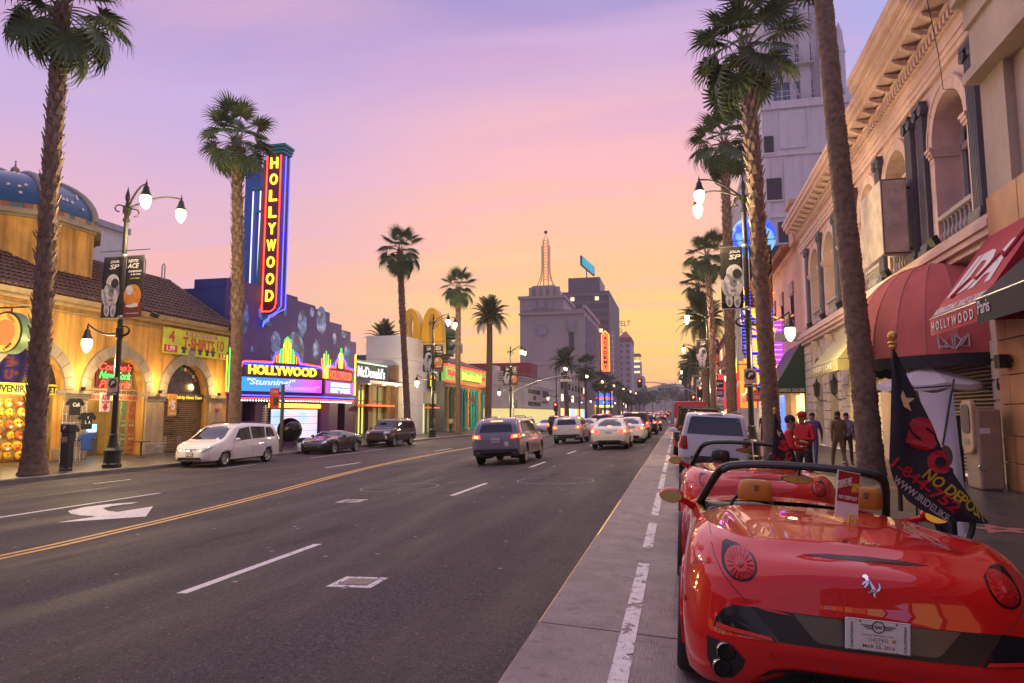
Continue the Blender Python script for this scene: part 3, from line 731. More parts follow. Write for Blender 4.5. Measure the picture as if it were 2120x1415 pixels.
 dk = MB(); dk.grid(rws, flip=True); dk.grid([[(-p[0], p[1], p[2]) for p in r] for r in rws])
 iC = 9*SU; ho = sh[iC:]; hr = []
 for p in ho:
  cz = p[2] + .05*(p[0]/.82) + .01
  hr.append([(p[0]*k, p[1]+(.10*(1-k*k) if p[1] < 3.2 else .02*(1-k*k)), p[2]+(cz-p[2])*(1-k**2.4)) for k in [1-q/10 for q in range(11)]])
 dk.grid(hr); dk.grid([[(-p[0], p[1], p[2]) for p in r] for r in hr], flip=True)
 allm = MB(); allm.add(mb.v, mb.f); allm.add(dk.v, dk.f)
 H = Hull(allm)
 AX = (.97, 3.64); RW = .345
 cut_arches(mb, AX, RW+.04, RW, .7)
 sh_ = MB(); sh_.add(mb.v, mb.f); sh_.add(dk.v, dk.f)
 sh_.build('body', RED, t, smooth=32, world=False, weld=True)
 ln = MB()
 for a in AX:
  for sg in (-1, 1):
   pts = [(sg*.5, a+(RW+.06)*math.cos(R(k)), RW+(RW+.06)*math.sin(R(k))) for k in range(-20, 201, 20)]
   ln.grid([pts, [(sg*.9, p[1], p[2]) for p in pts]]); ln.poly(pts)
   lp_ = [q for q in (H.hit((sg*4, a+(RW+.042)*math.cos(R(k)), RW+(RW+.042)*math.sin(R(k))), (-sg, 0, 0)) for k in range(-12, 193, 5)) if q is not None]
   add(t, 'arch_lip', MB().tube(lp_, .013, 6), RED)
 ln.box(-.85, .85, .5, 4.2, .17, .20); ln.box(-.6, .6, .16, .8, .2, .33)
 add(t, 'wheel_well', ln, LINER, False)
 put_wheels(t, AX, RW, .855, wheel_meshes(RW, .26, 5, .74, True))
 D_ = mat('diffuser_black', (.012, .012, .012), .6, var=.1)
 add(t, 'diffuser', H.patch([(-.60,.235),(.60,.235),(.57,.30),(.50,.365),(.40,.385),(-.40,.385),(-.50,.365),(-.57,.30)], 'y-', .006, 4, 5), D_)
 fn = MB()
 for x in (-.3, -.1, .1, .3): add(t, 'diffuser_fin', MB().cbox((x, .16, .27), (.012, .22, .13)), D_, False)
 TIT = mat('titanium_panel', (.10, .088, .068), .38, .7, var=.1)
 pn = add(t, 'rear_panel', H.patch([(-.605,.676),(.605,.676),(.47,.523),(-.47,.523)], 'y-', .004, 4, 8), mat('graphite_panel', (.03, .026, .022), .42, .4, var=.1, spec=.3))
 add(t, 'plate_recess', H.patch([(-.40,.672),(.40,.672),(.30,.56),(.27,.545),(-.27,.545),(-.30,.56)], 'y-', .006, 4, 6, -.002), TIT, parent=pn)
 for sg in (-1, 1):
  f = lambda P: [(sg*x, z) for x, z in P]
  a = add(t, 'fog_lamp', H.patch(f([(.60,.676),(.70,.668),(.755,.635),(.79,.585),(.80,.535),(.475,.52)]), 'y-', .006, 4, 4), mat('smoked_lens', (.010, .009, .012), .12, var=0, spec=.4))
  add(t, 'reflector', H.patch(f([(.785,.562),(.79,.54),(.50,.527),(.512,.545)]), 'y-', .012, 2, 4), mat('reflector_red', (.62, .02, .02), .25, var=0), parent=a)
  ex = add(t, 'exhaust_surround', H.patch(f([(.835,.475),(.83,.36),(.80,.29),(.74,.262),(.69,.28),(.645,.345),(.635,.395),(.68,.44),(.76,.468)]), 'y-', .004, 4, 3), D_)
  for (ex_, ez) in ((.735, .425), (.752, .330)):
   h = H.hit((sg*ex_, -3, ez), (0, 1, 0)); yy = h.y
   add(t, 'exhaust_tip', MB().lathe([(.047, yy-.035), (.050, yy-.03), (.050, yy+.08), (.044, yy+.08), (.044, yy-.03), (.047, yy-.035)], 22, (sg*ex_, 0, ez), 'y', False), mat('dark_chrome', (.30, .29, .29), .2, 1., var=0))
   add(t, 'exhaust_bore', MB().disc((sg*ex_, yy-.012, ez), .044, (0, -1, 0), 20), LINER, False)
  tear = [(.665+.108*math.cos(R(k)), .880+.108*math.sin(R(k))) for k in range(118, 118+285, 19)] + [(.755, .972), (.745, 1.0), (.715, 1.005)]
  tear = [(.665+.093*math.cos(R(k)), .879+.088*math.sin(R(k))) for k in range(150, 390, 20)] + [(.752, .925), (.745, .955), (.722, .968), (.665, .960), (.605, .932)]
  bz = add(t, 'tail_light', H.patch(f(tear), 'y-', .005, 6, 3, .004), mat('lamp_bezel', (.006, .005, .006), .1, var=0, spec=.35))
  cir = lambda r: f([(.662+r*math.cos(R(k)), .877+r*.94*math.sin(R(k))) for k in range(0, 360, 15)])
  add(t, 'lens', H.patch(cir(.078), 'y-', .010, 5, 1, .022), mat('tail_lens_red', (.46, .004, .006), .12, var=0, spec=.3, coat=.3), parent=bz)
  sp = MB(); nrm_c = H.hit((sg*.66, -3, .878), (0, 1, 0))
  for k in range(18):
   a0 = 2*math.pi*k/18; pts = []
   for rr in (.036, .052, .069):
    h = H.hit((sg*.66+rr*math.cos(a0), -3, .878+rr*math.sin(a0)), (0, 1, 0)); pts.append(h-Vector((0, .014+.022*(1-(rr/.078)**2), 0)))
   sp.tube(pts, .002, 5)
  add(t, 'lens_rib', sp, mat('lens_rib_red', (.28, .004, .004), .25, var=0, spec=.3), parent=bz)
  add(t, 'lens_core', H.patch(cir(.022), 'y-', .026, 3, 1, .02), mat('lens_core_red', (.34, .01, .012), .2, var=0, spec=.4), parent=bz)
  add(t, 'panel_seam', H.seam(f([(.615,.685),(.69,.745),(.755,.815),(.792,.88),(.805,.935)]), 'y-', .0028), TRIM)
  add(t, 'panel_seam', H.seam(f([(.79,.845),(.85,.835),(.90,.81),(.93,.775)]), 'y-', .0022), TRIM)
  add(t, 'panel_seam', H.seam([(sg*.805,.56),(sg*.81,.75),(sg*.795,1.05),(sg*.74,1.45),(sg*.66,1.76)], 'z', .0024), TRIM)
  add(t, 'panel_seam', H.seam([(1.62,.92),(1.58,.7),(1.6,.4)], 'x', .003, sg), TRIM)
  add(t, 'side_marker', H.patch([(.42,.60),(.55,.60),(.54,.575),(.43,.575)], 'x', .006, 2, 3, side=sg), TAILOFF)
  add(t, 'headlight', H.patch([(sg*.78,.66),(sg*.70,.70),(sg*.6,.62),(sg*.68,.54)], 'y+', .01, 3, 3), HEADOFF)
  for sx, sz in ((.50, .445), (.2, .435)):
   h = H.hit((sg*sx, -3, sz), (0, 1, 0)); add(t, 'parking_sensor', MB().disc((sg*sx, h.y-.004, sz), .011, (0, -1, 0), 12), mat('sensor_red', (.20, .006, .005), .5, var=0), False)
  mx = sg*1.06; mm = MB(); mm.ball((mx, 2.47, .975), (.108, .075, .068), 16, 10); mm.tube([(sg*.86, 2.62, .87), (sg*.95, 2.52, .93), (mx, 2.48, .96)], [.035, .028, .03], 8)
  mo = add(t, 'door_mirror', mm, RED)
  add(t, 'mirror_glass', MB().disc((mx, 2.388, .977), .092, (0, -1, .06), 20, .054), mat('mirror_tan_reflection', (.30, .20, .07), .12, 1., var=0), False, parent=mo)  # tan reflection is painted into the mirror's base colour
 slot = [(-.325,.951),(-.2,.962),(0,.967),(.2,.962),(.325,.951),(.2,.946),(0,.947),(-.2,.946)]
 add(t, 'high_brake_light', H.patch(slot, 'y-', .004, 2, 3), mat('dark_red_lens', (.045, .003, .003), .25, var=0, spec=.3))
 h = H.hit((0, -3, .855), (0, 1, 0))
 hs = [(.2,1.0),(.33,.99),(.42,.92),(.36,.86),(.42,.80),(.52,.70),(.60,.60),(.68,.50),(.74,.40),(.86,.42),(.93,.55),(.92,.70),(1.0,.64),(1.02,.48),(.94,.34),(.80,.30),(.74,.22),(.66,.12),(.72,.0),(.62,.02),(.54,.14),(.60,.26),(.48,.26),(.40,.18),(.28,.20),(.26,.26),(.40,.26),(.44,.34),(.52,.40),(.42,.48),(.34,.58),(.24,.52),(.14,.42),(.06,.44),(.16,.56),(.22,.62),(.10,.60),(.0,.52),(-.02,.60),(.10,.70),(.22,.74),(.20,.82),(.10,.86),(.04,.90),(.10,.96)]
 bw, bh = .085, .105; pts = []
 for u, v in hs:
  x, z = -.012+(u-.5)*bw, .85+(v-.5)*bh; q = H.hit((x, -3, z), (0, 1, 0)); pts.append((x, q.y-.010, z))
 add(t, 'badge', MB().prism(pts, (0, .008, 0)), CHROME, False)
 q = H.hit((.02, .43, 3), (0, 0, -1))
 text('Ferrari', CHROME, t, (.02, .425, q.z+.004), (1, 0, 0), (0, 1, .06), .215, .05, shear=.35, depth=.006, name='badge_script')
 fr = add(t, 'license_plate', MB().cbox((-.002, -.012, .622), (.308, .012, .158)), mat('plate_white', (.62, .62, .60), .45), False, .006)
 plate_fn(fr, t)
 LEA = leather; BL = mat('black_leather', (.02, .02, .021), .5, var=.15, scale=20, bump=.2, bscale=90)
 tub = MB(); tub.box(-.80, .80, 1.55, 2.95, .3, .34); tub.grid([[(-.82,1.70,.92),(-.5,1.76,.985),(0,1.78,1.01),(.5,1.76,.985),(.82,1.70,.92)],[(-.8,1.66,.34),(-.5,1.66,.34),(0,1.66,.34),(.5,1.66,.34),(.8,1.66,.34)]])
 add(t, 'cockpit_tub', tub, BL, False)
 for sg in (-1, 1):
  dr = MB(); dr.grid([[(sg*.835, y, z) for y, z in ((1.72,.94),(2.0,.918),(2.3,.90),(2.8,.885))], [(sg*.77, y, z-.02) for y, z in ((1.72,.93),(2.0,.91),(2.3,.892),(2.8,.878))], [(sg*.74, y, .36) for y in (1.72,2.0,2.3,2.8)]])
  add(t, 'door_lining', dr, LEA)
  sx = sg*.40
  st = MB(); st.prism([(sx-.25, 1.86, .40), (sx+.25, 1.86, .40), (sx+.24, 1.82, .93), (sx+.16, 1.82, .985), (sx-.16, 1.82, .985), (sx-.24, 1.82, .93)], (0, .13, .0)); st.box(sx-.25, sx+.25, 1.95, 2.4, .34, .52)
  so = add(t, 'seat', st, LEA, False, .04)
  hd = MB(); k = []
  for z, wv, yv in ((1.045,.125,1.90),(1.07,.133,1.892),(1.12,.134,1.89),(1.165,.128,1.895),(1.192,.112,1.905),(1.205,.075,1.92)): k.append([(sx-wv, yv+.06, z),(sx-wv*.9, yv+.015, z),(sx-wv*.5, yv, z),(sx, yv-.003, z),(sx+wv*.5, yv, z),(sx+wv*.9, yv+.015, z),(sx+wv, yv+.06, z),(sx+wv*.7, yv+.10, z),(sx-wv*.7, yv+.10, z),(sx-wv, yv+.06, z)])
  hd.grid(k); hd.poly(k[-1][:-1]); hd.poly(list(reversed(k[0][:-1])))
  ho_ = add(t, 'headrest', hd, LEA, 60)
  hb = MB(); hb.cbox((sx, 1.885, 1.15), (.034, .012, .05)); add(t, 'headrest_badge', hb, mat('dark_badge', (.16, .10, .03), .4, var=0), False, .006, parent=ho_)
 da = MB(); n_ = 14; prof = [(2.52,.70),(2.50,.80),(2.54,.885),(2.66,.92),(2.95,.90)]
 da.grid([[(-.76+1.52*i/n_, y, z+(.03*math.exp(-((-.76+1.52*i/n_+.37)/.2)**2) if 0 < j < 4 else 0)) for i in range(n_+1)] for j, (y, z) in enumerate(prof)])
 do = add(t, 'dashboard', da, BL, 60)
 for x in (-.69, -.06, .10, .69):
  add(t, 'air_vent', MB().tube([(x+.05*math.cos(R(a)), 2.50, .845+.05*math.sin(R(a))) for a in range(0, 360, 20)], .008, 6, closed=True), STEEL, parent=do)
  add(t, 'vent_face', MB().disc((x, 2.507, .845), .046, (0, -1, 0), 16), LINER, False, parent=do)
 wl = MB(); c0 = Vector((-.38, 2.30, .90)); ux, uz = Vector((1, 0, 0)), Vector((0, .45, .89)).normalized()
 wl.tube([c0+ux*(.185*math.cos(R(a)))+uz*(.185*math.sin(R(a))) for a in range(0, 360, 12)], .016, 8, closed=True)
 for a in (200, 340, 270): wl.tube([c0, c0+ux*(.18*math.cos(R(a)))+uz*(.18*math.sin(R(a)))], .014, 6)
 wl.ball(c0, (.06, .04, .06)); add(t, 'steering_wheel', wl, BL)
 wf = MB()
 P_ = [(-.80,2.86,.885),(-.745,2.66,1.03),(-.685,2.45,1.175),(-.63,2.34,1.255),(-.52,2.29,1.293),(-.3,2.26,1.313),(0,2.25,1.32),(.3,2.26,1.313),(.52,2.29,1.293),(.63,2.34,1.255),(.685,2.45,1.175),(.745,2.66,1.03),(.80,2.86,.885)]
 SP = spline(P_, 4); wf.tube(SP, [.036 if k < 12 or k > 36 else .032 for k in range(len(SP))], 10); wf.tube([(p[0]*.97, p[1]-.035, p[2]-.006) for p in SP[11:38]], .026, 8)
 add(t, 'windscreen_frame', wf, TRIM)
 gl = MB(); top = [SP[k] for k in range(12, 37, 2)]; nn_ = len(top); base = [(-.80+1.6*i/(nn_-1), 2.88+.12*(1-((i/(nn_-1))*2-1)**2), .89+.012*(1-((i/(nn_-1))*2-1)**2)) for i in range(nn_)]
 gl.grid([[tuple(lerp(a[q], b[q], k/6) for q in range(3)) for a, b in zip(base, top)] for k in range(7)])
 gm = mat('clear_screen', (.9, .95, .95), .02, var=0); pb = gm.node_tree.nodes['Principled BSDF']; pb.inputs['Alpha'].default_value = .12; pb.inputs['Specular IOR Level'].default_value = .6
 add(t, 'windscreen', gl, gm)
 rv = MB(); rv.ball((-.02, 2.38, 1.2), (.13, .025, .038), 16, 10); rv.tube([(0, 2.40, 1.22), (0, 2.36, 1.29)], .012, 6)
 ro = add(t, 'rear_view_mirror', rv, TRIM); add(t, 'mirror_glass', MB().disc((-.02, 2.352, 1.2), .12, (0, -1, 0), 18, .031), mat('mirror_tan_reflection', (.4, .3, .2), .06), False, parent=ro)
 return t, H
def temp_plate(fr, t):
 y = -.0195; T = lambda s, z, w_, h_, m=BLACKP, x=0, **k: text(s, m, fr_root, (x, y, z), (1, 0, 0), (0, 0, 1), w_, h_, depth=.002, **k)
 fr_root = t
 inner = MB().cbox((.002, y+.0015, .595), (.178, .004, .088)); inner.build('paper_tag', mat('tag_paper', (.66, .62, .56), .7), t, world=False)
 T('MAR 25, 2016', .570, .15, .020, x=.002, bold=.012); T('15427403', .605, .092, .018, x=.0); T('GEORGIA TEMPORARY LICENSE', .626, .148, .0065); T('EXPIRES', .589, .035, .005)
 ring = MB(); ring.tube([(.028*math.cos(R(a)), y, .668+.028*math.sin(R(a))) for a in range(0, 360, 20)], .0028, 5, closed=True)
 for sg in (-1, 1):
  for k in range(3): ring.cbox((sg*(.055-.006*k), y, .674-.008*k), (.052-.012*k, .002, .0035))
 ring.build('crest', BLACKP, t, world=False); T('GAS', .668, .036, .016, bold=.02)
 for sg in (-1, 1):
  text('CALIFORNIA', BLACKP, t, (sg*.125, y, .62), (0, 0, 1), (-1, 0, 0), .128, .012, depth=.002, shear=.2)
  for z in (.69, .553):
   MB().disc((sg*.085, y, z), .005, (0, -1, 0), 10).build('plate_screw', BLACKM, t, world=False)
 MB().disc((.072, y-.003, .605), .009, (0, -1, 0), 14).build('gold_seal', BRASS, t, world=False)
 MB().tube([(x, y+.003, z) for x, z in rect(-.15, .15, .547, .697, .01)], .0016, 5, closed=True).build('plate_border', BLACKP, t, world=False)
def state_plate(fr, t):
 text('6MWC464', NAVY, t, (0, -.0195, .615), (1, 0, 0), (0, 0, 1), .26, .072, depth=.003, bold=.02)
TAN = mat('tan_leather', (.50, .20, .028), .5, var=.08, scale=5, bump=.15, bscale=120)
roadster, RH = make_roadster('open_sports_car', 'red open sports car with tan seats and a temporary paper plate, nearest the viewer', TAN, temp_plate)
TILT = R(3.0)
roadster.location = (.94, 4.02, -.122); roadster.rotation_euler = (0, TILT, 0)
roadster2, _ = make_roadster('open_sports_car', 'red open sports car with black seats, parked just behind the white SUV', _mats['black_leather'], state_plate)
roadster2.location = (.96, 9.0, -.124); roadster2.rotation_euler = (0, TILT, 0)
# -------- the other cars, each kind from its own side profile
def tf(c0, c1, c2): return [(.58, c0), (.80, c0+.02), (.85, c1), (.80, c2), (.62, c2-.01)]
SEDAN = dict(L=4.62, R=.325, axles=(.98, 3.68), wd=.2, spokes=5, dbl=True,
  top=[(0,.64),(.03,.86),(.07,.985),(.18,1.025),(.55,1.05),(1.2,1.36),(1.6,1.465),(2.2,1.495),(2.75,1.44),(3.55,1.03),(4.2,.9),(4.5,.72),(4.62,.5)],
  belt=[(0,.60),(.07,.9),(.3,.95),(1.2,.965),(3.4,.93),(4.2,.8),(4.62,.45)], bot=[(0,.36),(.15,.27),(.4,.22),(4.3,.2),(4.62,.26)],
  hw=[(0,.74),(.06,.80),(.2,.85),(.6,.875),(1.2,.88),(3.7,.88),(4.25,.84),(4.5,.7),(4.62,.5)], tumble=.42,
  side=[[(1.25,.99),(2.15,.985),(2.13,1.37),(1.75,1.385),(1.5,1.30)], [(2.22,.985),(3.25,.97),(2.75,1.33),(2.2,1.37)]],
  rearw=[(-.56,1.085),(.56,1.085),(.44,1.41),(-.44,1.41)], frontw=[(-.58,1.06),(.58,1.06),(.46,1.39),(-.46,1.39)],
  tail=[(.44,.80),(.60,.775),(.82,.80),(.83,.93),(.70,.945),(.52,.90)], hot=[(.66,.81),(.79,.82),(.79,.92),(.68,.92)], tailside=[(.08,.82),(.40,.86),(.34,.93),(.07,.93)],
  head=[(.5,.62),(.78,.68),(.74,.78),(.5,.7)], plate=(0,.80), mirror=(.95,3.0,1.0), handles=((1.5,.85),(2.6,.85)), seams=[[(1.25,.96),(1.3,.5),(1.5,.3)],[(2.18,.97),(2.18,.3)],[(3.2,.93),(3.15,.35)]],
  bumper=[(-.72,.27),(.72,.27),(.66,.40),(.45,.45),(-.45,.45),(-.66,.40)], exh=(-.5,.27), brk=(.1,1.088,1.105),
  extra=[('boot_chrome',[(-.42,.905),(.42,.905),(.40,.885),(-.40,.885)],'y-',CHROME,.012)])
CROSS = dict(L=4.55, R=.36, axles=(.9, 3.65), wd=.22, spokes=5, tumble=.24,
  top=[(0,.6),(.03,.95),(.10,1.15),(.28,1.50),(.5,1.62),(1.0,1.66),(2.2,1.66),(2.7,1.60),(3.35,1.12),(4.1,1.02),(4.45,.85),(4.55,.5)],
  belt=[(0,.58),(.05,.92),(.2,1.08),(.6,1.1),(3.2,1.05),(4.1,.92),(4.55,.45)], bot=[(0,.42),(.2,.3),(4.3,.28),(4.55,.36)],
  hw=[(0,.80),(.06,.85),(.2,.90),(.6,.92),(3.8,.92),(4.3,.86),(4.55,.66)],
  side=[[(.55,1.14),(1.3,1.13),(1.3,1.50),(.75,1.5)], [(1.38,1.13),(2.2,1.12),(2.2,1.52),(1.38,1.52)], [(2.28,1.12),(3.1,1.10),(2.75,1.48),(2.28,1.52)]],
  rearw=[(-.60,1.14),(.60,1.14),(.52,1.47),(-.52,1.47)], frontw=[(-.62,1.16),(.62,1.16),(.54,1.52),(-.54,1.52)],
  tail=[(.55,.92),(.84,.94),(.85,1.06),(.58,1.05)], hot=[(.62,.95),(.78,.96),(.78,1.04),(.64,1.03)], head=[(.5,.78),(.82,.82),(.78,.94),(.5,.88)], plate=(0,.86), mirror=(1.02,3.0,1.14), brk=(.22,1.52,1.545),
  rail=(.7,2.6,.56,1.64), handles=((1.5,1.0),(2.4,1.0)), seams=[[(1.34,1.1),(1.34,.4)],[(2.24,1.1),(2.24,.4)]], bumper=[(-.8,.36),(.8,.36),(.78,.56),(-.78,.56)], exh=(-.5,.36))
BIGSUV = dict(L=4.95, R=.38, axles=(1.05, 3.95), wd=.25, spokes=5, tumble=.16,
  top=[(0,.6),(.02,1.0),(.06,1.2),(.16,1.62),(.26,1.76),(.5,1.805),(1.2,1.82),(2.5,1.82),(3.0,1.75),(3.6,1.24),(4.5,1.12),(4.85,.95),(4.95,.55)],
  belt=[(0,.58),(.03,.98),(.12,1.12),(.6,1.14),(3.4,1.12),(4.5,1.0),(4.95,.5)], bot=[(0,.5),(.2,.36),(4.6,.34),(4.95,.42)],
  hw=[(0,.84),(.05,.885),(.15,.92),(.5,.935),(4.2,.935),(4.7,.88),(4.95,.7)],
  side=[[(.35,1.2),(1.2,1.2),(1.2,1.66),(.42,1.66)], [(1.3,1.2),(2.3,1.2),(2.3,1.68),(1.3,1.68)], [(2.4,1.2),(3.35,1.18),(2.95,1.64),(2.4,1.68)]],
  rearw=[(-.74,1.20),(.74,1.20),(.64,1.66),(.58,1.68),(-.58,1.68),(-.64,1.66)], frontw=[(-.72,1.28),(.72,1.28),(.6,1.68),(-.6,1.68)],
  tail=[(.70,.78),(.86,.78),(.87,1.14),(.74,1.14)], hot=[(.74,.95),(.83,.95),(.83,1.08),(.75,1.08)], tailside=[(.02,.8),(.14,.8),(.14,1.14),(.05,1.14)], head=[(.5,.85),(.86,.88),(.84,1.02),(.5,1.0)], plate=(0,.92), mirror=(1.1,3.35,1.2), brk=(.2,1.735,1.765),
  rail=(.6,2.8,.68,1.8), handles=((1.5,1.08),(2.6,1.08)), seams=[[(1.25,1.16),(1.25,.45)],[(2.35,1.16),(2.35,.45)]], bumper=[(-.86,.42),(.86,.42),(.86,.62),(-.86,.62)], exh=(-.5,.42))
MINIVAN = dict(L=5.1, R=.335, axles=(1.05, 4.1), wd=.22, spokes=7, dbl=True, tumble=.2, rimr=.68,
  top=[(0,.55),(.02,.95),(.08,1.15),(.2,1.5),(.36,1.66),(.8,1.73),(1.8,1.76),(2.7,1.74),(3.15,1.66),(4.15,1.10),(4.6,.97),(4.9,.82),(5.05,.62),(5.1,.45)],
  belt=[(0,.52),(.04,.93),(.15,1.06),(.6,1.08),(2.4,1.02),(3.9,.94),(4.6,.84),(4.95,.66),(5.1,.42)], bot=[(0,.36),(.2,.25),(4.7,.22),(5.0,.24),(5.1,.28)],
  hw=[(0,.82),(.06,.88),(.2,.94),(.6,.975),(4.1,.98),(4.55,.94),(4.85,.82),(5.03,.62),(5.1,.42)],
  side=[[(.45,1.13),(1.15,1.11),(1.08,1.56),(.68,1.56),(.52,1.4)], [(1.24,1.10),(2.2,1.07),(2.2,1.60),(1.16,1.58)], [(2.3,1.065),(3.25,1.02),(3.5,1.03),(3.0,1.52),(2.3,1.60)]],
  rearw=[(-.68,1.14),(.68,1.14),(.58,1.58),(-.58,1.58)], frontw=[(-.76,1.10),(.76,1.10),(.66,1.40),(.60,1.63),(-.60,1.63),(-.66,1.40)],
  tail=[(.70,.85),(.90,.86),(.86,1.3),(.74,1.3)], hot=[(.76,.95),(.85,.95),(.84,1.1),(.77,1.1)], tailside=[(.06,.9),(.28,.95),(.3,1.3),(.2,1.3)], head=[(.42,.66),(.56,.60),(.80,.72),(.86,.82),(.72,.84),(.52,.76)], plate=(0,.82), mirror=(1.1,3.5,1.08), brk=(.16,1.66,1.68),
  rail=(.5,2.9,.66,1.74), handles=((1.45,.95),(2.75,.92)), seams=[[(1.2,1.06),(1.2,.35)],[(2.25,1.04),(2.25,.35)],[(3.55,.98),(3.7,.6),(3.62,.35)],[(.3,.78),(1.2,.78)]], bumper=[(-.8,.28),(.8,.28),(.8,.40),(-.8,.40)])
COUPE = dict(L=4.45, R=.335, axles=(.85, 3.5), wd=.26, spokes=5, rimr=.74, tumble=.5,
  top=[(0,.5),(.03,.85),(.08,.95),(.5,.985),(1.3,1.16),(1.9,1.235),(2.3,1.21),(2.95,.92),(3.6,.83),(4.2,.66),(4.4,.5),(4.45,.4)],
  belt=[(0,.48),(.05,.82),(.5,.88),(1.4,.86),(2.9,.82),(3.6,.78),(4.2,.6),(4.45,.38)], bot=[(0,.36),(.2,.2),(4.2,.15),(4.45,.22)],
  hw=[(0,.78),(.08,.86),(.3,.91),(.8,.925),(1.8,.89),(2.6,.89),(3.5,.92),(4.1,.8),(4.35,.6),(4.45,.35)],
  side=[[(1.25,.92),(2.2,.885),(2.75,.87),(2.3,1.10),(1.85,1.15),(1.5,1.08)]],
  rearw=[(-.5,1.0),(.5,1.0),(.42,1.16),(-.42,1.16)], frontw=[(-.62,.93),(.62,.93),(.5,1.17),(-.5,1.17)],
  tail=[(.5,.72),(.62,.70),(.66,.78),(.54,.82)], head=[(.5,.56),(.74,.6),(.70,.72),(.56,.70)], plate=(0,.62), mirror=(.98,2.55,.92), seams=[[(1.3,.84),(1.35,.3)],[(2.7,.8),(2.6,.3)]])
WHITEC = paint('white_car_paint', (.72, .70, .70), 0, .35); SILVER = paint('silver_car_paint', (.48, .46, .46), .5, .35)
DARKC = paint('black_car_paint', (.012, .011, .012), .1, .3); LAV = paint('grey_lilac_paint', (.20, .17, .22), .4, .35)
REDC = paint('maroon_car_paint', (.16, .012, .014), .1, .3); PEARL = paint('pearl_car_paint', (.64, .60, .57), .1, .35)
GQ = 'cars queueing at the light'
def go(S, nm, lb, m, x, y, lights='brake', rz=0., plate=None, grp=GQ, tilt=None, cat='car'):
 t, H = car(S, nm, lb, m, grp, lights, plate, cat); place(t, x, y, rz)
 a = math.atan2(zr(x+.7, y)-zr(x-.7, y), 1.4); t.rotation_euler = (0, -a if abs(rz) < 1 else a, rz)
 return t
go(SEDAN, 'sedan', 'white sedan with lit brake lights, nearest in the lane beside the concrete strip', PEARL, -3.12, 32.6, plate='7FWC719')
go(CROSS, 'crossover', 'silver crossover with lit brake lights, left of the nearest white sedan', SILVER, -6.55, 42)
go(CROSS, 'crossover', 'grey lilac crossover with glowing tail lights, alone in the second lane', LAV, -6.15, 23.5, plate='5KDR202')
go(SEDAN, 'sedan', 'pale sedan with lit brake lights just ahead of the nearest white sedan', WHITEC, -2.7, 40.0)
go(BIGSUV, 'suv', 'dark maroon SUV with lit tail lights in the sedan queue', REDC, -2.75, 47.2)
go(CROSS, 'crossover', 'black crossover with lit tail lights, fourth in the lane beside the concrete strip', DARKC, -2.5, 57.5)
go(SEDAN, 'sedan', 'black sedan farthest ahead at the stop line', DARKC, -2.4, 70)
go(SEDAN, 'sedan', 'white sedan ahead of the silver crossover', WHITEC, -6.5, 50.5)
go(BIGSUV, 'suv', 'red SUV standing tall in the middle of the queue', paint('bright_red_paint', (.36, .02, .02), .1, .3), -6.4, 60)
go(SEDAN, 'sedan', 'silver sedan in the left lane near the stop line', SILVER, -6.5, 70)
go(CROSS, 'crossover', 'white crossover at the head of the left queue', WHITEC, -6.5, 80)
PK = 'cars parked at the far kerb'
van = go(MINIVAN, 'minivan', 'white minivan parked at the far kerb before the arcade', paint('minivan_white', (.66, .63, .64), 0, .35), -19.08, 29.35, 'off', math.pi, grp=PK)
go(COUPE, 'sports_coupe', 'low black sports coupe parked before the neon museum', DARKC, -19.05, 38.2, 'off', math.pi, grp=PK)
go(BIGSUV, 'suv', 'long black SUV parked at the far kerb before the fast food restaurant', paint('suv_black_brown', (.022, .016, .016), .2, .28), -19.1, 47.0, 'off', math.pi, grp=PK)
def van_face():
 t = van
 g = MB(); g.ball((0, 5.02, .70), (.06, .02, .035), 12, 6); g.build('emblem', BRASS, t, True, False)
 for z in (.735, .665): MB().tube([(-.36, 4.93, z), (-.2, 5.01, z-.01), (0, 5.045, z-.015), (.2, 5.01, z-.01), (.36, 4.93, z)], .011, 6).build('grille_bar', TRIM, t, True, False)
 MB().prism([(-.55, 4.98, .30), (.55, 4.98, .30), (.50, 4.98, .41), (-.50, 4.98, .41)], (0, .13, 0)).build('lower_grille', TRIM, t, world=False)
 p = MB().cbox((-.02, 5.105, .53), (.31, .012, .155)).build('front_plate', BLACKP, t, world=False); MB().cbox((-.02, 5.112, .53), (.28, .006, .125)).build('plate_face', PLATE, t, world=False)
van_face()
NP = 'vehicles parked along the near kerb'
go(BIGSUV, 'suv', 'white SUV with a dark rear window, parked ahead of the red sports cars', paint('suv_white', (.56, .56, .60), 0, .35), .92, 19.6, 'off', grp=NP)
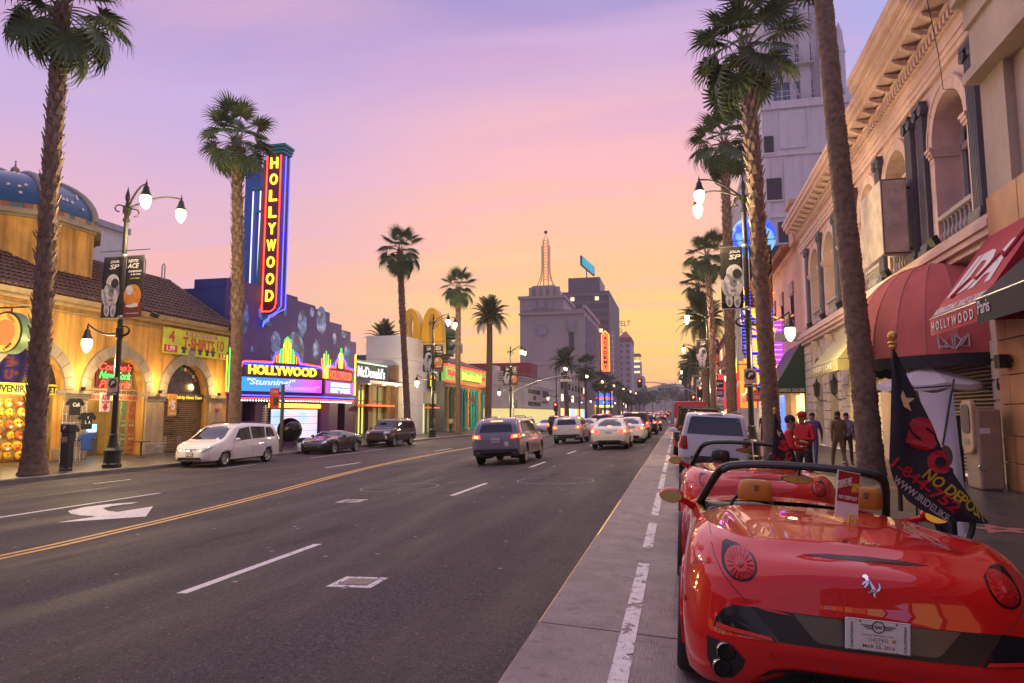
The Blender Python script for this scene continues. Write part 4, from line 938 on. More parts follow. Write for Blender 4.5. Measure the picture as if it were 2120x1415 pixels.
def tour_truck():
 S = dict(BIGSUV); S['side'] = BIGSUV['side']; S['rglass'] = LINER
 ORG = paint('orange_truck_paint', (.55, .10, .012), 0, .35)
 S['top'] = [(0,.6),(.02,1.0),(.05,1.3),(.08,1.8),(.14,1.97),(.3,2.0),(2.4,2.0),(2.9,1.95),(3.3,1.32),(4.5,1.24),(4.85,1.1),(4.95,.6)]
 S['belt'] = [(0,.58),(.03,1.05),(.1,1.22),(3.2,1.22),(4.5,1.12),(4.95,.5)]; S['hw'] = [(0,.94),(.05,.98),(.15,1.0),(4.6,1.0),(4.95,.85)]
 S['rearw'] = [(-.80,1.25),(.80,1.25),(.74,1.86),(-.74,1.86)]; S['side'] = [[(.3,1.3),(1.2,1.3),(1.2,1.86),(.32,1.86)], [(1.3,1.3),(2.3,1.3),(2.3,1.86),(1.3,1.86)], [(2.4,1.3),(3.0,1.28),(2.8,1.84),(2.4,1.86)]]
 S['R'] = .43; S['tail'] = [(.80,1.0),(.92,1.0),(.92,1.28),(.80,1.28)]; S['mirm'] = TRIM; S['mirror'] = (1.2, 3.0, 1.35)
 t = go(S, 'tour_truck', 'orange black-roofed tour truck with an open back, parked ahead of the white SUV', ORG, .78, 29.3, 'off', grp=NP, cat='truck')
 k = MB(); k.box(-.86, .86, .1, 2.7, 1.985, 2.05); k.build('roof_panel', TRIM, t, world=False, bevel=.03)
 k = MB(); k.tube([(-.82, .035, 1.22), (-.78, .04, 1.9), (-.7, .08, 1.96), (.7, .08, 1.96), (.78, .04, 1.9), (.82, .035, 1.22)], .05, 8); k.build('rear_frame', TRIM, t, True, False)
 for x in (-.45, 0, .45): MB().cbox((x, .25, 1.45), (.34, .1, .42)).build('bench_back', mat('tan_vinyl', (.42, .34, .22), .6), t, world=False, bevel=.04)
 k = MB(); k.lathe([(.26, -.1), (.36, -.08), (.38, 0), (.36, .08), (.26, .1)], 22, (-.6, -.12, .85), 'y'); k.build('spare_wheel', TYRE, t, True, False)
tour_truck()
def shuttle():
 t = thing('shuttle_bus', 'red and white shuttle bus parked far ahead behind the orange truck', 'bus', (.8, 44, zr(.8)), group=NP)
 B = MB(); B.box(-.98, .98, 0, 6.2, .5, 1.5); B.build('lower_body', WHITEC, t, world=False, bevel=.08)
 B = MB(); B.box(-.97, .97, .02, 6.1, 1.5, 2.55); B.build('upper_body', paint('bus_red', (.42, .03, .03), 0, .35), t, world=False, bevel=.12)
 MB().box(-.7, .7, -.012, .03, 1.6, 2.2).build('rear_window', CARGLASS, t, world=False)
 for y in (.7, 1.9, 3.1, 4.3): MB().box(-.985, -.95, y, y+1, 1.6, 2.2).build('side_window', CARGLASS, t, world=False)
 for x in (-.85, .85): MB().cbox((x, -.01, 1.0), (.14, .03, .3)).build('tail_light', TAILOFF, t, world=False)
 put_wheels(t, (1.2, 5.0), .38, .85, wheel_meshes(.38, .25, 6))
shuttle()
FT = 'distant traffic'
far = [(SEDAN, 'sedan', DARKC, -3.2, 150, 'red lit sedan alone past the crossing', 0), (CROSS, 'crossover', SILVER, -6.8, 185, 'silver crossover with tail lights past the crossing', 0), (SEDAN, 'sedan', REDC, -3.2, 215, 'maroon sedan far up the hill in the near lane', 0), (SEDAN, 'sedan', WHITEC, -6.8, 240, 'pale sedan far up the hill in the second lane', 0), (CROSS, 'crossover', DARKC, -3, 280, 'black crossover farthest up the hill', 0), (SEDAN, 'sedan', SILVER, -6.9, 310, 'silver sedan farthest up the hill', 0),
  (MINIVAN, 'minivan', WHITEC, -15.4, 72, 'white van waiting across the street beyond the crossover', math.pi), (SEDAN, 'sedan', SILVER, -15.2, 84, 'silver car behind the white van across the street', math.pi), (BIGSUV, 'suv', DARKC, -11.3, 66, 'black SUV in the middle turning lane', 0), (SEDAN, 'sedan', WHITEC, -15, 130, 'white oncoming sedan past the crossing', math.pi)]
for S, nm, m, x, y, lb, rz in far: go(S, nm, lb, m, x, y, 'brake' if not rz else 'off', rz, grp=FT)
# ---------------------------------------------------------------- palms
BARK = mat('palm_bark', (.17, .11, .078), .9, var=.45, scale=6, bump=1., bscale=18, dirt=.4)
BOOT = mat('palm_leaf_base', (.26, .175, .13), .85, var=.45, scale=5, bump=.5, bscale=30)
def leaf_mat(name, c):
 m = mat(name, c, .5, var=.35, scale=1.6, spec=.35); p = m.node_tree.nodes['Principled BSDF']
 p.inputs['Transmission Weight'].default_value = 0
 try: p.inputs['Subsurface Weight'].default_value = 0
 except Exception: pass
 return m
LEAF = leaf_mat('fan_leaf', (.075, .118, .052)); LEAF2 = leaf_mat('feather_leaf', (.056, .080, .034))
PETI = mat('leaf_stalk', (.13, .14, .05), .6, var=.2)
def to_mesh(name, mb, mats):
 me = bpy.data.meshes.new(name); me.from_pydata([tuple(v) for v in mb.v], [], mb.f)
 for m in mats: me.materials.append(m)
 return me
def fan_frond(seed, droop):
 r = random.Random(seed); mb = MB(); p = r.uniform(.85, 1.15)
 curve = [Vector((p*k/4, 0, .10*math.sin(math.pi*k/4)-droop*.15*(k/4)**2)) for k in range(5)]
 mb.tube(curve, [.028, .024, .02, .017, .014], 4); ns = len(mb.f)
 H = curve[-1]; nseg = 26; sp = R(122)
 tilt = Matrix.Rotation(R(18+droop*25), 3, 'Y')
 for i in range(nseg):
  a = -sp+2*sp*i/(nseg-1); da = 2*sp/(nseg-1)*.5
  L_ = (1.0-.28*(abs(a)/sp)**2)*r.uniform(.92, 1.08)
  def P(rad, ang, dz):
   v = Vector((rad*math.cos(ang), rad*math.sin(ang), .10*math.cos(ang*.5)*rad+dz)); return H + tilt @ v
  fold = .028*(1 if i % 2 else -1)
  rm = .50*L_; s1 = P(rm, a-da, fold); s2 = P(rm, a+da, -fold); t1 = P(L_*.80, a-da*.30, -.05-droop*.10); t2 = P(L_*.80, a+da*.30, -.05-droop*.10)
  tip = P(L_*1.0, a+r.uniform(-.03, .03), -.19-droop*.26-r.uniform(0, .08))
  mb.add([H, s1, s2, t1, t2, tip], [(0, 1, 2), (1, 3, 4, 2), (3, 5, 4)])
 me = to_mesh('frond', mb, [LEAF, PETI])
 for q in me.polygons[:ns]: q.material_index = 1
 return me
def feather_frond(seed, droop):
 r = random.Random(seed); mb = MB(); L_ = 3.0; n = 22; pts = []
 for k in range(n+1):
  s = k/n; pts.append(Vector((L_*s*(1-.16*s), 0, .55*math.sin(s*1.7)-droop*1.25*s*s-.25*s**3)))
 mb.tube(pts[::2], [.03*(1-.8*k/11)+.004 for k in range(12)], 4); ns = len(mb.f)
 for k in range(2, n+1):
  for half in (0, .5):
   s = min(1., (k+half)/n); q = pts[k-1].lerp(pts[min(k, n)], half); tg = (pts[k]-pts[k-1]).normalized()
   ll = .60*math.sin(math.pi*min(1, .18+s*.82))**.7*r.uniform(.85, 1.1)+.06
   for sg in (-1, 1):
    d = (tg*.75+Vector((0, sg, .12-.35*s*0+r.uniform(-.12, .05)))).normalized()
    w_ = tg*.017; e = q+d*ll+Vector((0, 0, -.16*ll)); m_ = q+d*ll*.55
    mb.add([q-w_, q+w_, m_+w_*1.2, e, m_-w_*1.2], [(0, 1, 2, 3, 4)])
 me = to_mesh('frond', mb, [LEAF2, PETI])
 for qf in me.polygons[:ns]: qf.material_index = 1
 return me
FAN = {d: [fan_frond(10*d+i, dr) for i in range(3)] for d, dr in ((0, -.1), (1, .35), (2, .9))}
FEA = {d: [feather_frond(100+10*d+i, dr) for i in range(2)] for d, dr in ((0, .1), (1, .5), (2, 1.0))}
def palm(label, x, y, z, h, top_dx=0., top_dy=0., r0=.3, kind='fan', boots=(0., 1.), flare=1.5, n=32, cs=1., seed=1, crown=True, grp='street palms', joined=False):
 rr = random.Random(seed); t = thing('palm_tree', label, 'palm tree', (x, y, z), group=grp)
 ctr = lambda s: Vector((top_dx*s**1.35+.05*math.sin(s*5+seed), top_dy*s**1.35, h*s))
 rad = lambda s: r0*(1-.22*s)*(1+(flare-1)*math.exp(-s*h/.7))
 tb = MB(); rows = []; ns = 20; nz = int(h/.075)
 for k in range(nz+1):
  s = k/nz; c = ctr(s); ra = rad(s)*(1+(.05 if k % 2 else -.03)*rr.uniform(.3, 1.3))
  rows.append([c+Vector((ra*(1+.03*math.sin(5*j+k*.7))*math.cos(2*math.pi*j/ns), ra*(1+.03*math.sin(3*j+k*1.3))*math.sin(2*math.pi*j/ns), 0)) for j in range(ns)]+[0])
 for q in rows: q[-1] = q[0]
 tb.grid(rows); tb.build('trunk', BARK, t, 60, False)
 if boots:
  b0, b1 = boots; bt = MB(); k = 0; step = .046 if not joined else .12; zz = b0*h
  while zz < b1*h:
   s = zz/h; c = ctr(s); ra = rad(s)*.97; a = k*2.39996+rr.uniform(-.1, .1); u = Vector((math.cos(a), math.sin(a), 0)); sd_ = Vector((-u.y, u.x, 0)); wv = ra*rr.uniform(.28, .46); ln = rr.uniform(.20, .36); out = rr.uniform(.05, .16)
   p0 = c+u*ra; p1 = c+u*(ra+out)+Vector((0, 0, ln)); th = Vector((0, 0, -.02))-u*.03
   bt.add([p0-sd_*wv, p0+sd_*wv, p1+sd_*wv*.45, p1-sd_*wv*.45, p0-sd_*wv+th, p0+sd_*wv+th, p1+sd_*wv*.4+th, p1-sd_*wv*.4+th], [(0, 1, 2, 3), (7, 6, 5, 4), (2, 6, 7, 3), (1, 5, 6, 2), (0, 3, 7, 4)])
   k += 1; zz += step*rr.uniform(.7, 1.3)
  o = bt.build('leaf_bases', BOOT, t, False, False); o['kind'] = 'stuff'
 if not crown: return t
 top = ctr(1.)
 if kind == 'feather':
  bl = MB(); bl.lathe([(r0*.8, -1.1), (r0*1.35, -.55), (r0*1.45, -.2), (r0*.9, .25), (.05, .4)], 14, tuple(top)); bl.build('crown_base', BOOT, t, 60, False)
 jm = MB()
 for i in range(n):
  s = (i+.5)/n; az = i*2.39996+rr.uniform(-.25, .25)
  if kind == 'fan': el = 78-138*s**.9+rr.uniform(-9, 9); d = 0 if el > 25 else (1 if el > -15 else 2); me = FAN[d][i % 3]
  else: el = 80-118*s+rr.uniform(-7, 7); d = 0 if el > 40 else (1 if el > 5 else 2); me = FEA[d][i % 2]
  sc_ = cs*rr.uniform(.88, 1.12)
  loc = top+Vector((.12*math.cos(az), .12*math.sin(az), .15-.55*s if kind == 'fan' else .1-.25*s))
  if joined:
   M = Matrix.Translation(loc) @ Euler((rr.uniform(-.3, .3), R(-el), az), 'XYZ').to_matrix().to_4x4() @ Matrix.Scale(sc_, 4)
   jm.add([M @ v.co for v in me.vertices], [tuple(p.vertices) for p in me.polygons])
  else:
   o = link('frond', me, None, t); o.location = loc; o.rotation_euler = Euler((rr.uniform(-.3, .3), R(-el), az), 'XYZ'); o.scale = (sc_,)*3
 if joined: jm.build('crown', LEAF if kind == 'fan' else LEAF2, t, False, False)
 return t
SL = SW_L
palm('tall shaggy fan palm by the souvenir arcade, its crown cut by the top edge', -20.8, 18.9, SL, 16.3, .1, -.3, .30, n=30, cs=1.18, seed=3, boots=(.12, 1), flare=1.55)
palm('fan palm rising before the vertical neon sign', -20.85, 29.7, SL, 15.55, -.05, -.75, .29, n=30, cs=1.0, seed=5, boots=(.42, 1), flare=1.3)
palm('slender leaning fan palm in front of the white tower and big yellow arches', -20.9, 51.9, SL, 15.0, -.3, -1.5, .27, n=30, cs=1.02, seed=8, boots=(.55, 1), flare=1.2)
palm('fan palm before the green and orange oddity museum', -20.9, 65.2, SL, 14.5, .1, -.9, .27, n=28, cs=1.0, seed=9, boots=(.45, 1), flare=1.2)
palm('thick-trunked feather palm before the street corner', -20.9, 76.2, SL, 13.3, 0, .5, .40, 'feather', None, 1.15, 52, .95, 11)
palm('feather palm crown showing over the white tower behind the restaurant', -33, 74.5, SL, 10.6, 0, 0, .4, 'feather', None, 1.1, 44, .95, 12)
palm('feather palm across the far corner with a thick trunk', -20.9, 134, .1, 11.8, -.3, 0, .45, 'feather', None, 1.1, 48, 1.25, 13)
palm('dark fan palm just past the far feather palm', -20.9, 163, .3, 12.5, 0, 0, .35, 'fan', None, 1.1, 30, 1.7, 14, joined=True)
for i, (x, y, h, lb) in enumerate(((-20.9, 189, 10.5, 'first small palm before the tower sign'), (-20.7, 205, 10.2, 'second small palm before the tower sign'), (-20.9, 226, 11, 'third small palm before the tower sign'), (-20.6, 252, 9.6, 'palm left of the far red lit sign'), (-20.9, 277, 8.6, 'palm under the pale hotel tower'), (-20.6, 300, 7.5, 'low palm beyond the hotel'), (-20.9, 330, 7, 'last small palm of the far row'))):
 palm(lb, x, y, rise(y)-.4, h, 0, 0, .33, 'fan', None, 1.1, 26, 1.6, 30+i, joined=True, grp='distant palms')
palm('massive leaning ringed palm trunk on the near sidewalk, crown out of frame', 5.05, 20.75, SW_R, 17.2, -.25, 2.1, .33, boots=None, flare=1.12, n=26, seed=21)
palm('tall shaggy fan palm with a big crown at the near kerb lamp', 3.15, 25.0, SW_R, 16.5, -.15, 3.2, .30, n=32, cs=1.3, seed=22, boots=(.36, 1), flare=1.2)
palm('fan palm with a drooping crown below the tallest near crown', 3.1, 41.5, SW_R, 18.5, .1, 1.8, .30, n=32, cs=1.2, seed=23, boots=(.3, 1), flare=1.2)
palm('fan palm lit pink along its trunk', 3.1, 61, SW_R, 16.0, -.1, 3.0, .28, n=30, cs=1.2, seed=24, boots=(.3, 1), flare=1.2)
palm('fan palm with a narrow crown beyond the pink-lit palm', 3.1, 80, SW_R, 17.2, -.3, 5.0, .28, n=28, cs=1.25, seed=25, boots=(.3, 1), flare=1.2)
palm('wide feather palm over the near row of lamps', 3.1, 78, SW_R, 12.4, .1, 5.0, .42, 'feather', None, 1.1, 56, 1.25, 26)
palm('feather palm low beside the far banner', 3.1, 121, .1, 10.2, .1, 0, .4, 'feather', None, 1.1, 46, 1.15, 27)
for i, (x, y, h, lb) in enumerate(((3.0, 170, 13.5, 'far fan palm on the right, nearest of three'), (2.9, 205, 13.2, 'far fan palm on the right, middle of three'), (2.9, 245, 13, 'far fan palm on the right, farthest of three'))):
 palm(lb, x, y, rise(y), h, 0, 0, .3, 'fan', None, 1.1, 28, 1.5, 50+i, joined=True, grp='distant palms')
# ---------------------------------------------------------------- street lamps, banners, signals
IRONP = mat('lamp_iron', (.022, .022, .020), .42, .35, var=.2)
GLOBE = mat('lamp_globe', (.9, .85, .7), .3, var=0, emit=(1, .74, .30), es=3.6); GLOBE.cycles.emission_sampling = 'NONE'
def lamp_head(t, x, y, z):
 c = MB(); c.lathe([(.005, .62), (.02, .5), (.045, .45), (.03, .40), (.06, .36), (.10, .30), (.125, .16), (.175, .05), (.20, 0), (.19, -.03), (.01, -.03)], 16, (x, y, z)); h = c.build('lamp_hood', IRONP, t, 50, False)
 g = MB(); g.lathe([(.17, -.03), (.195, -.12), (.19, -.24), (.155, -.37), (.10, -.47), (.04, -.53), (.003, -.55)], 18, (x, y, z)); g.build('globe', GLOBE, h, 60, False)
def lamp_post():
 t = thing('street_lamp', '-', 'street lamp', group='ornate double street lamps')
 b = MB(); b.lathe([(.34, 0), (.34, .12), (.30, .16), (.28, .5), (.31, .56), (.31, .64), (.22, .74), (.17, .95), (.14, 1.15), (.15, 1.2), (.115, 1.26)], 12); b.build('base', IRONP, t, False, False)
 b = MB(); b.lathe([(.11, 1.2), (.105, 4.9), (.14, 4.92), (.14, 5.3), (.10, 5.34), (.085, 9.5), (.13, 9.55), (.13, 9.62), (.09, 9.68), (.09, 9.9), (.14, 9.95), (.14, 10.15), (.07, 10.2), (.05, 10.35), (.09, 10.45), (.08, 10.6), (.03, 10.8), (.005, 10.95)], 14); b.build('pole', IRONP, t, 40, False)
 for sg in (-1, 1):
  a = MB(); d = Vector((1.7, sg*.95, 0)).normalized(); L_ = 1.94
  pts = [d*(L_*s)+Vector((0, 0, 10.05+.62*math.sin(s*math.pi*.62)-.02)) for s in [k/10 for k in range(11)]]
  a.tube(pts, [.055, .05, .045, .042, .04, .038, .036, .034, .032, .032, .032], 8)
  sc_ = [d*(.25-.18*math.cos(R(q)))*1.-d*.0+Vector((0, 0, 9.9+.16*math.sin(R(q)))) for q in range(0, 300, 30)]
  a.tube([p for p in sc_], .028, 6)
  bk = [d*(-.1-.16*(1-math.cos(R(q))))+Vector((0, 0, 10.05+.14*math.sin(R(q)))) for q in range(0, 280, 30)]; a.tube(bk, .03, 6)
  a.build('arm', IRONP, t, 50, False)
  e = pts[-1]; lamp_head(t, e.x, e.y, e.z-.42)
 a = MB(); pts = [Vector((-.08-1.42*s, 0, 5.1-.14*math.sin(s*math.pi*1.0)+.42*s**1.3)) for s in [k/10 for k in range(11)]]; a.tube(pts, [.06, .055, .06, .05, .042, .04, .036, .034, .032, .03, .03], 8)
 a.tube([(.1+.42*math.sin(R(q))*.8, 0, 5.02+.34*(1-math.cos(R(q)))*.55) for q in range(0, 200, 20)], [.055, .052, .048, .045, .042, .04, .036, .03, .026, .03], 8)
 a.ball((.12, 0, 5.38), .05); a.build('arm', IRONP, t, 50, False); lamp_head(t, -1.5, 0, 5.45-.5)
 r = MB(); r.tube([(-1.12, 0, 8.37), (1.18, 0, 8.37)], .018, 6); r.build('banner_rod', IRONP, t, False, False)
 r = MB()
 for z in (5.72, 8.15): r.tube([(-.95, 0, z), (.95, 0, z)], .014, 6); r.lathe([(.10, -.07), (.115, -.05), (.115, .05), (.10, .07)], 12, (0, 0, z), 'z', False)
 r.build('banner_clamp', STEEL, t, 40, False)
 return t
SUITW = mat('suit_print', (.50, .50, .55), .7, var=.25, scale=9); SUITG = mat('suit_shade_print', (.20, .20, .25), .7, var=.2, scale=12); VIS = mat('visor_print', (.03, .03, .035), .4, var=.1)
ORANGE = mat('planet_print', (.62, .22, .03), .6, var=.35, scale=3); CLOTHB = mat('banner_black', (.014, .013, .018), .75, var=.25, scale=6)
MAROON = mat('banner_maroon', (.20, .03, .03), .75, var=.15)
def banner(parts):
 t = thing('street_banner', '-', 'banner', group='space exhibition banners')
 side = parts; x0, x1 = (-.94, -.13) if side < 0 else (.13, .94); z0, z1 = 5.74, 8.13
 c = MB(); n = 8; c.grid([[(lerp(x0, x1, i/n), .012*math.sin(i*1.3+k*.8), lerp(z0, z1, k/10)) for i in range(n+1)] for k in range(11)]); o = c.build('cloth', CLOTHB, t, 60, False)
 m_ = o.modifiers.new('thick', 'SOLIDIFY'); m_.thickness = .006
 def blob(nm, pts, m, y):
  for (x, z, rx, rz, a) in pts:
   MB().poly([(x+rx*math.cos(q)*math.cos(a)-rz*math.sin(q)*math.sin(a), y, z+rx*math.cos(q)*math.sin(a)+rz*math.sin(q)*math.cos(a)) for q in [2*math.pi*k/18 for k in range(18)]]).build(nm, m, t, False, False)
 W = lambda s, x, z, w_, h_, m=WHITEP, **k: text(s, m, t, (x, -.026, z), (1, 0, 0), (0, 0, 1), w_, h_, depth=.004, bold=.02, **k)
 if side < 0:
  W('JOUR', -.40, 7.93, .40, .12, shear=.2); W('SP', -.40, 7.74, .44, .19, shear=.2)
  blob('space_suit_print', [(-.62, 6.62, .22, .46, .1), (-.30, 6.65, .16, .45, -.1), (-.66, 6.05, .13, .27, .1), (-.36, 6.03, .13, .28, -.05), (-.44, 7.12, .30, .33, 0), (-.82, 6.55, .1, .34, .25), (-.2, 6.9, .1, .30, .3)], SUITW, -.022)
  blob('space_suit_fold', [(-.48, 6.75, .14, .20, 0), (-.5, 6.42, .12, .05, 0), (-.66, 5.98, .06, .12, 0), (-.36, 5.96, .06, .12, 0)], SUITG, -.025)
  blob('visor_print', [(-.34, 7.08, .17, .19, 0), (-.45, 6.78, .05, .04, 0)], VIS, -.029)
 else:
  MB().box(x0+.005, x1-.005, -.022, -.0215, z0+.01, 6.3).build('footer_print', MAROON, t, world=False)
  blob('planet_print', [(.50, 6.55, .40, .46, 0)], ORANGE, -.025); blob('haze_print', [(.36, 6.78, .17, .2, .3)], SUITW, -.028)
  blob('cloud_print', [(.50, 6.16, .30, .06, .0), (.62, 6.2, .17, .06, .1)], WHITEP, -.031)
  W('NEYTO', .46, 7.93, .44, .12, shear=.2); W('ACE', .47, 7.74, .52, .19, shear=.2)
  W('EXHIBITION', .56, 7.52, .58, .075); W('& 3D FILM', .60, 7.40, .44, .07); W('NOW OPEN', .58, 7.24, .40, .055, YELP); W('californiasciencecenter', .52, 5.88, .6, .05)
 return t
lampP = lamp_post(); banL = banner(-1); banR = banner(1); firstb = [True]
def put_lamp(x, y, z, street, label, ban=True, power=300, blab=('', '')):
 """street: +1 arms reach towards +x"""
 if lampP['label'] == '-': t = lampP; t['label'] = label; t.location = (x, y, z); t.rotation_euler = (0, 0, 0 if street > 0 else math.pi)
 else: t = dup(lampP, (x, y, z), 0 if street > 0 else math.pi, label)
 if ban:
  for b, lb in ((banL, blab[0]), (banR, blab[1])):
   if b['label'] == '-': b['label'] = lb; b.location = (x, y, z)
   else: dup(b, (x, y, z), 0, lb)
 if power:
  ends = [(x+street*1.7, y-.95, z+10.02), (x+street*1.7, y+.95, z+10.02), (x-street*1.5, y, z+4.7)]
  for i, p in enumerate(ends):
   l = bpy.data.lights.new('lamp_light', 'POINT'); l.energy = power*(1.3 if i == 2 else 1); l.color = (1, .74, .36); l.shadow_soft_size = .2
   o = bpy.data.objects.new('lamp_light', l); col.objects.link(o); o.location = (p[0], p[1], p[2]-.75 if i < 2 else p[2]-.7)
 return t
put_lamp(-20.9, 22.3, SL, 1, 'ornate double lamp before the pizza arch', blab=('black astronaut half of the banner on the lamp by the pizza arch', 'orange planet half of the banner on the lamp by the pizza arch'))
put_lamp(2.72, 27.6, SW_R, -1, 'ornate double lamp on the near sidewalk, tallest on the right', blab=('black astronaut half of the big banner at the near kerb', 'orange planet half of the big banner, partly behind a palm trunk'))
put_lamp(-20.9, 57.7, SL, 1, 'ornate double lamp before the white tower with the low golden arch', blab=('astronaut half of the banner beside the big yellow arches', 'orange planet half of the banner beside the big yellow arches'))
put_lamp(-20.9, 87, SL, 1, 'ornate double lamp at the souvenir corner', blab=('astronaut half of the banner at the souvenir corner', 'orange planet half of the banner at the souvenir corner'))
put_lamp(2.72, 62, SW_R, -1, 'ornate double lamp half hidden among the near palms', blab=('astronaut half of the smaller banner among the near palms', 'orange planet half of the smaller banner among the near palms'))
put_lamp(2.72, 92, SW_R, -1, 'ornate double lamp at the near side of the crossing', False, 200)
for i, (x, y) in enumerate(((-20.9, 122), (-20.9, 152), (-20.9, 185), (-20.9, 220), (-20.9, 260), (-20.9, 300), (-20.9, 340), (2.7, 140), (2.7, 190))):
 put_lamp(x, y, rise(y)-.35, 1 if x < 0 else -1, ('distant lamp number %s on the far left row' % ('one', 'two', 'three', 'four', 'five', 'six', 'seven')[i] if x < 0 else ('distant lamp on the right past the crossing', 'farthest lamp on the right')[i-7]), False, 0)
# ---- pay-station signs and boxes
PS = 'pay station signs'
def p_sign(x, y, z, label):
 t = thing('parking_sign', label, 'sign', (x, y, z), group=PS)
 MB().prism([(u, -.01, v) for u, v in rect(-.23, .23, -.28, .28, .03)], (0, .012, 0)).build('sign_plate', mat('sign_grey', (.45, .44, .47), .45, var=.1), t, world=False)
 MB().disc((0, -.016, .04), .185, (0, -1, 0), 28).build('sign_disc', BLACKP, t, world=False)
 text('P', WHITEP, t, (.005, -.024, .06), (1, 0, 0), (0, 0, 1), .20, .17, bold=.06, shear=.25, depth=.004, local=True)
 MB().prism([(u, -.018, v) for u, v in ((-.07, -.16), (.07, -.16), (.05, -.11), (0, -.13), (-.05, -.11))], (0, .003, 0)).build('sign_mark', mat('orange_print', (.7, .2, .03), .5), t, world=False)
 MB().box(-.24, .24, -.012, .0, -.42, -.29).build('caption_plate', BLACKP, t, world=False); text('PAY HERE', WHITEP, t, (0, -.018, -.355), (1, 0, 0), (0, 0, 1), .4, .07, bold=.015, depth=.004, local=True)
p_sign(2.72, 27.42, 3.05, 'grey P pay here sign on the near lamp post'); p_sign(-20.9, 22.12, 2.75, 'grey P pay here sign on the lamp before the pizza arch')
def kiosk(x, y, z, label, rz=0):
 t = thing('pay_kiosk', label, 'pay station', (x, y, z), rz, 'pay stations')
 MB().lathe([(.28, 0), (.28, .05), (.2, .12)], 4, (0, 0, 0)).build('foot', BLACKM, t, world=False)
 MB().box(-.17, .17, -.13, .13, .08, 1.35).build('cabinet', mat('kiosk_navy', (.02, .022, .035), .4), t, world=False, bevel=.02)
 MB().prism([(-.2, -.16, 1.35), (.2, -.16, 1.35), (.2, .16, 1.35), (-.2, .16, 1.35)], (0, 0, .3)).build('head', mat('kiosk_navy', (.02, .022, .035)), t, world=False, bevel=.03)
 MB().box(-.12, .12, -.135, -.13, 1.0, 1.2).build('panel', STEEL, t, world=False); text('P', WHITEP, t, (0, -.168, 1.52), (1, 0, 0), (0, 0, 1), .11, .13, bold=.05, depth=.004, local=True)
kiosk(-21.35, 20.7, SL, 'dark pay station beside the shaggy palm on the far sidewalk')
# ---- traffic signals
SIGB = mat('signal_black', (.012, .012, .012), .5, var=.1); REDL = glow('signal_red', (1, .06, .02), 14); GRNL = glow('signal_green', (.05, 1, .45), 8)
def sig_head(t, x, y, z, lit='red', back=True, face=-1):
 b = MB(); b.box(x-.18, x+.18, y-.1, y+.1, z-.55, z+.55); h = b.build('signal_head', SIGB, t)
 if back: MB().box(x-.36, x+.36, y+.1, y+.115, z-.72, z+.72).build('back_plate', SIGB, t)
 for k, cz in enumerate((.36, 0, -.36)):
  on = (lit == 'red' and k == 0) or (lit == 'green' and k == 2)
  MB().disc((x, y+face*.105, z+cz), .125, (0, face, 0), 16).build('lens', (REDL if k == 0 else GRNL) if on else mat('signal_lens_off', (.03, .02, .015), .3, var=0), t)
  MB().tube([(x+.135*math.cos(R(a)), y+face*.17, z+cz+.135*math.sin(R(a))) for a in range(-20, 201, 20)], .012, 5).build('visor', SIGB, t)
def signal(label, x, y, z, arm=None, heads=(), side=None):
 t = thing('traffic_signal', label, 'traffic light', (x, y, z), group='traffic signals')
 MB().lathe([(.22, 0), (.2, .3), (.14, .4), (.10, 6.2 if arm else 3.6), (.02, 6.25 if arm else 3.65)], 12, (x, y, z)).build('pole', STEEL if arm else SIGB, t, 40)
 if arm:
  ex, ez = arm; pts = [(lerp(x, ex, s), y, lerp(z+4.9, ez, 1-(1-s)**2.2)) for s in [k/14 for k in range(15)]]
  MB().tube(pts, [.10-.05*k/14 for k in range(15)], 8).build('mast_arm', STEEL, t, 50)
 for hx, hz, lit, bk, fc in heads: sig_head(t, hx, y-.15, hz, lit, bk, fc)
 return t
signal('signal mast on the far corner, arm reaching over the street with a dark backing board', -21, 89, SL, (-11.6, 6.75), ((-11.75, 6.6, 'none', True, 1), (-20.6, 3.0, 'none', False, 1)))
signal('short signal post showing red before the souvenir corner', -19.3, 112, -.4, None, ((-19.3, 2.85, 'red', True, -1),))
sg_ = signal('signal mast from the right, arm with the lit red signal over the lanes', 3.0, 111, -.1, (-5.2, 6.65), ((-5.65, 6.5, 'red', True, -1), (2.5, 3.9, 'red', True, -1)))
signal('signal post with a lit red head at the near crossing corner', 2.75, 83, SW_R, None, ((2.65, 4.3, 'red', True, -1),))
def street_name(s_, x, y, z, c, label, w_=1.9):
 t = thing('street_name_sign', label, 'sign', (x, y, z), group='street name signs')
 MB().box(-w_/2, w_/2, -.012, .012, -.16, .16).build('sign_plate', c, t, world=False); text(s_, WHITEP, t, (0, -.018, 0), (1, 0, 0), (0, 0, 1), w_*.8, .2, depth=.006, local=True)
 MB().tube([(0, 0, .16), (0, 0, .45)], .02, 6).build('hanger', STEEL, t, world=False)
street_name('Highland Av', -1.75, 110.9, 5.55, mat('sign_blue', (.02, .03, .16), .5), 'blue street name sign hanging from the right mast arm')
street_name('Hollywood Bl', -13.9, 88.9, 6.0, mat('sign_pale', (.5, .48, .5), .5), 'pale street name sign on the far mast arm', 1.6)
street_name('Orchid', 2.3, 82.8, 6.05, mat('sign_green', (.01, .11, .06), .5), 'small green street name sign above the near red signal', 1.2)
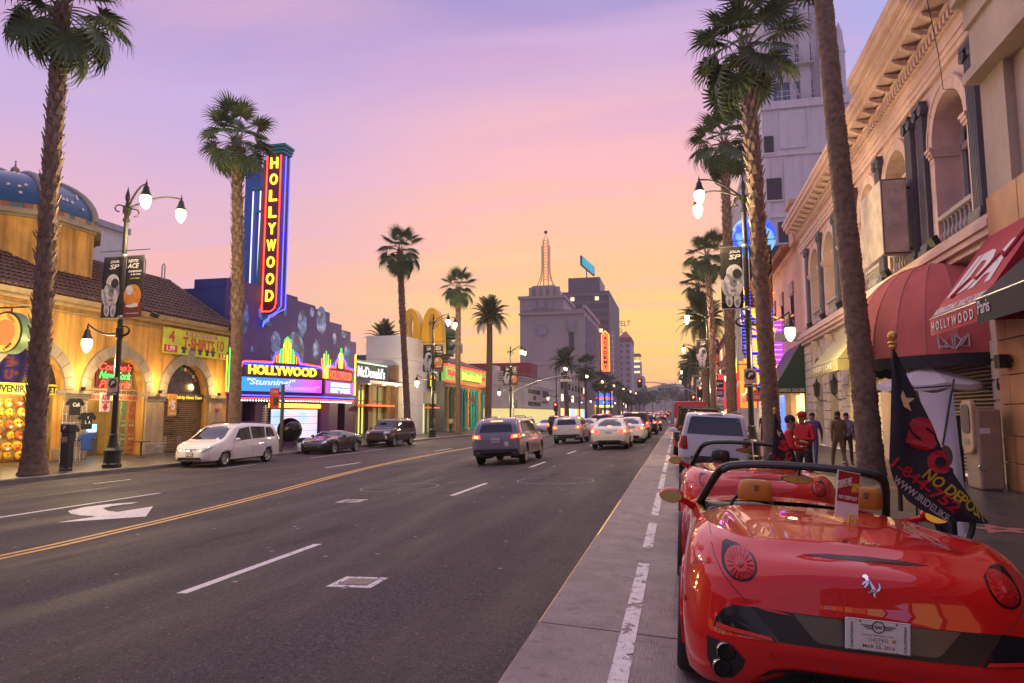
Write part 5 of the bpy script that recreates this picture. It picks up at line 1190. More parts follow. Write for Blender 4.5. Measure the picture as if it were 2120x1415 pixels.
# ---------------------------------------------------------------- far side of the street
WX = -26.0
def outline_arch(y0, y1, zb, zt, o0, o1, sp, n=14):
 """wall bay outline (y,z) with an arched opening cut up from its foot"""
 c = (o0+o1)/2; r = (o1-o0)/2
 return [(y0, zb), (y0, zt), (y1, zt), (y1, zb), (o1, zb)] + arc(c, sp, r, 0, 180, n) + [(o0, zb)]
def slab_x(pts, x0, x1): return MB().prism([(x0, y, z) for y, z in pts], (x1-x0, 0, 0))
def arch_ring(mb, x0, x1, cy, cz, r0, r1, a0=0, a1=180, n=11, gap=.8, prob=.006):
 """voussoirs, each its own block"""
 out = []
 for k in range(n):
  s, e = a0+(a1-a0)*k/n, a0+(a1-a0)*(k+1)/n
  s += gap/2; e -= gap/2
  q = [(cy+r0*math.cos(R(a)), cz+r0*math.sin(R(a))) for a in (s, (s+e)/2, e)] + [(cy+r1*math.cos(R(a)), cz+r1*math.sin(R(a))) for a in (e, (s+e)/2, s)]
  out.append(MB().prism([(x0, y, z) for y, z in q], (x1-x0+rnd.uniform(0, prob), 0, 0)))
 return out
PLAS = mat('ochre_plaster', (.68, .36, .085), .85, var=.16, scale=.8, streak=.55, dirt=.25, bump=.3, bscale=14)
TRIMS = mat('grey_cast_stone', (.30, .25, .19), .8, var=.2, scale=2, dirt=.3, bump=.3)
TILE = mat('roof_tile', (.10, .048, .034), .75, var=.4, scale=3, dirt=.3)
def arcade():
 t = thing('arcade_building', 'ochre arcade building with a tiled roof and three arched shop fronts', 'building', (WX, 26, SL))
 arches = ((21.42, 24.8), (26.12, 29.54), (30.97, 34.3), (16.5, 19.9))
 zt = 6.32
 for o0, o1 in arches:
  c = (o0+o1)/2; e0, e1 = {21.42: (20.65, 25.46), 26.12: (25.46, 30.25), 30.97: (30.25, 34.9), 16.5: (15.75, 20.65)}[o0]
  slab_x(outline_arch(e0, e1, SL, zt, o0-.0, o1, 2.70), WX, WX-.5).build('wall_bay', PLAS, t)
  ring = arch_ring(None, WX, WX+.13, c, 2.70, (o1-o0)/2, (o1-o0)/2+.5)
  for q in ring: q.build('voussoir', TRIMS, t)
  MB().prism([(WX, c-.22, 4.25), (WX, c+.22, 4.25), (WX, c+.3, 5.1), (WX, c-.3, 5.1)], (.22, 0, 0)).build('keystone', TRIMS, t, bevel=.02)
 MB().box(WX-.5, WX, 34.9, 36.1, SL, zt).build('wall_end', PLAS, t)
 MB().box(WX-.5, WX, 6, 15.75, SL, zt).build('wall_end', PLAS, t)
 for c in (25.46, 30.25, 35.0, 20.6):
  w_ = .62 if c != 35.0 else .6
  MB().box(WX-.35, WX+.10, c-w_, c+w_, SL+.5, 2.3).build('pier', mat('pier_stone', (.40, .30, .18), .8, var=.15, streak=.3, dirt=.2), t, bevel=.02)
  MB().box(WX-.4, WX+.16, c-w_-.05, c+w_+.05, SL, SL+.52).build('pier_foot', TRIMS, t, bevel=.03)
  for z0, z1, e in ((2.3, 2.42, .05), (2.42, 2.52, .10), (2.52, 2.68, .16)): MB().box(WX-.4, WX+.10+e, c-w_-e*.7, c+w_+e*.7, z0, z1).build('impost', TRIMS, t, bevel=.015)
 MB().box(WX-.5, WX+.12, 6, 36.1, 6.05, 6.12).build('string_course', TRIMS, t)
 g = MB(); prof = [(WX-.1, 6.3), (WX+.25, 6.3), (WX+.32, 6.42), (WX+.52, 6.48), (WX+.58, 6.66), (WX+.5, 6.7), (WX-.1, 6.7)]
 g.prism([(x, 6, z) for x, z in prof], (0, 30.15, 0)); g.build('eave_gutter', mat('gutter_tan', (.34, .25, .15), .6, var=.2, dirt=.3), t)
 ex, ez, rx, rz = WX+.5, 6.72, -30.3, 9.72
 MB().prism([(ex-.1, 6, ez-.06), (rx, 6, rz-.06), (rx, 6, rz-.3), (ex-.1, 6, ez-.3)], (0, 30.1, 0)).build('roof_deck', TILE, t)
 tl = MB(); d = Vector((rx-ex, 0, rz-ez)); L_ = d.length; d.normalize(); nrm = Vector((-d.z, 0, d.x)); nrm = nrm if nrm.z > 0 else -nrm
 y = 6.1
 while y < 36.0:
  rows = 13
  for k in range(rows):
   s0 = L_*k/rows; s1 = L_*(k+1.12)/rows; r0, r1 = .125, .105
   ps = []
   for s, ra, lift in ((s0, r0, .035), (s1, r1, 0)):
    b = Vector((ex, y, ez))+d*s+nrm*lift
    ps.append([b+Vector((0, ra*math.cos(R(a)), 0))+nrm*(ra*.9*math.sin(R(a))) for a in (0, 45, 90, 135, 180)])
   tl.grid(ps)
   if k == 0: tl.poly(list(reversed(ps[0])))
  y += .27
 o = tl.build('roof_tiles', TILE, t, 50); o['kind'] = 'stuff'
 MB().tube([(rx, 6, rz+.05), (rx, 36, rz+.05)], .13, 8).build('ridge_cap', TILE, t, 50)
 MB().prism([(ex+.05, 36.02, ez-.15), (ex+.05, 36.02, ez+.06), (rx, 36.02, rz+.12), (rx, 36.02, rz-.15)], (0, .16, 0)).build('verge_coping', TRIMS, t)
 MB().prism([(WX-.2, 35.9, 6.3), (rx, 35.9, rz-.2), (rx-4, 35.9, 6.9), (rx-4, 35.9, SL), (WX-.2, 35.9, SL)], (0, .1, 0)).build('gable_wall', PLAS, t)
 cx, cy = -31.2, 26.2; Rr = 3.75
 oct_ = lambda r, z: [(cx+r*math.cos(R(22.5+45*k)), cy+r*math.sin(R(22.5+45*k)), z) for k in range(8)]
 MB().prism(oct_(Rr, 7.0), (0, 0, 3.45)).build('drum', PLAS, t)
 for r, z0, z1 in ((Rr+.1, 10.4, 10.52), (Rr+.32, 10.52, 10.68), (Rr+.18, 10.68, 10.78)): MB().prism(oct_(r, z0), (0, 0, z1-z0)).build('drum_cornice', TRIMS, t)
 MB().prism(oct_(Rr-.02, 10.78), (0, 0, .32)).build('mosaic_band', mosaic(), t)
 BLUE = mat('dome_blue', (.012, .06, .17), .35, var=.2, scale=14)
 zb, hh = 11.05, 2.05
 prof = lambda s: (Rr*math.cos(R(90*s))**.85 if s < 1 else .02, zb+hh*math.sin(R(90*s)))
 for k in range(8):
  a0, a1 = 22.5+45*k, 67.5+45*k; pn = MB(); rows = []
  for j in range(11):
   r, z = prof(j/10); p0 = Vector((cx+r*math.cos(R(a0)), cy+r*math.sin(R(a0)), z)); p1 = Vector((cx+r*math.cos(R(a1)), cy+r*math.sin(R(a1)), z)); rows.append([p0.lerp(p1, q/6) for q in range(7)])
  pn.grid(rows); pn.build('dome_panel', BLUE, t, 60)
  rb = MB(); rb.tube([(cx+prof(j/10)[0]*math.cos(R(a0)), cy+prof(j/10)[0]*math.sin(R(a0)), prof(j/10)[1]) for j in range(11)], .17, 8); rb.build('dome_rib', mat('rib_grey', (.24, .22, .22), .7, var=.15), t, 60)
  if 270 <= (a0+22.5) % 360 <= 360 or (a0+22.5) % 360 < 95:
   for q in range(9):
    s = rnd.uniform(.06, .62); u = rnd.uniform(.2, .8); r, z = prof(s); p0 = Vector((cx+r*math.cos(R(a0)), cy+r*math.sin(R(a0)), z)); p1 = Vector((cx+r*math.cos(R(a1)), cy+r*math.sin(R(a1)), z)); p = p0.lerp(p1, u); n_ = Vector((p.x-cx, p.y-cy, (z-zb)*1.2+.3)).normalized()
    up = Vector((0, 0, 1)); b = (up-n_*up.dot(n_)).normalized(); a_ = b.cross(n_); p += n_*.06
    MB().poly([p+(a_*math.sin(math.pi*i/5)+b*math.cos(math.pi*i/5))*(.11 if i % 2 == 0 else .045) for i in range(10)]).build('gilt_star', mat('gilt', (.65, .55, .4), .35, .3, var=0), t)
 MB().lathe([(.3, 0), (.2, .12), (.09, .2), (.2, .34), (.17, .5), (.06, .58), (.02, .8), (.05, .85), (.005, .9)], 14, (cx, cy, zb+hh-.02)).build('finial', TRIMS, t, 50)
 for y in (33.6, 35.2): MB().tube([(-30.2, y, 9.5), (-30.2, y, 10.6), (-30.2, y+.12, 10.75), (-30.2, y+.24, 10.6), (-30.2, y+.24, 9.5)], .04, 6).build('roof_vent', STEEL, t, 50)
 for y in (29.1, 35.3): MB().cbox((WX+.75, y, 6.55), (.25, .32, .22), (0, .4, 0)).build('floodlight', BLACKM, t)
 return t
def mosaic():
 m = mat('mosaic_tile', (.3, .14, .08), .5, var=.0, scale=1); nt = m.node_tree; N = nt.nodes; L = nt.links
 v = N.new('ShaderNodeTexVoronoi'); v.inputs['Scale'].default_value = 3.2; v.inputs['Randomness'].default_value = .2; tc = N.new('ShaderNodeTexCoord'); L.new(tc.outputs['Object'], v.inputs['Vector'])
 r = N.new('ShaderNodeValToRGB'); r.color_ramp.interpolation = 'CONSTANT'
 for p, c in ((0, (.32, .12, .05, 1)), (.35, (.42, .26, .12, 1)), (.6, (.10, .16, .14, 1)), (.8, (.2, .05, .04, 1))):
  e = r.color_ramp.elements.new(p); e.color = c
 s = N.new('ShaderNodeSeparateColor'); L.new(v.outputs['Color'], s.inputs[0]); L.new(s.outputs[0], r.inputs[0]); L.new(r.outputs[0], N['Principled BSDF'].inputs['Base Color'])
 return m
ARC = arcade()
# ---- three shops inside the arches
SHOPW = mat('shop_wall', (.52, .36, .14), .8, var=.15, scale=1); CEIL = glow('shop_light', (1, .78, .38), 7)
def shop(label, y0, y1, depth, wall, lit=9., h=2.75):
 t = thing('shop_interior', label, 'shop', (WX-.5, (y0+y1)/2, SL), group='shops in the arcade')
 x0 = WX-.5-depth
 MB().box(x0-.1, x0, y0-.6, y1+.6, SL, 4.6).build('back_wall', wall, t); MB().box(x0, WX-.5, y0-.6, y0-.5, SL, 4.6).build('side_wall', wall, t); MB().box(x0, WX-.5, y1+.5, y1+.6, SL, 4.6).build('side_wall', wall, t)
 MB().box(x0, WX-.5, y0-.5, y1+.5, 4.5, 4.6).build('ceiling', wall, t); MB().box(x0, WX, y0-.5, y1+.5, SL-.02, SL+.004).build('floor', mat('shop_floor', (.12, .07, .04), .5), t)
 if lit: MB().box(x0+.4, x0+.6, y0+.2, y1-.2, h-.05, h).build('light_strip', CEIL, t)
 return t
sh1 = shop('bright souvenir shop behind the first arch', 21.42, 24.8, 1.3, SHOPW)
sh2 = shop('pizza shop behind the middle arch', 26.12, 29.54, 2.2, mat('pizza_wall', (.50, .32, .10), .8, var=.15))
MB().box(WX-.42, WX-.38, 21.3, 24.9, 2.92, 4.45).build('fanlight', glass('fanlight_glass', (.015, .014, .03), .03), sh1)
LIME = mat('lime_board', (.62, .62, .06), .6, var=.12, scale=5)
def board(label, y0, y1, z0, z1, x, m, lines, name='shop_sign', cat='sign', th=.06, back=None):
 """flat sign on the far side, reading from the street"""
 t = thing(name, label, cat, (x, (y0+y1)/2, z0), group='shop signs on the far side')
 MB().box(x-th, x, y0, y1, z0, z1).build('board', m, t)
 for s_, y, z, w_, h_, mm, kw in lines: text(s_, mm, t, (x+.008, y, z), (0, 1, 0), (0, 0, 1), w_, h_, depth=.01, **kw)
 return t
board('yellow souvenir outlet board across the first arch', 21.3, 24.9, 2.45, 2.9, WX-.3, LIME, [('SOUVENIR OUTLET', 23.1, 2.67, 3.3, .30, BLACKP, dict(bold=.03))])
s4 = board('lime banner advertising T-shirts under the eave', 30.4, 35.75, 4.8, 6.15, WX+.2, mat('lime_banner', (.52, .60, .04), .6, var=.35, scale=1.2), [('T-SHIRTS', 33.2, 5.48, 2.6, .62, REDP, dict(bold=.03)), ('10', 35.05, 5.55, .62, .6, REDP, dict(bold=.02)), ('4', 31.05, 5.72, .42, .62, REDP, dict(bold=.04)), ('BEST ANY PRICES ON THE BLVD', 33.4, 5.98, 2.3, .13, WHITEP, {}), ('1.99', 31.0, 5.08, .6, .28, WHITEP, dict(bold=.03)), ('1.9', 35.3, 5.0, .4, .24, WHITEP, dict(bold=.03)), ('for', 34.45, 5.35, .25, .16, BLACKP, {})], 'shop_banner', 'banner', .02)
MB().box(WX+.2, WX+.205, 30.5, 31.5, 4.88, 5.25).build('price_patch', REDP, s4); MB().box(WX+.2, WX+.205, 34.9, 35.7, 4.86, 5.14).build('price_patch', REDP, s4); MB().box(WX+.2, WX+.205, 32.1, 34.7, 5.9, 6.06).build('ribbon_print', REDP, s4)
for y in (32.0, 32.7, 33.3, 33.9, 34.4): MB().prism([(WX+.201, y+a, 4.9+b) for a, b in ((-.12, .0), (.12, 0), (.12, .2), (.2, .18), (.22, .28), (.1, .36), (-.1, .36), (-.22, .28), (-.2, .18), (-.12, .2))], (.004, 0, 0)).build('shirt_print', BLACKP, s4)
NEONR = glow('neon_red', (1, .04, .02), 3.2, (.2, .02, .02)); NEONG = glow('neon_green', (.05, 1, .10), 1.8, (.02, .2, .02)); NEONY = glow('neon_yellow', (1, .66, .03), 1.9, (.3, .2, .02)); NEONB = glow('neon_blue', (.05, .06, 1), 3.2, (.02, .02, .2)); NEONO = glow('neon_orange', (1, .2, .02), 2.6, (.2, .05, .01)); NEONP = glow('neon_magenta', (1, .05, .6), 2, (.2, .02, .1)); NEONW = glow('neon_white', (1, .9, .95), 1.6)
pz = thing('neon_sign', 'red and green script neon sign in the pizza arch', 'neon sign', (WX-.2, 27.8, 2.9), group='neon signs')
MB().box(WX-.3, WX-.22, 26.75, 28.95, 2.86, 4.12).build('board', mat('neon_board', (.12, .02, .015), .5), pz)
for s_, z, mm, w_ in (("Combo's", 3.88, NEONR, 1.95), ('New York', 3.48, NEONG, 1.9), ('Pizzeria', 3.06, NEONR, 1.85)): text(s_, mm, pz, (WX-.19, 27.85, z), (0, 1, 0), (0, 0, 1), w_, .34, shear=.35, depth=.02, bold=-.004)
board('pale menu fascia under the pizza neon', 26.0, 29.6, 2.3, 2.84, WX-.36, mat('menu_fascia', (.50, .38, .20), .6, var=.2), [('PIZZA SANDWICHES SUBS PASTA', 27.8, 2.68, 3.3, .17, mat('brown_print', (.14, .03, .02), .6), dict(bold=.03)), ('SALADS BURGERS STEAK KABOBS', 27.8, 2.43, 3.3, .17, REDP, dict(bold=.03))])
at = board('white and red ATM machine sign with a down arrow', 26.55, 27.1, 1.75, 2.62, WX+.3, WHITEP, [('ATM', 26.83, 2.4, .42, .26, REDP, dict(bold=.05)), ('MACHINE', 26.83, 2.18, .42, .1, REDP, dict(bold=.02))])
MB().prism([(WX+.302, 26.83+a, b) for a, b in ((-.1, 2.1), (.1, 2.1), (.1, 1.98), (.2, 1.98), (0, 1.78), (-.2, 1.98), (-.1, 1.98))], (.006, 0, 0)).build('arrow_print', REDP, at)
cn = thing('counter', 'stainless pizza counter with a blue lit case', 'counter', (WX-2.2, 27.9, SL)); MB().box(WX-2.5, WX-1.9, 26.7, 28.8, SL, .75).build('cabinet', STEEL, cn); MB().box(WX-2.45, WX-1.92, 26.8, 28.7, .75, 1.15).build('glass_case', glow('case_glow', (.3, .7, 1), 1.2, (.2, .3, .4)), cn); MB().box(WX-2.5, WX-1.88, 26.7, 28.8, 1.15, 1.2).build('top', STEEL, cn)
for k, (y, w_, c) in enumerate(((26.35, .42, (.42, .10, .05)), (29.3, .42, (.40, .14, .05)), (28.75, .32, (.12, .2, .08)))):
 mb_ = thing('picture_menu', ('tall picture menu at the left jamb of the pizza arch', 'tall picture menu at the right jamb of the pizza arch', 'narrow menu panel beside the right picture menu')[k], 'menu', (WX-.45, y, SL), group='picture menus')
 MB().box(WX-.5, WX-.44, y-w_/2, y+w_/2, SL+.1, 2.25).build('panel', mat('menu_%d' % k, c, .5, var=.5, scale=6), mb_)
 for j in range(8):
  for i in (-1, 1): MB().disc((WX-.43, y+i*w_*.22, SL+.35+j*.22), w_*.17, (1, 0, 0), 10).build('dish_print', mat('dish_%d' % (j % 3), ((.5, .28, .06), (.45, .08, .03), (.55, .45, .25))[j % 3], .5, var=.3, scale=12), mb_)
st_ = thing('roller_shutter', 'brown rolling shutter with black graffiti in the third arch', 'shutter', (WX-.3, 32.6, SL))
SHUT = mat('shutter_steel', (.30, .19, .10), .45, .5, var=.25, scale=3, dirt=.4)
for k in range(24):
 z = SL+.02+k*.112; MB().prism([(WX-.34, 31.0, z), (WX-.28, 31.0, z+.03), (WX-.28, 31.0, z+.075), (WX-.34, 31.0, z+.105)], (0, 3.28, 0)).build('slat', SHUT, st_)
MB().box(WX-.4, WX-.35, 30.97, 34.3, SL, 2.35).build('backing', LINER, st_)
gr = random.Random(4)
for k in range(9):
 y, z = gr.uniform(31.4, 33.9), gr.uniform(.5, 1.9); pts = [(WX-.272, y+gr.uniform(-.3, .3), z+gr.uniform(-.2, .2)) for _ in range(5)]; MB().tube(pts, .012, 4).build('graffiti', BLACKP, st_)
board('black sign with yellow script for celebrity home tours', 30.98, 34.28, 2.33, 2.72, WX-.2, BLACKP, [('Stars Celebrity Home Tours', 32.7, 2.52, 2.9, .24, mat('gold_print', (.75, .55, .05), .5, emit=(1, .7, .05), es=.5), dict(shear=.3, bold=.01))])
fl = thing('arch_window', 'dark arched window with old theatre photo over the shutter', 'window', (WX-.4, 32.6, 2.75))
slab_x([(30.98, 2.75), (34.28, 2.75)] + arc(32.63, 2.75, 1.6, 0, 180, 14)[1:-1], WX-.42, WX-.38).build('pane', mat('print_glass', (.05, .04, .05), .15, var=.6, scale=2), fl)
for k in range(6):
 a = 35+k*11; MB().disc((WX-.36, 32.63+1.35*math.cos(R(a)), 2.75+1.35*math.sin(R(a))), .11, (1, 0, 0), 12).build('flag_print', mat('flag_%d' % (k % 3), ((.5, .05, .05), (.6, .6, .6), (.05, .2, .1))[k % 3], .5), fl)
po = board('orange five dollar poster on the pier by the shutter', 30.95, 31.55, 1.55, 2.68, WX+.28, mat('poster_orange', (.68, .30, .03), .6, var=.35, scale=3), [('$', 31.05, 2.15, .12, .26, WHITEP, dict(bold=.04)), ('5', 31.3, 2.1, .3, .5, WHITEP, dict(bold=.05)), ('TOURS', 31.25, 1.66, .4, .1, WHITEP, dict(bold=.02))], 'poster', 'poster', .02)
bell = thing('alarm_bell', 'round red alarm bell on the last pier', 'alarm', (WX+.1, 35.1, 1.9)); MB().lathe([(.14, 0), (.15, .04), (.1, .1), (.02, .12)], 16, (WX+.1, 35.1, 1.9), 'x').build('gong', mat('bell_red', (.4, .05, .06), .4), bell, 50)
cl_ = thing('round_sign', 'round orange and green sign jutting out at the left edge', 'sign', (WX+.1, 21.3, 4.6))
MB().lathe([(.78, -.22), (.82, -.2), (.82, .2), (.78, .22)], 32, (WX+1.0, 21.3, 4.75), 'y').build('drum', mat('sign_green_edge', (.08, .14, .07), .5), cl_, 40)
for s in (-1, 1):
 MB().disc((WX+1.0, 21.3+s*.225, 4.75), .74, (0, s, 0), 32).build('face', mat('sign_ring', (.62, .32, .06), .5, emit=(1, .45, .08), es=.5), cl_); MB().disc((WX+1.0, 21.3+s*.23, 4.75), .5, (0, s, 0), 32).build('face_centre', mat('sign_core', (.6, .06, .02), .5, emit=(1, .12, .03), es=1), cl_)
text('KING', YELP, cl_, (WX+1.28, 21.06, 5.28), (1, 0, -.8), (.8, 0, 1), .45, .14, bold=.03); text('1989', BLACKP, cl_, (WX+1.2, 21.06, 4.2), (1, 0, .7), (-.7, 0, 1), .42, .13, bold=.02)
MB().tube([(WX, 21.3, 5.75), (WX+1.8, 21.3, 5.75)], .03, 6).build('bracket', BLACKM, cl_); MB().tube([(WX+1, 21.3, 5.75), (WX+1, 21.3, 5.55)], .03, 6).build('hanger', BLACKM, cl_)
# ---- souvenir goods: round face cushions on the shop's back rack
FACE = [mat('plush_yellow', (.75, .42, .03), .8, var=.1, bump=.2), mat('plush_orange', (.62, .12, .02), .8, var=.1), mat('plush_brown', (.16, .08, .04), .8, var=.2), mat('plush_purple', (.16, .06, .30), .8, var=.1)]
def cushion(kind, smile):
 t = thing('plush_cushion', '-', 'cushion', group='round face cushions hanging in the souvenir shop')
 b = MB(); b.ball((0, 0, 0), (.10, .22, .21), 14, 10); b.build('pad', FACE[kind], t, 60, False)
 for s in (-1, 1): MB().disc((.098, s*.08, .06), .034, (1, 0, 0), 10, .045).build('eye', BLACKP if smile < 2 else REDP, t, world=False)
 if smile == 0: MB().tube([(.10, .11*math.cos(R(a)), -.02+.1*math.sin(R(a))) for a in range(200, 341, 20)], .012, 5).build('mouth', BLACKP, t, world=False)
 else: MB().prism([(.094, a, b) for a, b in ((-.1, -.02), (.1, -.02), (.06, -.11), (0, -.13), (-.06, -.11))], (.008, 0, 0)).build('mouth', WHITEP if smile == 1 else REDP, t, world=False)
 return t
proto = [cushion(0, 0), cushion(0, 1), cushion(0, 2), cushion(1, 1), cushion(2, 0), cushion(3, 1)]; seen = set()
kl = ['yellow smiling face cushion on the souvenir rack', 'yellow grinning face cushion on the souvenir rack', 'yellow red-eyed face cushion on the souvenir rack', 'orange face cushion on the souvenir rack', 'brown face cushion on the souvenir rack', 'purple cushion on the souvenir rack']
cr_ = random.Random(5)
for r_, z in enumerate((2.12, 1.68, 1.2, .74, .28, -.08)):
 for c_ in range(7):
  y = 21.75+c_*.47+(.1 if r_ % 2 else 0)
  if y > 24.8 or (y > 24.1 and z < 1.4): continue
  k = cr_.choice((0, 0, 1, 1, 2, 0, 3, 4 if r_ in (2, 3) else 1)); k = 5 if (r_ == 1 and c_ == 6) else k
  loc = (WX-.95+cr_.uniform(-.08, .1), y, z+cr_.uniform(-.03, .03))
  if k not in seen: seen.add(k); o = proto[k]; o.location = loc
  else: o = copy_tree(proto[k]); o.location = loc
  o['label'] = kl[k].replace('on the souvenir rack', '%s from the left in the %s row' % (('first', 'second', 'third', 'fourth', 'fifth', 'sixth', 'seventh')[c_], ('top', 'second', 'third', 'fourth', 'fifth', 'bottom')[r_])); o.rotation_euler = (cr_.uniform(-.2, .2), 0, cr_.uniform(-.3, .3))
for i, o in enumerate(proto):
 if i not in seen: o.location = (WX-1.0, 24.3, 1.7); o['label'] = kl[i]
rk = thing('display_rack', 'wire rack of golden trinkets at the edge of the souvenir arch', 'rack', (WX-.7, 24.5, SL)); MB().box(WX-.75, WX-.72, 24.1, 24.75, SL, 1.2).build('panel', mat('gold_goods', (.5, .28, .04), .4, .4, var=.6, scale=9), rk)
for k in range(5): MB().tube([(WX-.7, 24.1, .0+k*.27), (WX-.7, 24.75, .0+k*.27)], .012, 5).build('wire', STEEL, rk)
vm_ = thing('drinks_fridge', 'red drinks fridge with white script at the left of the souvenir shop', 'fridge', (WX-.6, 21.75, SL)); MB().box(WX-.95, WX-.4, 21.45, 22.0, SL, .95).build('cabinet', REDP, vm_, bevel=.03); text('Coca-Cola', WHITEP, vm_, (WX-.39, 21.73, .3), (0, 0, 1), (0, -1, 0), .95, .22, shear=.35, bold=.01)
def shirt(label, x, y, z, s_, colr=BLACKP, rz=0.):
 t = thing('t_shirt', label, 'T-shirt', (x, y, z), rz, 'shirts hung outside the souvenir arch')
 c = [(-.26, -.36), (.26, -.36), (.25, .12), (.40, .02), (.46, .14), (.28, .34), (.10, .36), (0, .31), (-.10, .36), (-.28, .34), (-.46, .14), (-.40, .02), (-.25, .12)]
 MB().prism([(0, a, b) for a, b in c], (.10, 0, 0)).build('fabric', mat('shirt_black', (.014, .014, .016), .85, var=.2, bump=.3) if colr is BLACKP else colr, t, world=False, bevel=.03)
 MB().tube([(.05, -.08, .34), (.05, 0, .46), (.05, .08, .34)], .012, 5).build('hanger', STEEL, t, world=False)
 for tx, z_, w_, h_, mm in s_: text(tx, mm, t, (.106, 0, z_), (0, 1, 0), (0, 0, 1), w_, h_, bold=.03, depth=.008, local=True)
 return t
shirt('black shirt with white Cali script, highest on the stand', -24.75, 24.2, 1.95, [('Cali', .08, .34, .17, WHITEP)]); shirt('black I love LA shirt on the stand', -24.65, 24.75, 1.35, [('I', .14, .05, .12, WHITEP), ('L  A', -.06, .28, .14, WHITEP)]); shirt('black California shirt, lowest on the stand', -24.55, 23.85, .85, [('CALI', .17, .3, .1, WHITEP), ('FOR', .03, .3, .1, WHITEP), ('NIA', -.11, .3, .1, REDP)])
shirt('blue garment hanging low beside the stand', -24.8, 24.95, .45, [], mat('shirt_blue', (.03, .08, .35), .85, var=.2))
sdn = thing('garment_stand', 'white grid stand holding the souvenir shirts', 'stand', (-25.0, 24.5, SL))
for k in range(7): MB().tube([(-25.0, 23.9+k*.2, SL), (-25.0, 23.9+k*.2, 2.2)], .01, 5).build('bar', WHITEP, sdn)
for k in range(6): MB().tube([(-25.0, 23.9, .2+k*.36), (-25.0, 25.1, .2+k*.36)], .01, 5).build('bar', WHITEP, sdn)
def cafe_chair(label, x, y, rz):
 t = thing('cafe_chair', label, 'chair', (x, y, SL), rz, 'metal cafe chairs');
 MB().box(-.2, .2, -.2, .2, .44, .47).build('seat', STEEL, t, world=False)
 for a, b in ((-.18, -.18), (.18, -.18), (-.18, .18), (.18, .18)): MB().tube([(a, b, .45), (a*1.15, b*1.15, 0)], .013, 6).build('leg', STEEL, t, world=False)
 for a in (-.18, .18): MB().tube([(a, .19, .45), (a, .23, .9)], .013, 6).build('back_post', STEEL, t, world=False)
 for z in (.62, .74, .86): MB().tube([(-.18, .215, z), (.18, .215, z)], .014, 6).build('back_rail', STEEL, t, world=False)
cafe_chair('metal cafe chair left of the lamp by the pizza arch', -24.6, 26.3, .5); cafe_chair('metal cafe chair right of the lamp by the pizza arch', -24.4, 28.9, -1.2); cafe_chair('metal cafe chair close to the white minivan', -24.2, 30.3, 1.9)
tb_ = thing('cafe_table', 'small round cafe table before the pizza arch', 'table', (-24.3, 27.6, SL)); MB().lathe([(.38, .72), (.38, .75)], 24, (-24.3, 27.6, SL)).build('top', BLACKM, tb_); MB().tube([(-24.3, 27.6, SL+.02), (-24.3, 27.6, SL+.73)], .035, 8).build('stem', BLACKM, tb_); MB().lathe([(.24, 0), (.22, .03), (.05, .05)], 16, (-24.3, 27.6, SL)).build('foot', BLACKM, tb_)
wb_ = thing('rooftop_hut', 'small white rooftop block behind the blue dome', 'building', (-38, 38, 9)); MB().box(-41, -36.5, 36, 39, 6, 14.0).build('wall', mat('hut_white', (.55, .55, .58), .7, var=.1), wb_); MB().box(-41.2, -36.3, 35.8, 39.2, 13.9, 14.3).build('coping', mat('hut_cap', (.3, .32, .36), .6), wb_)
for k in range(4): MB().tube([(-36.3, 39.2, 10+k*.4), (-36.3, 41, 10+k*.4)], .03, 5).build('railing', STEEL, wb_)
for q in (0, 1):
 for i, yy in enumerate((23.1, 27.8)[q:q+1]):
  l = bpy.data.lights.new('shop_lamp', 'POINT'); l.energy = 60; l.color = (1, .74, .38); l.shadow_soft_size = .5; o = bpy.data.objects.new('shop_lamp', l); col.objects.link(o); o.location = (WX-.2, yy, 2.3)
for yy in (20.6, 25.5, 30.2, 34.9):
 l = bpy.data.lights.new('arch_uplight', 'POINT'); l.energy = 52; l.color = (1, .62, .24); l.shadow_soft_size = .15; o = bpy.data.objects.new('arch_uplight', l); col.objects.link(o); o.location = (WX+.7, yy, 3.2)
 u = tag(MB().lathe([(.06, 0), (.1, .06), (.1, .16), (.07, .17)], 10, (WX+.36, yy, 2.68)).build('uplight', BLACKM, None, 40), 'small black uplight on the arcade pier at %s' % {20.6: 'the left edge', 25.5: 'the souvenir arch', 30.2: 'the pizza arch', 34.9: 'the end of the building'}[yy], 'light', 'uplights on the arcade piers')
# ---------------------------------------------------------------- neon museum
PURP = mat('purple_wall', (.10, .055, .24), .7, var=.18, scale=.6, streak=.15); NAVYW = mat('navy_wall', (.022, .035, .22), .7, var=.2, scale=.6)
TEAL = mat('teal_trim', (.03, .22, .25), .5, var=.1); PLUM = mat('plum_wall', (.08, .018, .09), .5, var=.2)
def globe_mat():
 m = mat('painted_globe', (.05, .15, .5), .5, var=0); nt = m.node_tree; N = nt.nodes; L = nt.links; tc = N.new('ShaderNodeTexCoord')
 n = N.new('ShaderNodeTexNoise'); n.inputs['Scale'].default_value = .9; n.inputs['Detail'].default_value = 4; L.new(tc.outputs['Object'], n.inputs['Vector'])
 r = N.new('ShaderNodeValToRGB'); r.color_ramp.elements[0].position = .45; r.color_ramp.elements[0].color = (.07, .24, .75, 1); r.color_ramp.elements[1].position = .56; r.color_ramp.elements[1].color = (.03, .05, .10, 1); e = r.color_ramp.elements.new(.36); e.color = (.40, .58, .85, 1)
 L.new(n.outputs[0], r.inputs[0]); L.new(r.outputs[0], N['Principled BSDF'].inputs['Base Color']); return m
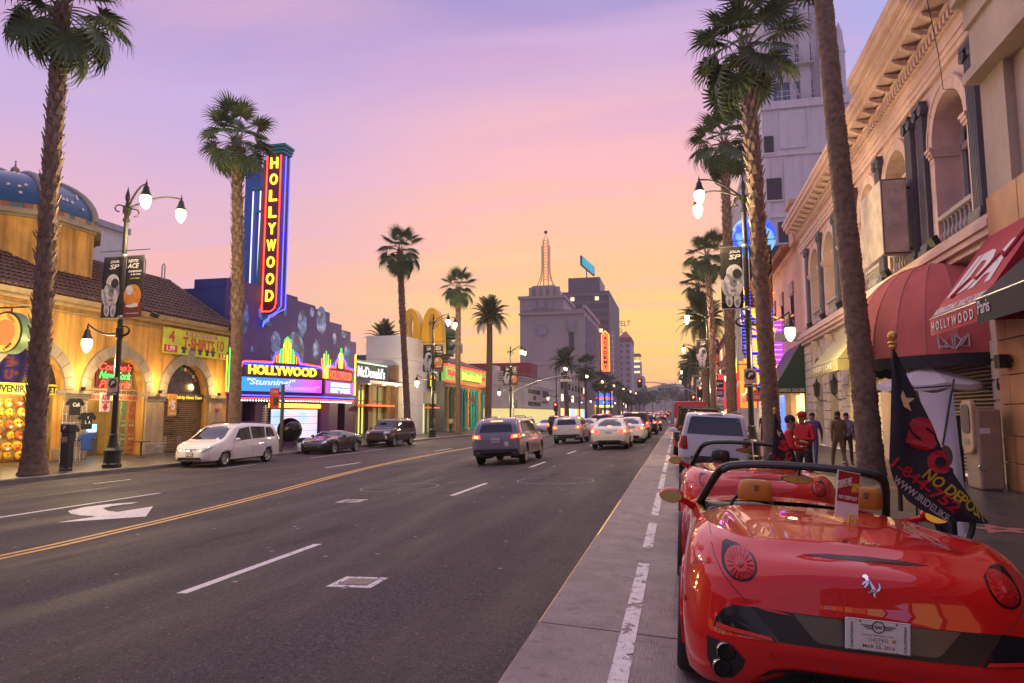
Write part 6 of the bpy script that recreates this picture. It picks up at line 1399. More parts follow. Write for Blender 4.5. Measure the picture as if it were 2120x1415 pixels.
def museum():
 t = thing('museum_building', 'purple neon museum with a globe mural and stepped parapet', 'building', (WX, 44.5, SL))
 steps = [(36.12, 41.6, 9.85), (41.6, 43.6, 9.88), (43.6, 46.1, 9.64), (46.1, 48.3, 9.45), (48.3, 50.3, 8.75), (50.3, 51.9, 8.35), (51.9, 52.95, 7.6)]
 pts = [(36.12, 2.6), (36.12, 9.85)]
 for a, b, z in steps: pts += [(a, z), (b, z)]
 pts += [(52.95, 2.6)]
 pts = [p for i, p in enumerate(pts) if i == 0 or p != pts[i-1]]
 slab_x(pts, WX, WX-.4).build('mural_wall', PURP, t)
 MB().box(WX-8, WX-.4, 36.12, 36.5, SL, 9.3).build('side_wall', NAVYW, t); MB().box(WX-13, WX-8, 36.3, 36.6, SL, 8.6).build('side_wall', NAVYW, t); MB().box(WX-2.6, WX-.4, 36.1, 36.5, 9.3, 9.85).build('side_parapet', NAVYW, t)
 MB().box(WX-13, WX-.4, 36.6, 52.9, 7.4, 7.6).build('roof', PLUM, t); MB().box(WX-13, WX-.4, 52.6, 52.95, SL, 7.6).build('side_wall', NAVYW, t)
 MB().box(WX-2.2, WX-.3, 36.2, 52.9, 2.55, 2.7).build('soffit', PLUM, t); MB().box(WX-2.4, WX-2.2, 36.2, 52.9, SL, 2.7).build('lobby_wall', PLUM, t)
 G = globe_mat(); gl = [(37.0, 7.6, .95, 1.25), (43.4, 6.0, 1.25, 1.4), (44.3, 8.1, .62, .95), (41.0, 6.4, .6, .75), (47.0, 8.7, .75, 1.05), (46.3, 6.4, .5, .75), (49.1, 7.5, .32, .45), (50.1, 5.9, .6, .75), (51.4, 6.4, .6, .95), (48.7, 5.2, .5, .7), (39.4, 8.3, .5, .62), (45.6, 9.1, .28, .36), (42.0, 8.6, .22, .3), (40.6, 5.4, .18, .22), (50.7, 8.05, .45, .3), (47.9, 4.9, .22, .3), (38.4, 5.7, .16, .2), (49.8, 6.9, .16, .2)]
 for y, z, ry, rz in gl:
  MB().disc((WX+.012, y, z), ry, (1, 0, 0), 30, rz, d=.006).build('globe_print', G, t); MB().disc((WX+.02, y-ry*.38, z+rz*.42), ry*.16, (1, 0, 0), 12, rz*.2).build('highlight_print', mat('globe_shine', (.55, .62, .75), .5), t)
 for y0, y1, m in ((36.12, 37.6, PLUM), (39.0, 40.4, PLUM), (48.6, 50.0, mat('plum_pier', (.10, .03, .12), .5)), (51.2, 52.95, PLUM)): MB().box(WX-.9, WX-.0, y0, y1, SL, 2.6).build('pier', m, t)
 for y in (37.7, 38.3, 50.1, 50.65): MB().box(WX-1.5, WX-1.42, y, y+.52, SL, 2.2).build('door', mat('plum_door', (.05, .01, .05), .3), t)
 m = mat('video_wall', (.3, .4, .5), .3, var=0, emit=(.5, .7, .9), es=.5); nt = m.node_tree; N = nt.nodes; L = nt.links; tc = N.new('ShaderNodeTexCoord'); n = N.new('ShaderNodeTexNoise'); n.inputs['Scale'].default_value = .5; n.inputs['Detail'].default_value = 4; L.new(tc.outputs['Object'], n.inputs['Vector']); r = N.new('ShaderNodeValToRGB'); r.color_ramp.elements[0].position = .35; r.color_ramp.elements[0].color = (.25, .62, .95, 1); r.color_ramp.elements[1].position = .65; r.color_ramp.elements[1].color = (.95, .62, .80, 1); L.new(n.outputs[0], r.inputs[0]); L.new(r.outputs[0], N['Principled BSDF'].inputs['Emission Color'])
 for i in range(4):
  for j in range(4): MB().box(WX-.86, WX-.8, 42.1+i*1.55+.015, 42.1+(i+1)*1.55-.015, -.1+j*.52+.01, -.1+(j+1)*.52-.01).build('screen', m, t)
 MB().box(WX-.8, WX-.6, 41.7, 48.4, 2.08, 2.38).build('light_band', glow('orange_band', (1, .33, .03), 3), t); MB().box(WX-1, WX-.85, 41.9, 48.5, SL, 2.1).build('screen_back', LINER, t)
 BLU = mat('tower_blue', (.04, .12, .46), .6, var=.12)
 for x0, x1, y0, y1, z1 in ((-28.0, -26.9, 39.9, 42.3, 18.0), (-27.4, -26.5, 39.75, 42.0, 16.6), (-26.9, -26.05, 39.6, 41.7, 14.9)):
  MB().box(x0, x1, y0, y1, 8.5, z1).build('tower_step', BLU, t); MB().box(x0-.06, x1+.06, y0-.06, y1+.06, z1, z1+.18).build('tower_cap', TEAL, t)
 for x in (-26.35, -26.6, -27.15): MB().tube([(x, 39.58, 9.6), (x, 39.58, 16.4)], .04, 6).build('neon_tube', glow('pale_neon', (.7, .55, .8), 1.2), t)
 for z in (9.4, 8.0): MB().box(-26.9, -26.0, 39.5, 39.6, z, z+.4).build('ledge', PLUM, t)
 for y in (36.3,):
  pass
 return t
MUS = museum()
def blade():
 t = thing('blade_sign', 'tall vertical neon sign with yellow letters, red and blue tubes', 'neon sign', (-25.4, 39.7, 7.4), group='neon signs')
 x0, x1, y0, y1 = -26.0, -24.86, 39.25, 40.15
 pf = [(x0, 8.15), (x1-.35, 8.15), (x1-.1, 8.3), (x1, 8.65), (x1, 18.75), (x0, 18.75)]
 MB().prism([(x, y0, z) for x, z in pf], (0, y1-y0, 0)).build('panel', mat('blade_maroon', (.11, .012, .05), .4, var=.15), t)
 MB().prism([(x, y0+.1, z) for x, z in ((x0-.55, 7.5), (x0+.3, 7.35), (x0, 8.2), (x0, 18.4), (x0-.3, 18.4), (x0-.55, 8.2))], (0, .7, 0)).build('fin', TEAL, t)
 MB().box(x0-.25, x0-.02, y0-.02, y1-.1, 9.2, 17.9).build('copper_strip', mat('copper_strip', (.35, .08, .06), .35, .4), t)
 for k, e in enumerate((.02, .10, .18)): MB().box(x0-.1-e*.3, x1+.12+e, y0-.05-e, y1+.05, 18.76+k*.2, 18.92+k*.2).build('crown_step', TEAL, t)
 y = y0-.035
 MB().tube([(x0+.06, y, 8.22), (x0+.06, y, 18.6)], .04, 6).build('neon_tube', NEONR, t); MB().tube([(x1-.08, y, 18.6), (x1-.08, y, 8.75), (x1-.18, y, 8.42), (x1-.42, y, 8.22), (x0+.06, y, 8.22)], .04, 6).build('neon_tube', NEONR, t)
 for e in (.0, .13): MB().tube([(x1+.12+e*.6, y0+.25+e*3, 18.6), (x1+.12+e*.6, y0+.25+e*3, 8.6-e), (x1-.02, y0+.1, 8.25-e), (x1-.3, y0, 8.02-e), (x1-.55, y0, 7.95-e), (x1-.62, y0, 7.75-e), (x1-.9, y0, 7.6-e), (x1-.98, y0, 7.35-e)], .035, 6).build('neon_tube', NEONB, t)
 for k, ch in enumerate('HOLLYWOOD'): text(ch, NEONY, t, (-25.42, y0-.05, 18.1-k*1.108), (1, 0, 0), (0, 0, 1), .56 if ch not in 'W' else .66, .74, bold=.02, depth=.06, name='letter')
 for k in range(40): pass
blade()
def marquee():
 A = Vector((-25.25, 36.15, 0)); B = Vector((-22.76, 41.75, 0)); C_ = Vector((-22.95, 46.6, 0)); D = Vector((-26, 47.2, 0)); A0 = Vector((-26, 36.15, 0))
 t = thing('marquee', 'wedge-shaped neon theatre marquee over the museum entrance', 'marquee', (-24, 41.5, 2.8))
 z0, z1 = 2.85, 4.78; dk = mat('marquee_plum', (.06, .02, .08), .4, var=.15)
 MB().prism([(p.x, p.y, z0) for p in (A0, A, B, C_, D)], (0, 0, z1-z0)).build('box', dk, t)
 for (P, Q, nm) in ((A, B, 0), (B, C_, 1)):
  d = (Q-P).normalized(); n = Vector((d.y, -d.x, 0)); L_ = (Q-P).length
  up = Vector((0, 0, 1)); at = lambda s, z, o=.03: P+d*s+n*o+up*z
  quad = lambda s0, s1, za, zb, o: MB().prism([at(s0, za, o), at(s1, za, o), at(s1, zb, o), at(s0, zb, o)], n*.02)
  tubes = lambda pts, m, r=.03, o=.07: MB().tube([at(s, z, o) for s, z in pts], r, 6).build('neon_tube', m, t)
  if nm == 0:
   m = mat('led_screen', (.02, .02, .05), .3, var=0, emit=(.1, .3, 1), es=.75); nt = m.node_tree; N = nt.nodes; L = nt.links; tc = N.new('ShaderNodeTexCoord'); sp = N.new('ShaderNodeSeparateXYZ'); L.new(tc.outputs['Object'], sp.inputs[0]); mr = N.new('ShaderNodeMapRange'); mr.inputs[1].default_value = -5.3; mr.inputs[2].default_value = .2; L.new(sp.outputs[1], mr.inputs[0]); r = N.new('ShaderNodeValToRGB'); r.color_ramp.elements[0].color = (.03, .25, 1, 1); r.color_ramp.elements[1].color = (.75, .04, .75, 1); e = r.color_ramp.elements.new(.45); e.color = (.05, .22, .95, 1); L.new(mr.outputs[0], r.inputs[0]); L.new(r.outputs[0], N['Principled BSDF'].inputs['Emission Color'])
   quad(.15, L_-.2, 3.02, 3.86, .015).build('led_screen', m, t)
   LT = glow('led_text', (.55, .65, 1), .9); LT2 = glow('led_text_magenta', (.85, .35, 1), .7)
   text('"Stunning!"', LT, t, at(2.2, 3.55, .045), d, up, 3.4, .5, shear=.25, bold=.02); text('"Stunning!"', LT2, t, at(4.35, 3.25, .045), d, up, 2.9, .4, shear=.25, bold=.02)
   text('HOLLYWOOD', NEONY, t, at(L_/2-.05, 4.32, .06), d, up, L_*.80, .56, bold=.03, depth=.06)
   zt = z1; k = 0
   tubes([(.1, 4.45), (.1, 4.75), (.35, 4.82), (2.3, 4.86), (2.3, 5.05), (2.45, 5.3), (2.65, 5.4)], NEONR); tubes([(L_-.1, 4.3), (L_-.3, 4.75), (4.05, 4.9), (4.05, 5.1), (3.9, 5.32), (3.7, 5.42)], NEONR)
   tubes([(.02, 4.4), (.02, 4.66), (.3, 4.74), (2.2, 4.76), (2.2, 5.1), (2.38, 5.42), (2.62, 5.54)], NEONB); tubes([(L_, 4.2), (L_-.2, 4.68), (4.15, 4.8), (4.15, 5.12), (3.98, 5.44), (3.74, 5.56)], NEONB); tubes([(.15, 4.62), (L_-.25, 4.62)], NEONB, .022)
   for s, zz in ((3.0, 6.0), (3.18, 6.22), (3.36, 6.0)): tubes([(s-.07, 4.82), (s-.07, zz), (s, zz+.12), (s+.07, zz), (s+.07, 4.82)], NEONY, .028)
   for s, zz in ((2.78, 5.62), (3.58, 5.62)): tubes([(s-.07, 4.82), (s-.07, zz), (s, zz+.1), (s+.07, zz), (s+.07, 4.82)], NEONG, .028)
   tubes([(2.92, 5.9), (3.0, 6.3), (3.18, 6.5), (3.36, 6.3), (3.44, 5.9)], NEONG, .026)
   for s, h in ((2.45, .45), (2.62, .6), (3.74, .6), (3.9, .45)): tubes([(s, 4.82), (s, 4.82+h)], NEONO, .026)
   MB().prism([at(s, z, -.06) for s, z in ((2.3, 4.78), (2.35, 5.3), (2.75, 5.6), (2.95, 6.2), (3.18, 6.45), (3.4, 6.2), (3.6, 5.6), (4.0, 5.3), (4.05, 4.78))], n*.05).build('crest', dk, t)
  else:
   quad(.2, L_-.15, 3.02, 3.86, .015).build('led_screen', glow('led_pink', (.75, .06, .55), .8), t); quad(.6, L_-.7, 3.06, 3.82, .035).build('led_inset', glow('led_blue', (.16, .22, .75), .6), t)
   text("HOLLYWOOD'S", NEONW, t, at(L_/2, 3.64, .07), d, up, 3.0, .30, bold=.02); text('BEST VALUE', NEONW, t, at(L_/2, 3.25, .07), d, up, 3.0, .30, bold=.02)
   text('HOLLYWOOD', NEONR, t, at(L_/2, 4.3, .06), d, up, L_*.7, .6, bold=.01, depth=.05)
   tubes([(.1, 4.7), (1.6, 4.82), (1.6, 5.1), (1.85, 5.35), (2.1, 5.4)], NEONR); tubes([(L_-.1, 4.6), (L_-.2, 4.75), (3.1, 4.85), (3.1, 5.1), (2.85, 5.35), (2.6, 5.4)], NEONR)
   tubes([(.1, 4.8), (1.48, 4.92), (1.5, 5.2), (1.8, 5.5), (2.1, 5.55)], NEONB); tubes([(L_, 4.3), (L_-.1, 4.85), (3.22, 4.97), (3.2, 5.2), (2.9, 5.5), (2.6, 5.55)], NEONB)
   for s, zz, mm in ((2.15, 5.75, NEONY), (2.35, 6.1, NEONG), (2.55, 5.75, NEONY)): tubes([(s-.08, 4.82), (s-.08, zz), (s, zz+.12), (s+.08, zz), (s+.08, 4.82)], mm, .028)
   for s in (L_-.12, L_+.0): tubes([(s, 3.0), (s, 6.0)], NEONY, .03)
  tubes([(.0, 2.76), (L_, 2.76)], NEONB, .035, .03); tubes([(.05, 2.66), (L_-.05, 2.66)], NEONB, .03, -.12); tubes([(.0, 2.58), (L_, 2.58)], NEONR, .04, -.05)
  qd = MB().prism([at(0, 2.5, -.1), at(L_, 2.5, -.1), at(L_, 2.85, -.02), at(0, 2.85, -.02)], n*.02); qd.build('skirt', mat('skirt_plum', (.07, .02, .12), .4), t)
  bl = MB()
  for k in range(int(L_/.19)): bl.ball(at(.1+k*.19, 2.46, -.12), .035, 6, 4)
  o = bl.build('bulbs', glow('bulb_white', (1, .95, .9), 7), t); o['kind'] = 'stuff'
 for k, (h, m) in enumerate(((.55, NEONO), (.85, NEONY), (1.05, NEONG), (.85, NEONY), (.55, NEONO))):
  q = B+Vector((.12, -.35+k*.17, 0)); MB().tube([(q.x, q.y, 4.0), (q.x, q.y, 4.6), (q.x+.0, q.y+(k-2)*.12, 4.75+h*.4), (q.x, q.y+(k-2)*.12, 4.75+h)], .03, 6).build('neon_tube', m, t)
 e = thing('neon_column', 'green and yellow neon column at the left end of the marquee', 'neon sign', (-25.6, 35.75, 2.8), group='neon signs')
 MB().box(-25.75, -25.3, 35.6, 35.95, 2.85, 5.3).build('box', PLUM, e)
 for k, (m, zz) in enumerate(((NEONY, 5.1), (NEONG, 5.5), (NEONG, 5.6), (NEONY, 5.1))): MB().tube([(-25.27, 35.62+k*.1, 2.95), (-25.27, 35.62+k*.1, zz)], .028, 6).build('neon_tube', m, e)
 for k, (m, zz) in enumerate(((NEONY, 5.1), (NEONG, 5.55), (NEONY, 5.1))): MB().tube([(-25.7+k*.17, 35.57, 2.95), (-25.7+k*.17, 35.57, zz)], .028, 6).build('neon_tube', m, e)
 return t
marquee()
sp_ = thing('mirror_ball', 'big dark mirrored ball on a plinth in the museum entrance', 'sculpture', (-24.3, 40.3, SL)); MB().ball((-24.3, 40.3, .62), .78, 28, 18).build('ball', mat('dark_mirror', (.06, .05, .05), .06, 1., var=0), sp_, 60); MB().lathe([(.5, 0), (.5, .25), (.35, .3)], 20, (-24.3, 40.3, SL)).build('plinth', PLUM, sp_)
tl_ = thing('height_totem', 'pale ladder-like totem in the museum entrance', 'sculpture', (-24.6, 38.0, SL)); MB().tube([(-24.6, 38.0, SL), (-24.6, 38.0, 2.2)], .05, 8).build('post', mat('totem_cream', (.6, .52, .4), .5), tl_)
for k in range(12): MB().box(-24.62, -24.58, 37.72, 38.28, .35+k*.15, .40+k*.15).build('rung', mat('totem_cream', (.6, .52, .4)), tl_)
pr = thing('notice_sign', 'red notice sign on a dark post before the marquee', 'sign', (-20.75, 33.6, SL)); MB().box(-20.82, -20.68, 33.53, 33.67, SL, 3.25).build('post', mat('post_grey', (.05, .05, .05), .5), pr); MB().box(-21.5, -20.95, 33.55, 33.6, 1.95, 3.05).build('sign_plate', REDP, pr); MB().box(-21.25, -21.0, 33.52, 33.55, 2.1, 2.55).build('picture', BLACKP, pr); text('TOURS', WHITEP, pr, (-21.22, 33.53, 2.85), (1, 0, 0), (0, 0, 1), .4, .12)
# ---------------------------------------------------------------- fast food restaurant
WHP = mat('white_panel', (.60, .58, .62), .55, var=.08, scale=.5); BRK = mat('brown_brick', (.16, .10, .06), .8, var=.3, scale=6); GOLD = mat('arch_yellow', (.76, .42, .008), .4, var=.05)
def restaurant():
 t = thing('restaurant_building', 'fast food restaurant with a white panelled tower and black fascias', 'building', (WX, 62, SL))
 MB().box(WX-.6, WX, 53.1, 59.4, 4.5, 6.05).build('fascia', mat('fascia_black', (.03, .032, .03), .4, var=.1), t); MB().box(WX-.5, WX+.05, 53.1, 59.5, 6.05, 6.2).build('fascia_cap', STEEL, t)
 MB().box(WX-.1, WX+.02, 53.2, 59.3, 5.95, 6.04).build('light_line', glow('green_line', (.4, 1, .55), 1.2), t)
 LW = glow('letter_white', (1, 1, 1), .75); text("McDonald's", LW, t, (WX+.05, 56.05, 5.25), (0, 1, 0), (0, 0, 1), 5.5, .95, bold=.012, depth=.05)
 MB().box(WX-.8, WX+1.3, 53.0, 60.9, 4.2, 4.45).build('canopy', WHP, t)
 for y in (54.2, 57.2, 60): MB().disc((WX+.7, y, 4.19), .12, (0, 0, -1), 12, up=(0, 1, 0)).build('downlight', glow('downlight', (1, .8, .4), 18), t)
 for y0, y1 in ((53.0, 53.6), (55.6, 56.5), (59.4, 60.4)): MB().box(WX-.5, WX-.0, y0, y1, SL, 4.2).build('brick_pier', BRK, t)
 GLOWG = glow('warm_room', (.75, .72, .14), 1.1, (.4, .4, .1)); MB().box(WX-4, WX-3.9, 53, 60.4, SL, 4.2).build('back_wall', GLOWG, t); MB().box(WX-4, WX-.5, 53, 60.4, 4.1, 4.2).build('ceiling', mat('room_ceiling', (.4, .36, .2), .7), t)
 MB().box(WX-3.8, WX-3.7, 56.9, 58.2, 2.6, 4.0).build('poster', glow('red_poster', (.9, .1, .04), .8), t)
 for y0, y1 in ((53.6, 55.6), (56.5, 59.4)):
  MB().box(WX-.3, WX-.27, y0, y1, SL, 4.15).build('pane', glass('shop_pane', (.3, .32, .2), .03, .25), t)
  for z in (SL+.03, 2.2, 2.75, 4.12): MB().box(WX-.34, WX-.22, y0, y1, z, z+.06).build('mullion', BLACKM, t)
  n = 3
  for k in range(n): yy = lerp(y0, y1, k/(n-1)) - (.04 if k == n-1 else 0); MB().box(WX-.345, WX-.215, yy, yy+.07, SL, 4.15).build('mullion', BLACKM, t)
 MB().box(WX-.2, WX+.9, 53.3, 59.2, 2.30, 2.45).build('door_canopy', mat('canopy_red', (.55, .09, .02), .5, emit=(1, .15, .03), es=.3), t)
 x0, x1, y0, y1, zt = -28.9, -25.1, 61, 66.5, 9.1
 for k, (a, b) in enumerate(((SL, 2.5), (2.52, 4.6), (4.62, 6.85), (6.87, zt))): MB().box(x0, x1, y0, y1, a, b).build('tower_panel', WHP, t, bevel=.01)
 MB().box(x0+.02, x1-.02, y0+.02, y1-.02, SL, zt-.02).build('tower_core', LINER, t)
 MB().box(WX-.3, x1-.4, 60.4, 61, SL, 6.2).build('dark_slot', BRK, t)
 MB().box(WX-9, WX-.6, 66.5, 75.4, 4.1, 6.9).build('upper_wall', WHP, t); MB().box(WX-9, WX-5, 66.5, 75.4, SL, 4.1).build('back_wall', GLOWG, t); MB().box(WX-.5, WX+.25, 64.6, 72.3, 2.75, 3.95).build('fascia', mat('fascia_black', (.03, .032, .03)), t)
 MB().box(WX-.62, WX-.5, 66.5, 75.4, 3.9, 4.2).build('ledge', WHP, t)
 MB().box(WX-.45, WX-.42, 66.5, 70.2, SL, 2.75).build('lit_window', glow('lime_window', (.62, .72, .2), .85, (.4, .45, .2)), t)
 for y in (66.5, 68.3, 70.2, 71.4): MB().box(WX-.5, WX-.3, y, y+.14, SL, 2.75).build('mullion', WHP, t)
 MB().box(WX-.3, WX+.7, 70.0, 72.2, 2.25, 2.4).build('door_canopy', mat('canopy_red', (.55, .09, .02)), t)
 MB().box(WX-.3, WX+.1, 72.3, 75.4, SL, 5.4).build('dark_wall', mat('dark_wall', (.03, .028, .03), .6), t)
 MB().box(WX-7, WX-2.5, 66.5, 73, 6.9, 7.8).build('plant_screen', mat('teal_plant', (.06, .14, .14), .6), t); MB().box(WX-9, WX-5, 53.5, 60.9, 4.5, 7.2).build('rear_block', mat('teal_glass', (.05, .12, .14), .3, var=.2), t)
 return t
RES = restaurant()
def arches_m(mb, cx, y, z0, w_, h, th, depth):
 """twin tapering arches of a letter M standing in the X-Z plane"""
 for sg in (-1, 1):
  outer = []; inner = []
  n = 24; half = w_/2
  for k in range(n+1):
   s = k/n; a = math.pi*s
   xo = half*.5-half*.5*math.cos(a); zo = h*math.sin(a)**.62
   tt = th*(1.0-.42*math.sin(a))
   xi = half*.5-(half*.5-tt)*math.cos(a); zi = (h-th*.62)*max(0, math.sin(a))**.66
   outer.append((sg*xo, zo)); inner.append((sg*xi, zi))
  for k in range(n):
   q = [outer[k], outer[k+1], inner[k+1], inner[k]]
   mb.prism([(cx+a, y, z0+b) for a, b in q], (0, depth, 0))
am = thing('arch_sign', 'huge three-dimensional yellow twin-arch sign on a roof bracket', 'sign', (-25.9, 66.5, 7.8)); m_ = MB(); arches_m(m_, -25.5, 66.6, 7.75, 4.6, 4.8, 1.02, 1.3); m_.build('arches', GOLD, am); MB().box(-27.5, -22.2, 66.9, 67.5, 7.5, 7.75).build('bracket', BLACKM, am); MB().box(-26.5, -23.5, 66.9, 67.2, 6.3, 6.6).build('bracket_arm', BLACKM, am)
a2 = thing('arch_sign', 'small yellow arch emblem on the black restaurant fascia', 'sign', (WX+.3, 66.6, 2.9)); m_ = MB(); arches_m(m_, 0, 0, 0, 2.1, 1.05, .26, .08); m_.xf(Matrix.Translation((WX+.36, 66.8, 2.9)) @ Matrix.Rotation(R(90), 4, 'Z')); m_.build('arches', glow('lit_yellow', (1, .62, .02), 1.0, (.7, .45, .02)), a2)
a3 = thing('arch_sign', 'little lit arch box on the white wall by the lamp', 'sign', (WX-.5, 72.6, 4.6)); MB().box(WX-.55, WX-.4, 71.6, 74.0, 4.45, 6.3).build('box', mat('box_dark', (.05, .06, .04), .4), a3); m_ = MB(); arches_m(m_, 0, 0, 0, 1.5, 1.2, .22, .05); m_.xf(Matrix.Translation((WX-.36, 72.8, 4.7)) @ Matrix.Rotation(R(90), 4, 'Z')); m_.build('arches', glow('lit_yellow', (1, .62, .02), 1.0), a3); MB().box(WX-.54, WX-.35, 71.6, 74, 6.3, 6.4).build('light_line', glow('green_line', (.4, 1, .55), 1.2), a3)
# ---------------------------------------------------------------- oddity museum with teal and yellow columns
def oddity():
 t = thing('oddity_museum', 'oddity museum with teal and yellow columns and a lit green sign band', 'building', (WX, 84.5, SL))
 y0, y1 = 76.0, 93.4
 MB().box(WX-9, WX-.9, y0, y1, SL, 7.6).build('core', mat('odd_core', (.03, .05, .06), .7), t)
 TL, YL = mat('teal_paint', (.02, .25, .28), .5, var=.1), mat('sand_paint', (.55, .30, .08), .5, var=.1)
 n = 13
 for k in range(n):
  y = lerp(y0+.5, y1-.5, k/(n-1)); MB().lathe([(.36, SL), (.36, SL+.2), (.28, SL+.25), (.25, 4.5), (.34, 4.6), (.36, 4.85)], 12, (WX-.45, y, 0)).build('column', TL if k % 2 == 0 or k in (5, 9) else YL, t, 50)
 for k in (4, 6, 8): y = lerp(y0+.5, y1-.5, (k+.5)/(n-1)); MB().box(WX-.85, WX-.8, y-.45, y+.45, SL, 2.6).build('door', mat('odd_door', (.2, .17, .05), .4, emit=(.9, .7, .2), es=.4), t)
 MB().box(WX-.9, WX-.0, y0, y1, 4.85, 5.25).build('entablature', mat('carved_band', (.30, .10, .05), .6, var=.4, scale=5), t); MB().box(WX-.6, WX+.25, y0-.1, y1+.1, 5.25, 5.4).build('cornice', mat('odd_tan', (.5, .35, .15), .6), t)
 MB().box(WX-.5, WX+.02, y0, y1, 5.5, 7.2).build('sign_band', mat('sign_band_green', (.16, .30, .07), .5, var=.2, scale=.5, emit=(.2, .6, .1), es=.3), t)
 MB().box(WX-.2, WX+.35, y0-.1, y1+.1, 5.4, 5.62).build('neon_rail', glow('red_rail', (1, .07, .02), 1.0), t); MB().box(WX-.2, WX+.4, y0-.1, y1+.1, 7.2, 7.5).build('neon_rail', glow('red_rail', (1, .07, .02), 1.0), t)
 RD = glow('sign_red', (1, .04, .02), .8); YG = glow('sign_yellow', (.9, .85, .06), .9)
 text("Ripley's", RD, t, (WX+.06, 79.1, 6.45), (0, 1, 0), (0, 0, 1), 4.6, 1.05, bold=.03, depth=.08); text('Believe It or Not!', YG, t, (WX+.06, 86.6, 6.4), (0, 1, 0), (0, 0, 1), 8.4, 1.0, bold=.02, depth=.08); text('ODDITORIUM', mat('dark_green_print', (.02, .06, .03), .5), t, (WX+.06, 86, 5.75), (0, 1, 0), (0, 0, 1), 8, .25, depth=.04); text('OPEN', RD, t, (WX+.06, 92.1, 6.4), (0, 1, 0), (0, 0, 1), 1.6, .6, bold=.03, depth=.06)
 MB().prism([(WX+.5, y0-.2, 7.5), (WX-4.5, y0-.2, 9.4), (WX-9, y0-.2, 7.5)], (0, y1-y0+.4, 0)).build('roof', TILE, t)
 for k in range(9): MB().tube([(WX+.1, y0+1+k*1.95, 7.35), (WX+.7, y0+1+k*1.95, 7.6), (WX+.9, y0+1+k*1.95, 7.3)], .04, 5).build('gooseneck', BLACKM, t)
 GR = mat('statue_green', (.05, .12, .05), .7, var=.3, scale=1.5)
 s = thing('roof_statue', 'large green dinosaur statue in a grey hat rising from the museum roof', 'statue', (WX-2.5, 80.5, 8.5))
 b = MB(); b.ball((WX-2.6, 80.6, 9.6), (1.7, 2.1, 1.9), 18, 12); b.ball((WX-1.6, 79.6, 10.9), (1.1, 1.3, 1.0), 16, 10); b.ball((WX-.6, 78.9, 11.3), (.95, 1.0, .62), 16, 10); b.build('body', GR, s, 60)
 MB().ball((WX-.1, 78.6, 10.75), (.7, .8, .22), 14, 8).build('jaw', GR, s, 60); MB().lathe([(1.15, 0), (1.1, .12), (.75, .2), (.7, .85), (.55, .95)], 20, (WX-1.3, 79.4, 11.75)).build('hat', mat('hat_grey', (.22, .2, .22), .7), s, 50); MB().lathe([(.72, .18), (.73, .4)], 20, (WX-1.3, 79.4, 11.76), cap=False).build('hat_band', WHITEP, s)
 for e in (-.3, .5): MB().tube([(WX-1.2, 79.4+e, 9.8), (WX-.2, 79+e*1.4, 9.5), (WX+.3, 79+e*1.4, 9.9)], [.28, .2, .14], 8).build('arm', GR, s, 60)
 MB().cbox((WX+.5, 78.9, 9.6), (.9, .06, 1.3), (0, .15, 0)).build('placard', WHITEP, s)
 f = thing('flag', 'small striped flag on the oddity museum column', 'flag', (WX+.3, 84.6, 3.4)); MB().tube([(WX-.2, 84.6, 2.9), (WX+.9, 84.6, 4.4)], .025, 6).build('pole', WHITEP, f)
 for k in range(7): MB().prism([(WX+.8-.07*k, 84.6, 4.25-.1*k), (WX+.86-.07*k, 84.62, 4.3-.1*k), (WX+.96-.02*k, 84.9, 2.9-.05*k), (WX+.9-.02*k, 84.88, 2.85-.05*k)], (.01, 0, 0)).build('stripe', REDP if k % 2 == 0 else WHITEP, f)
oddity()
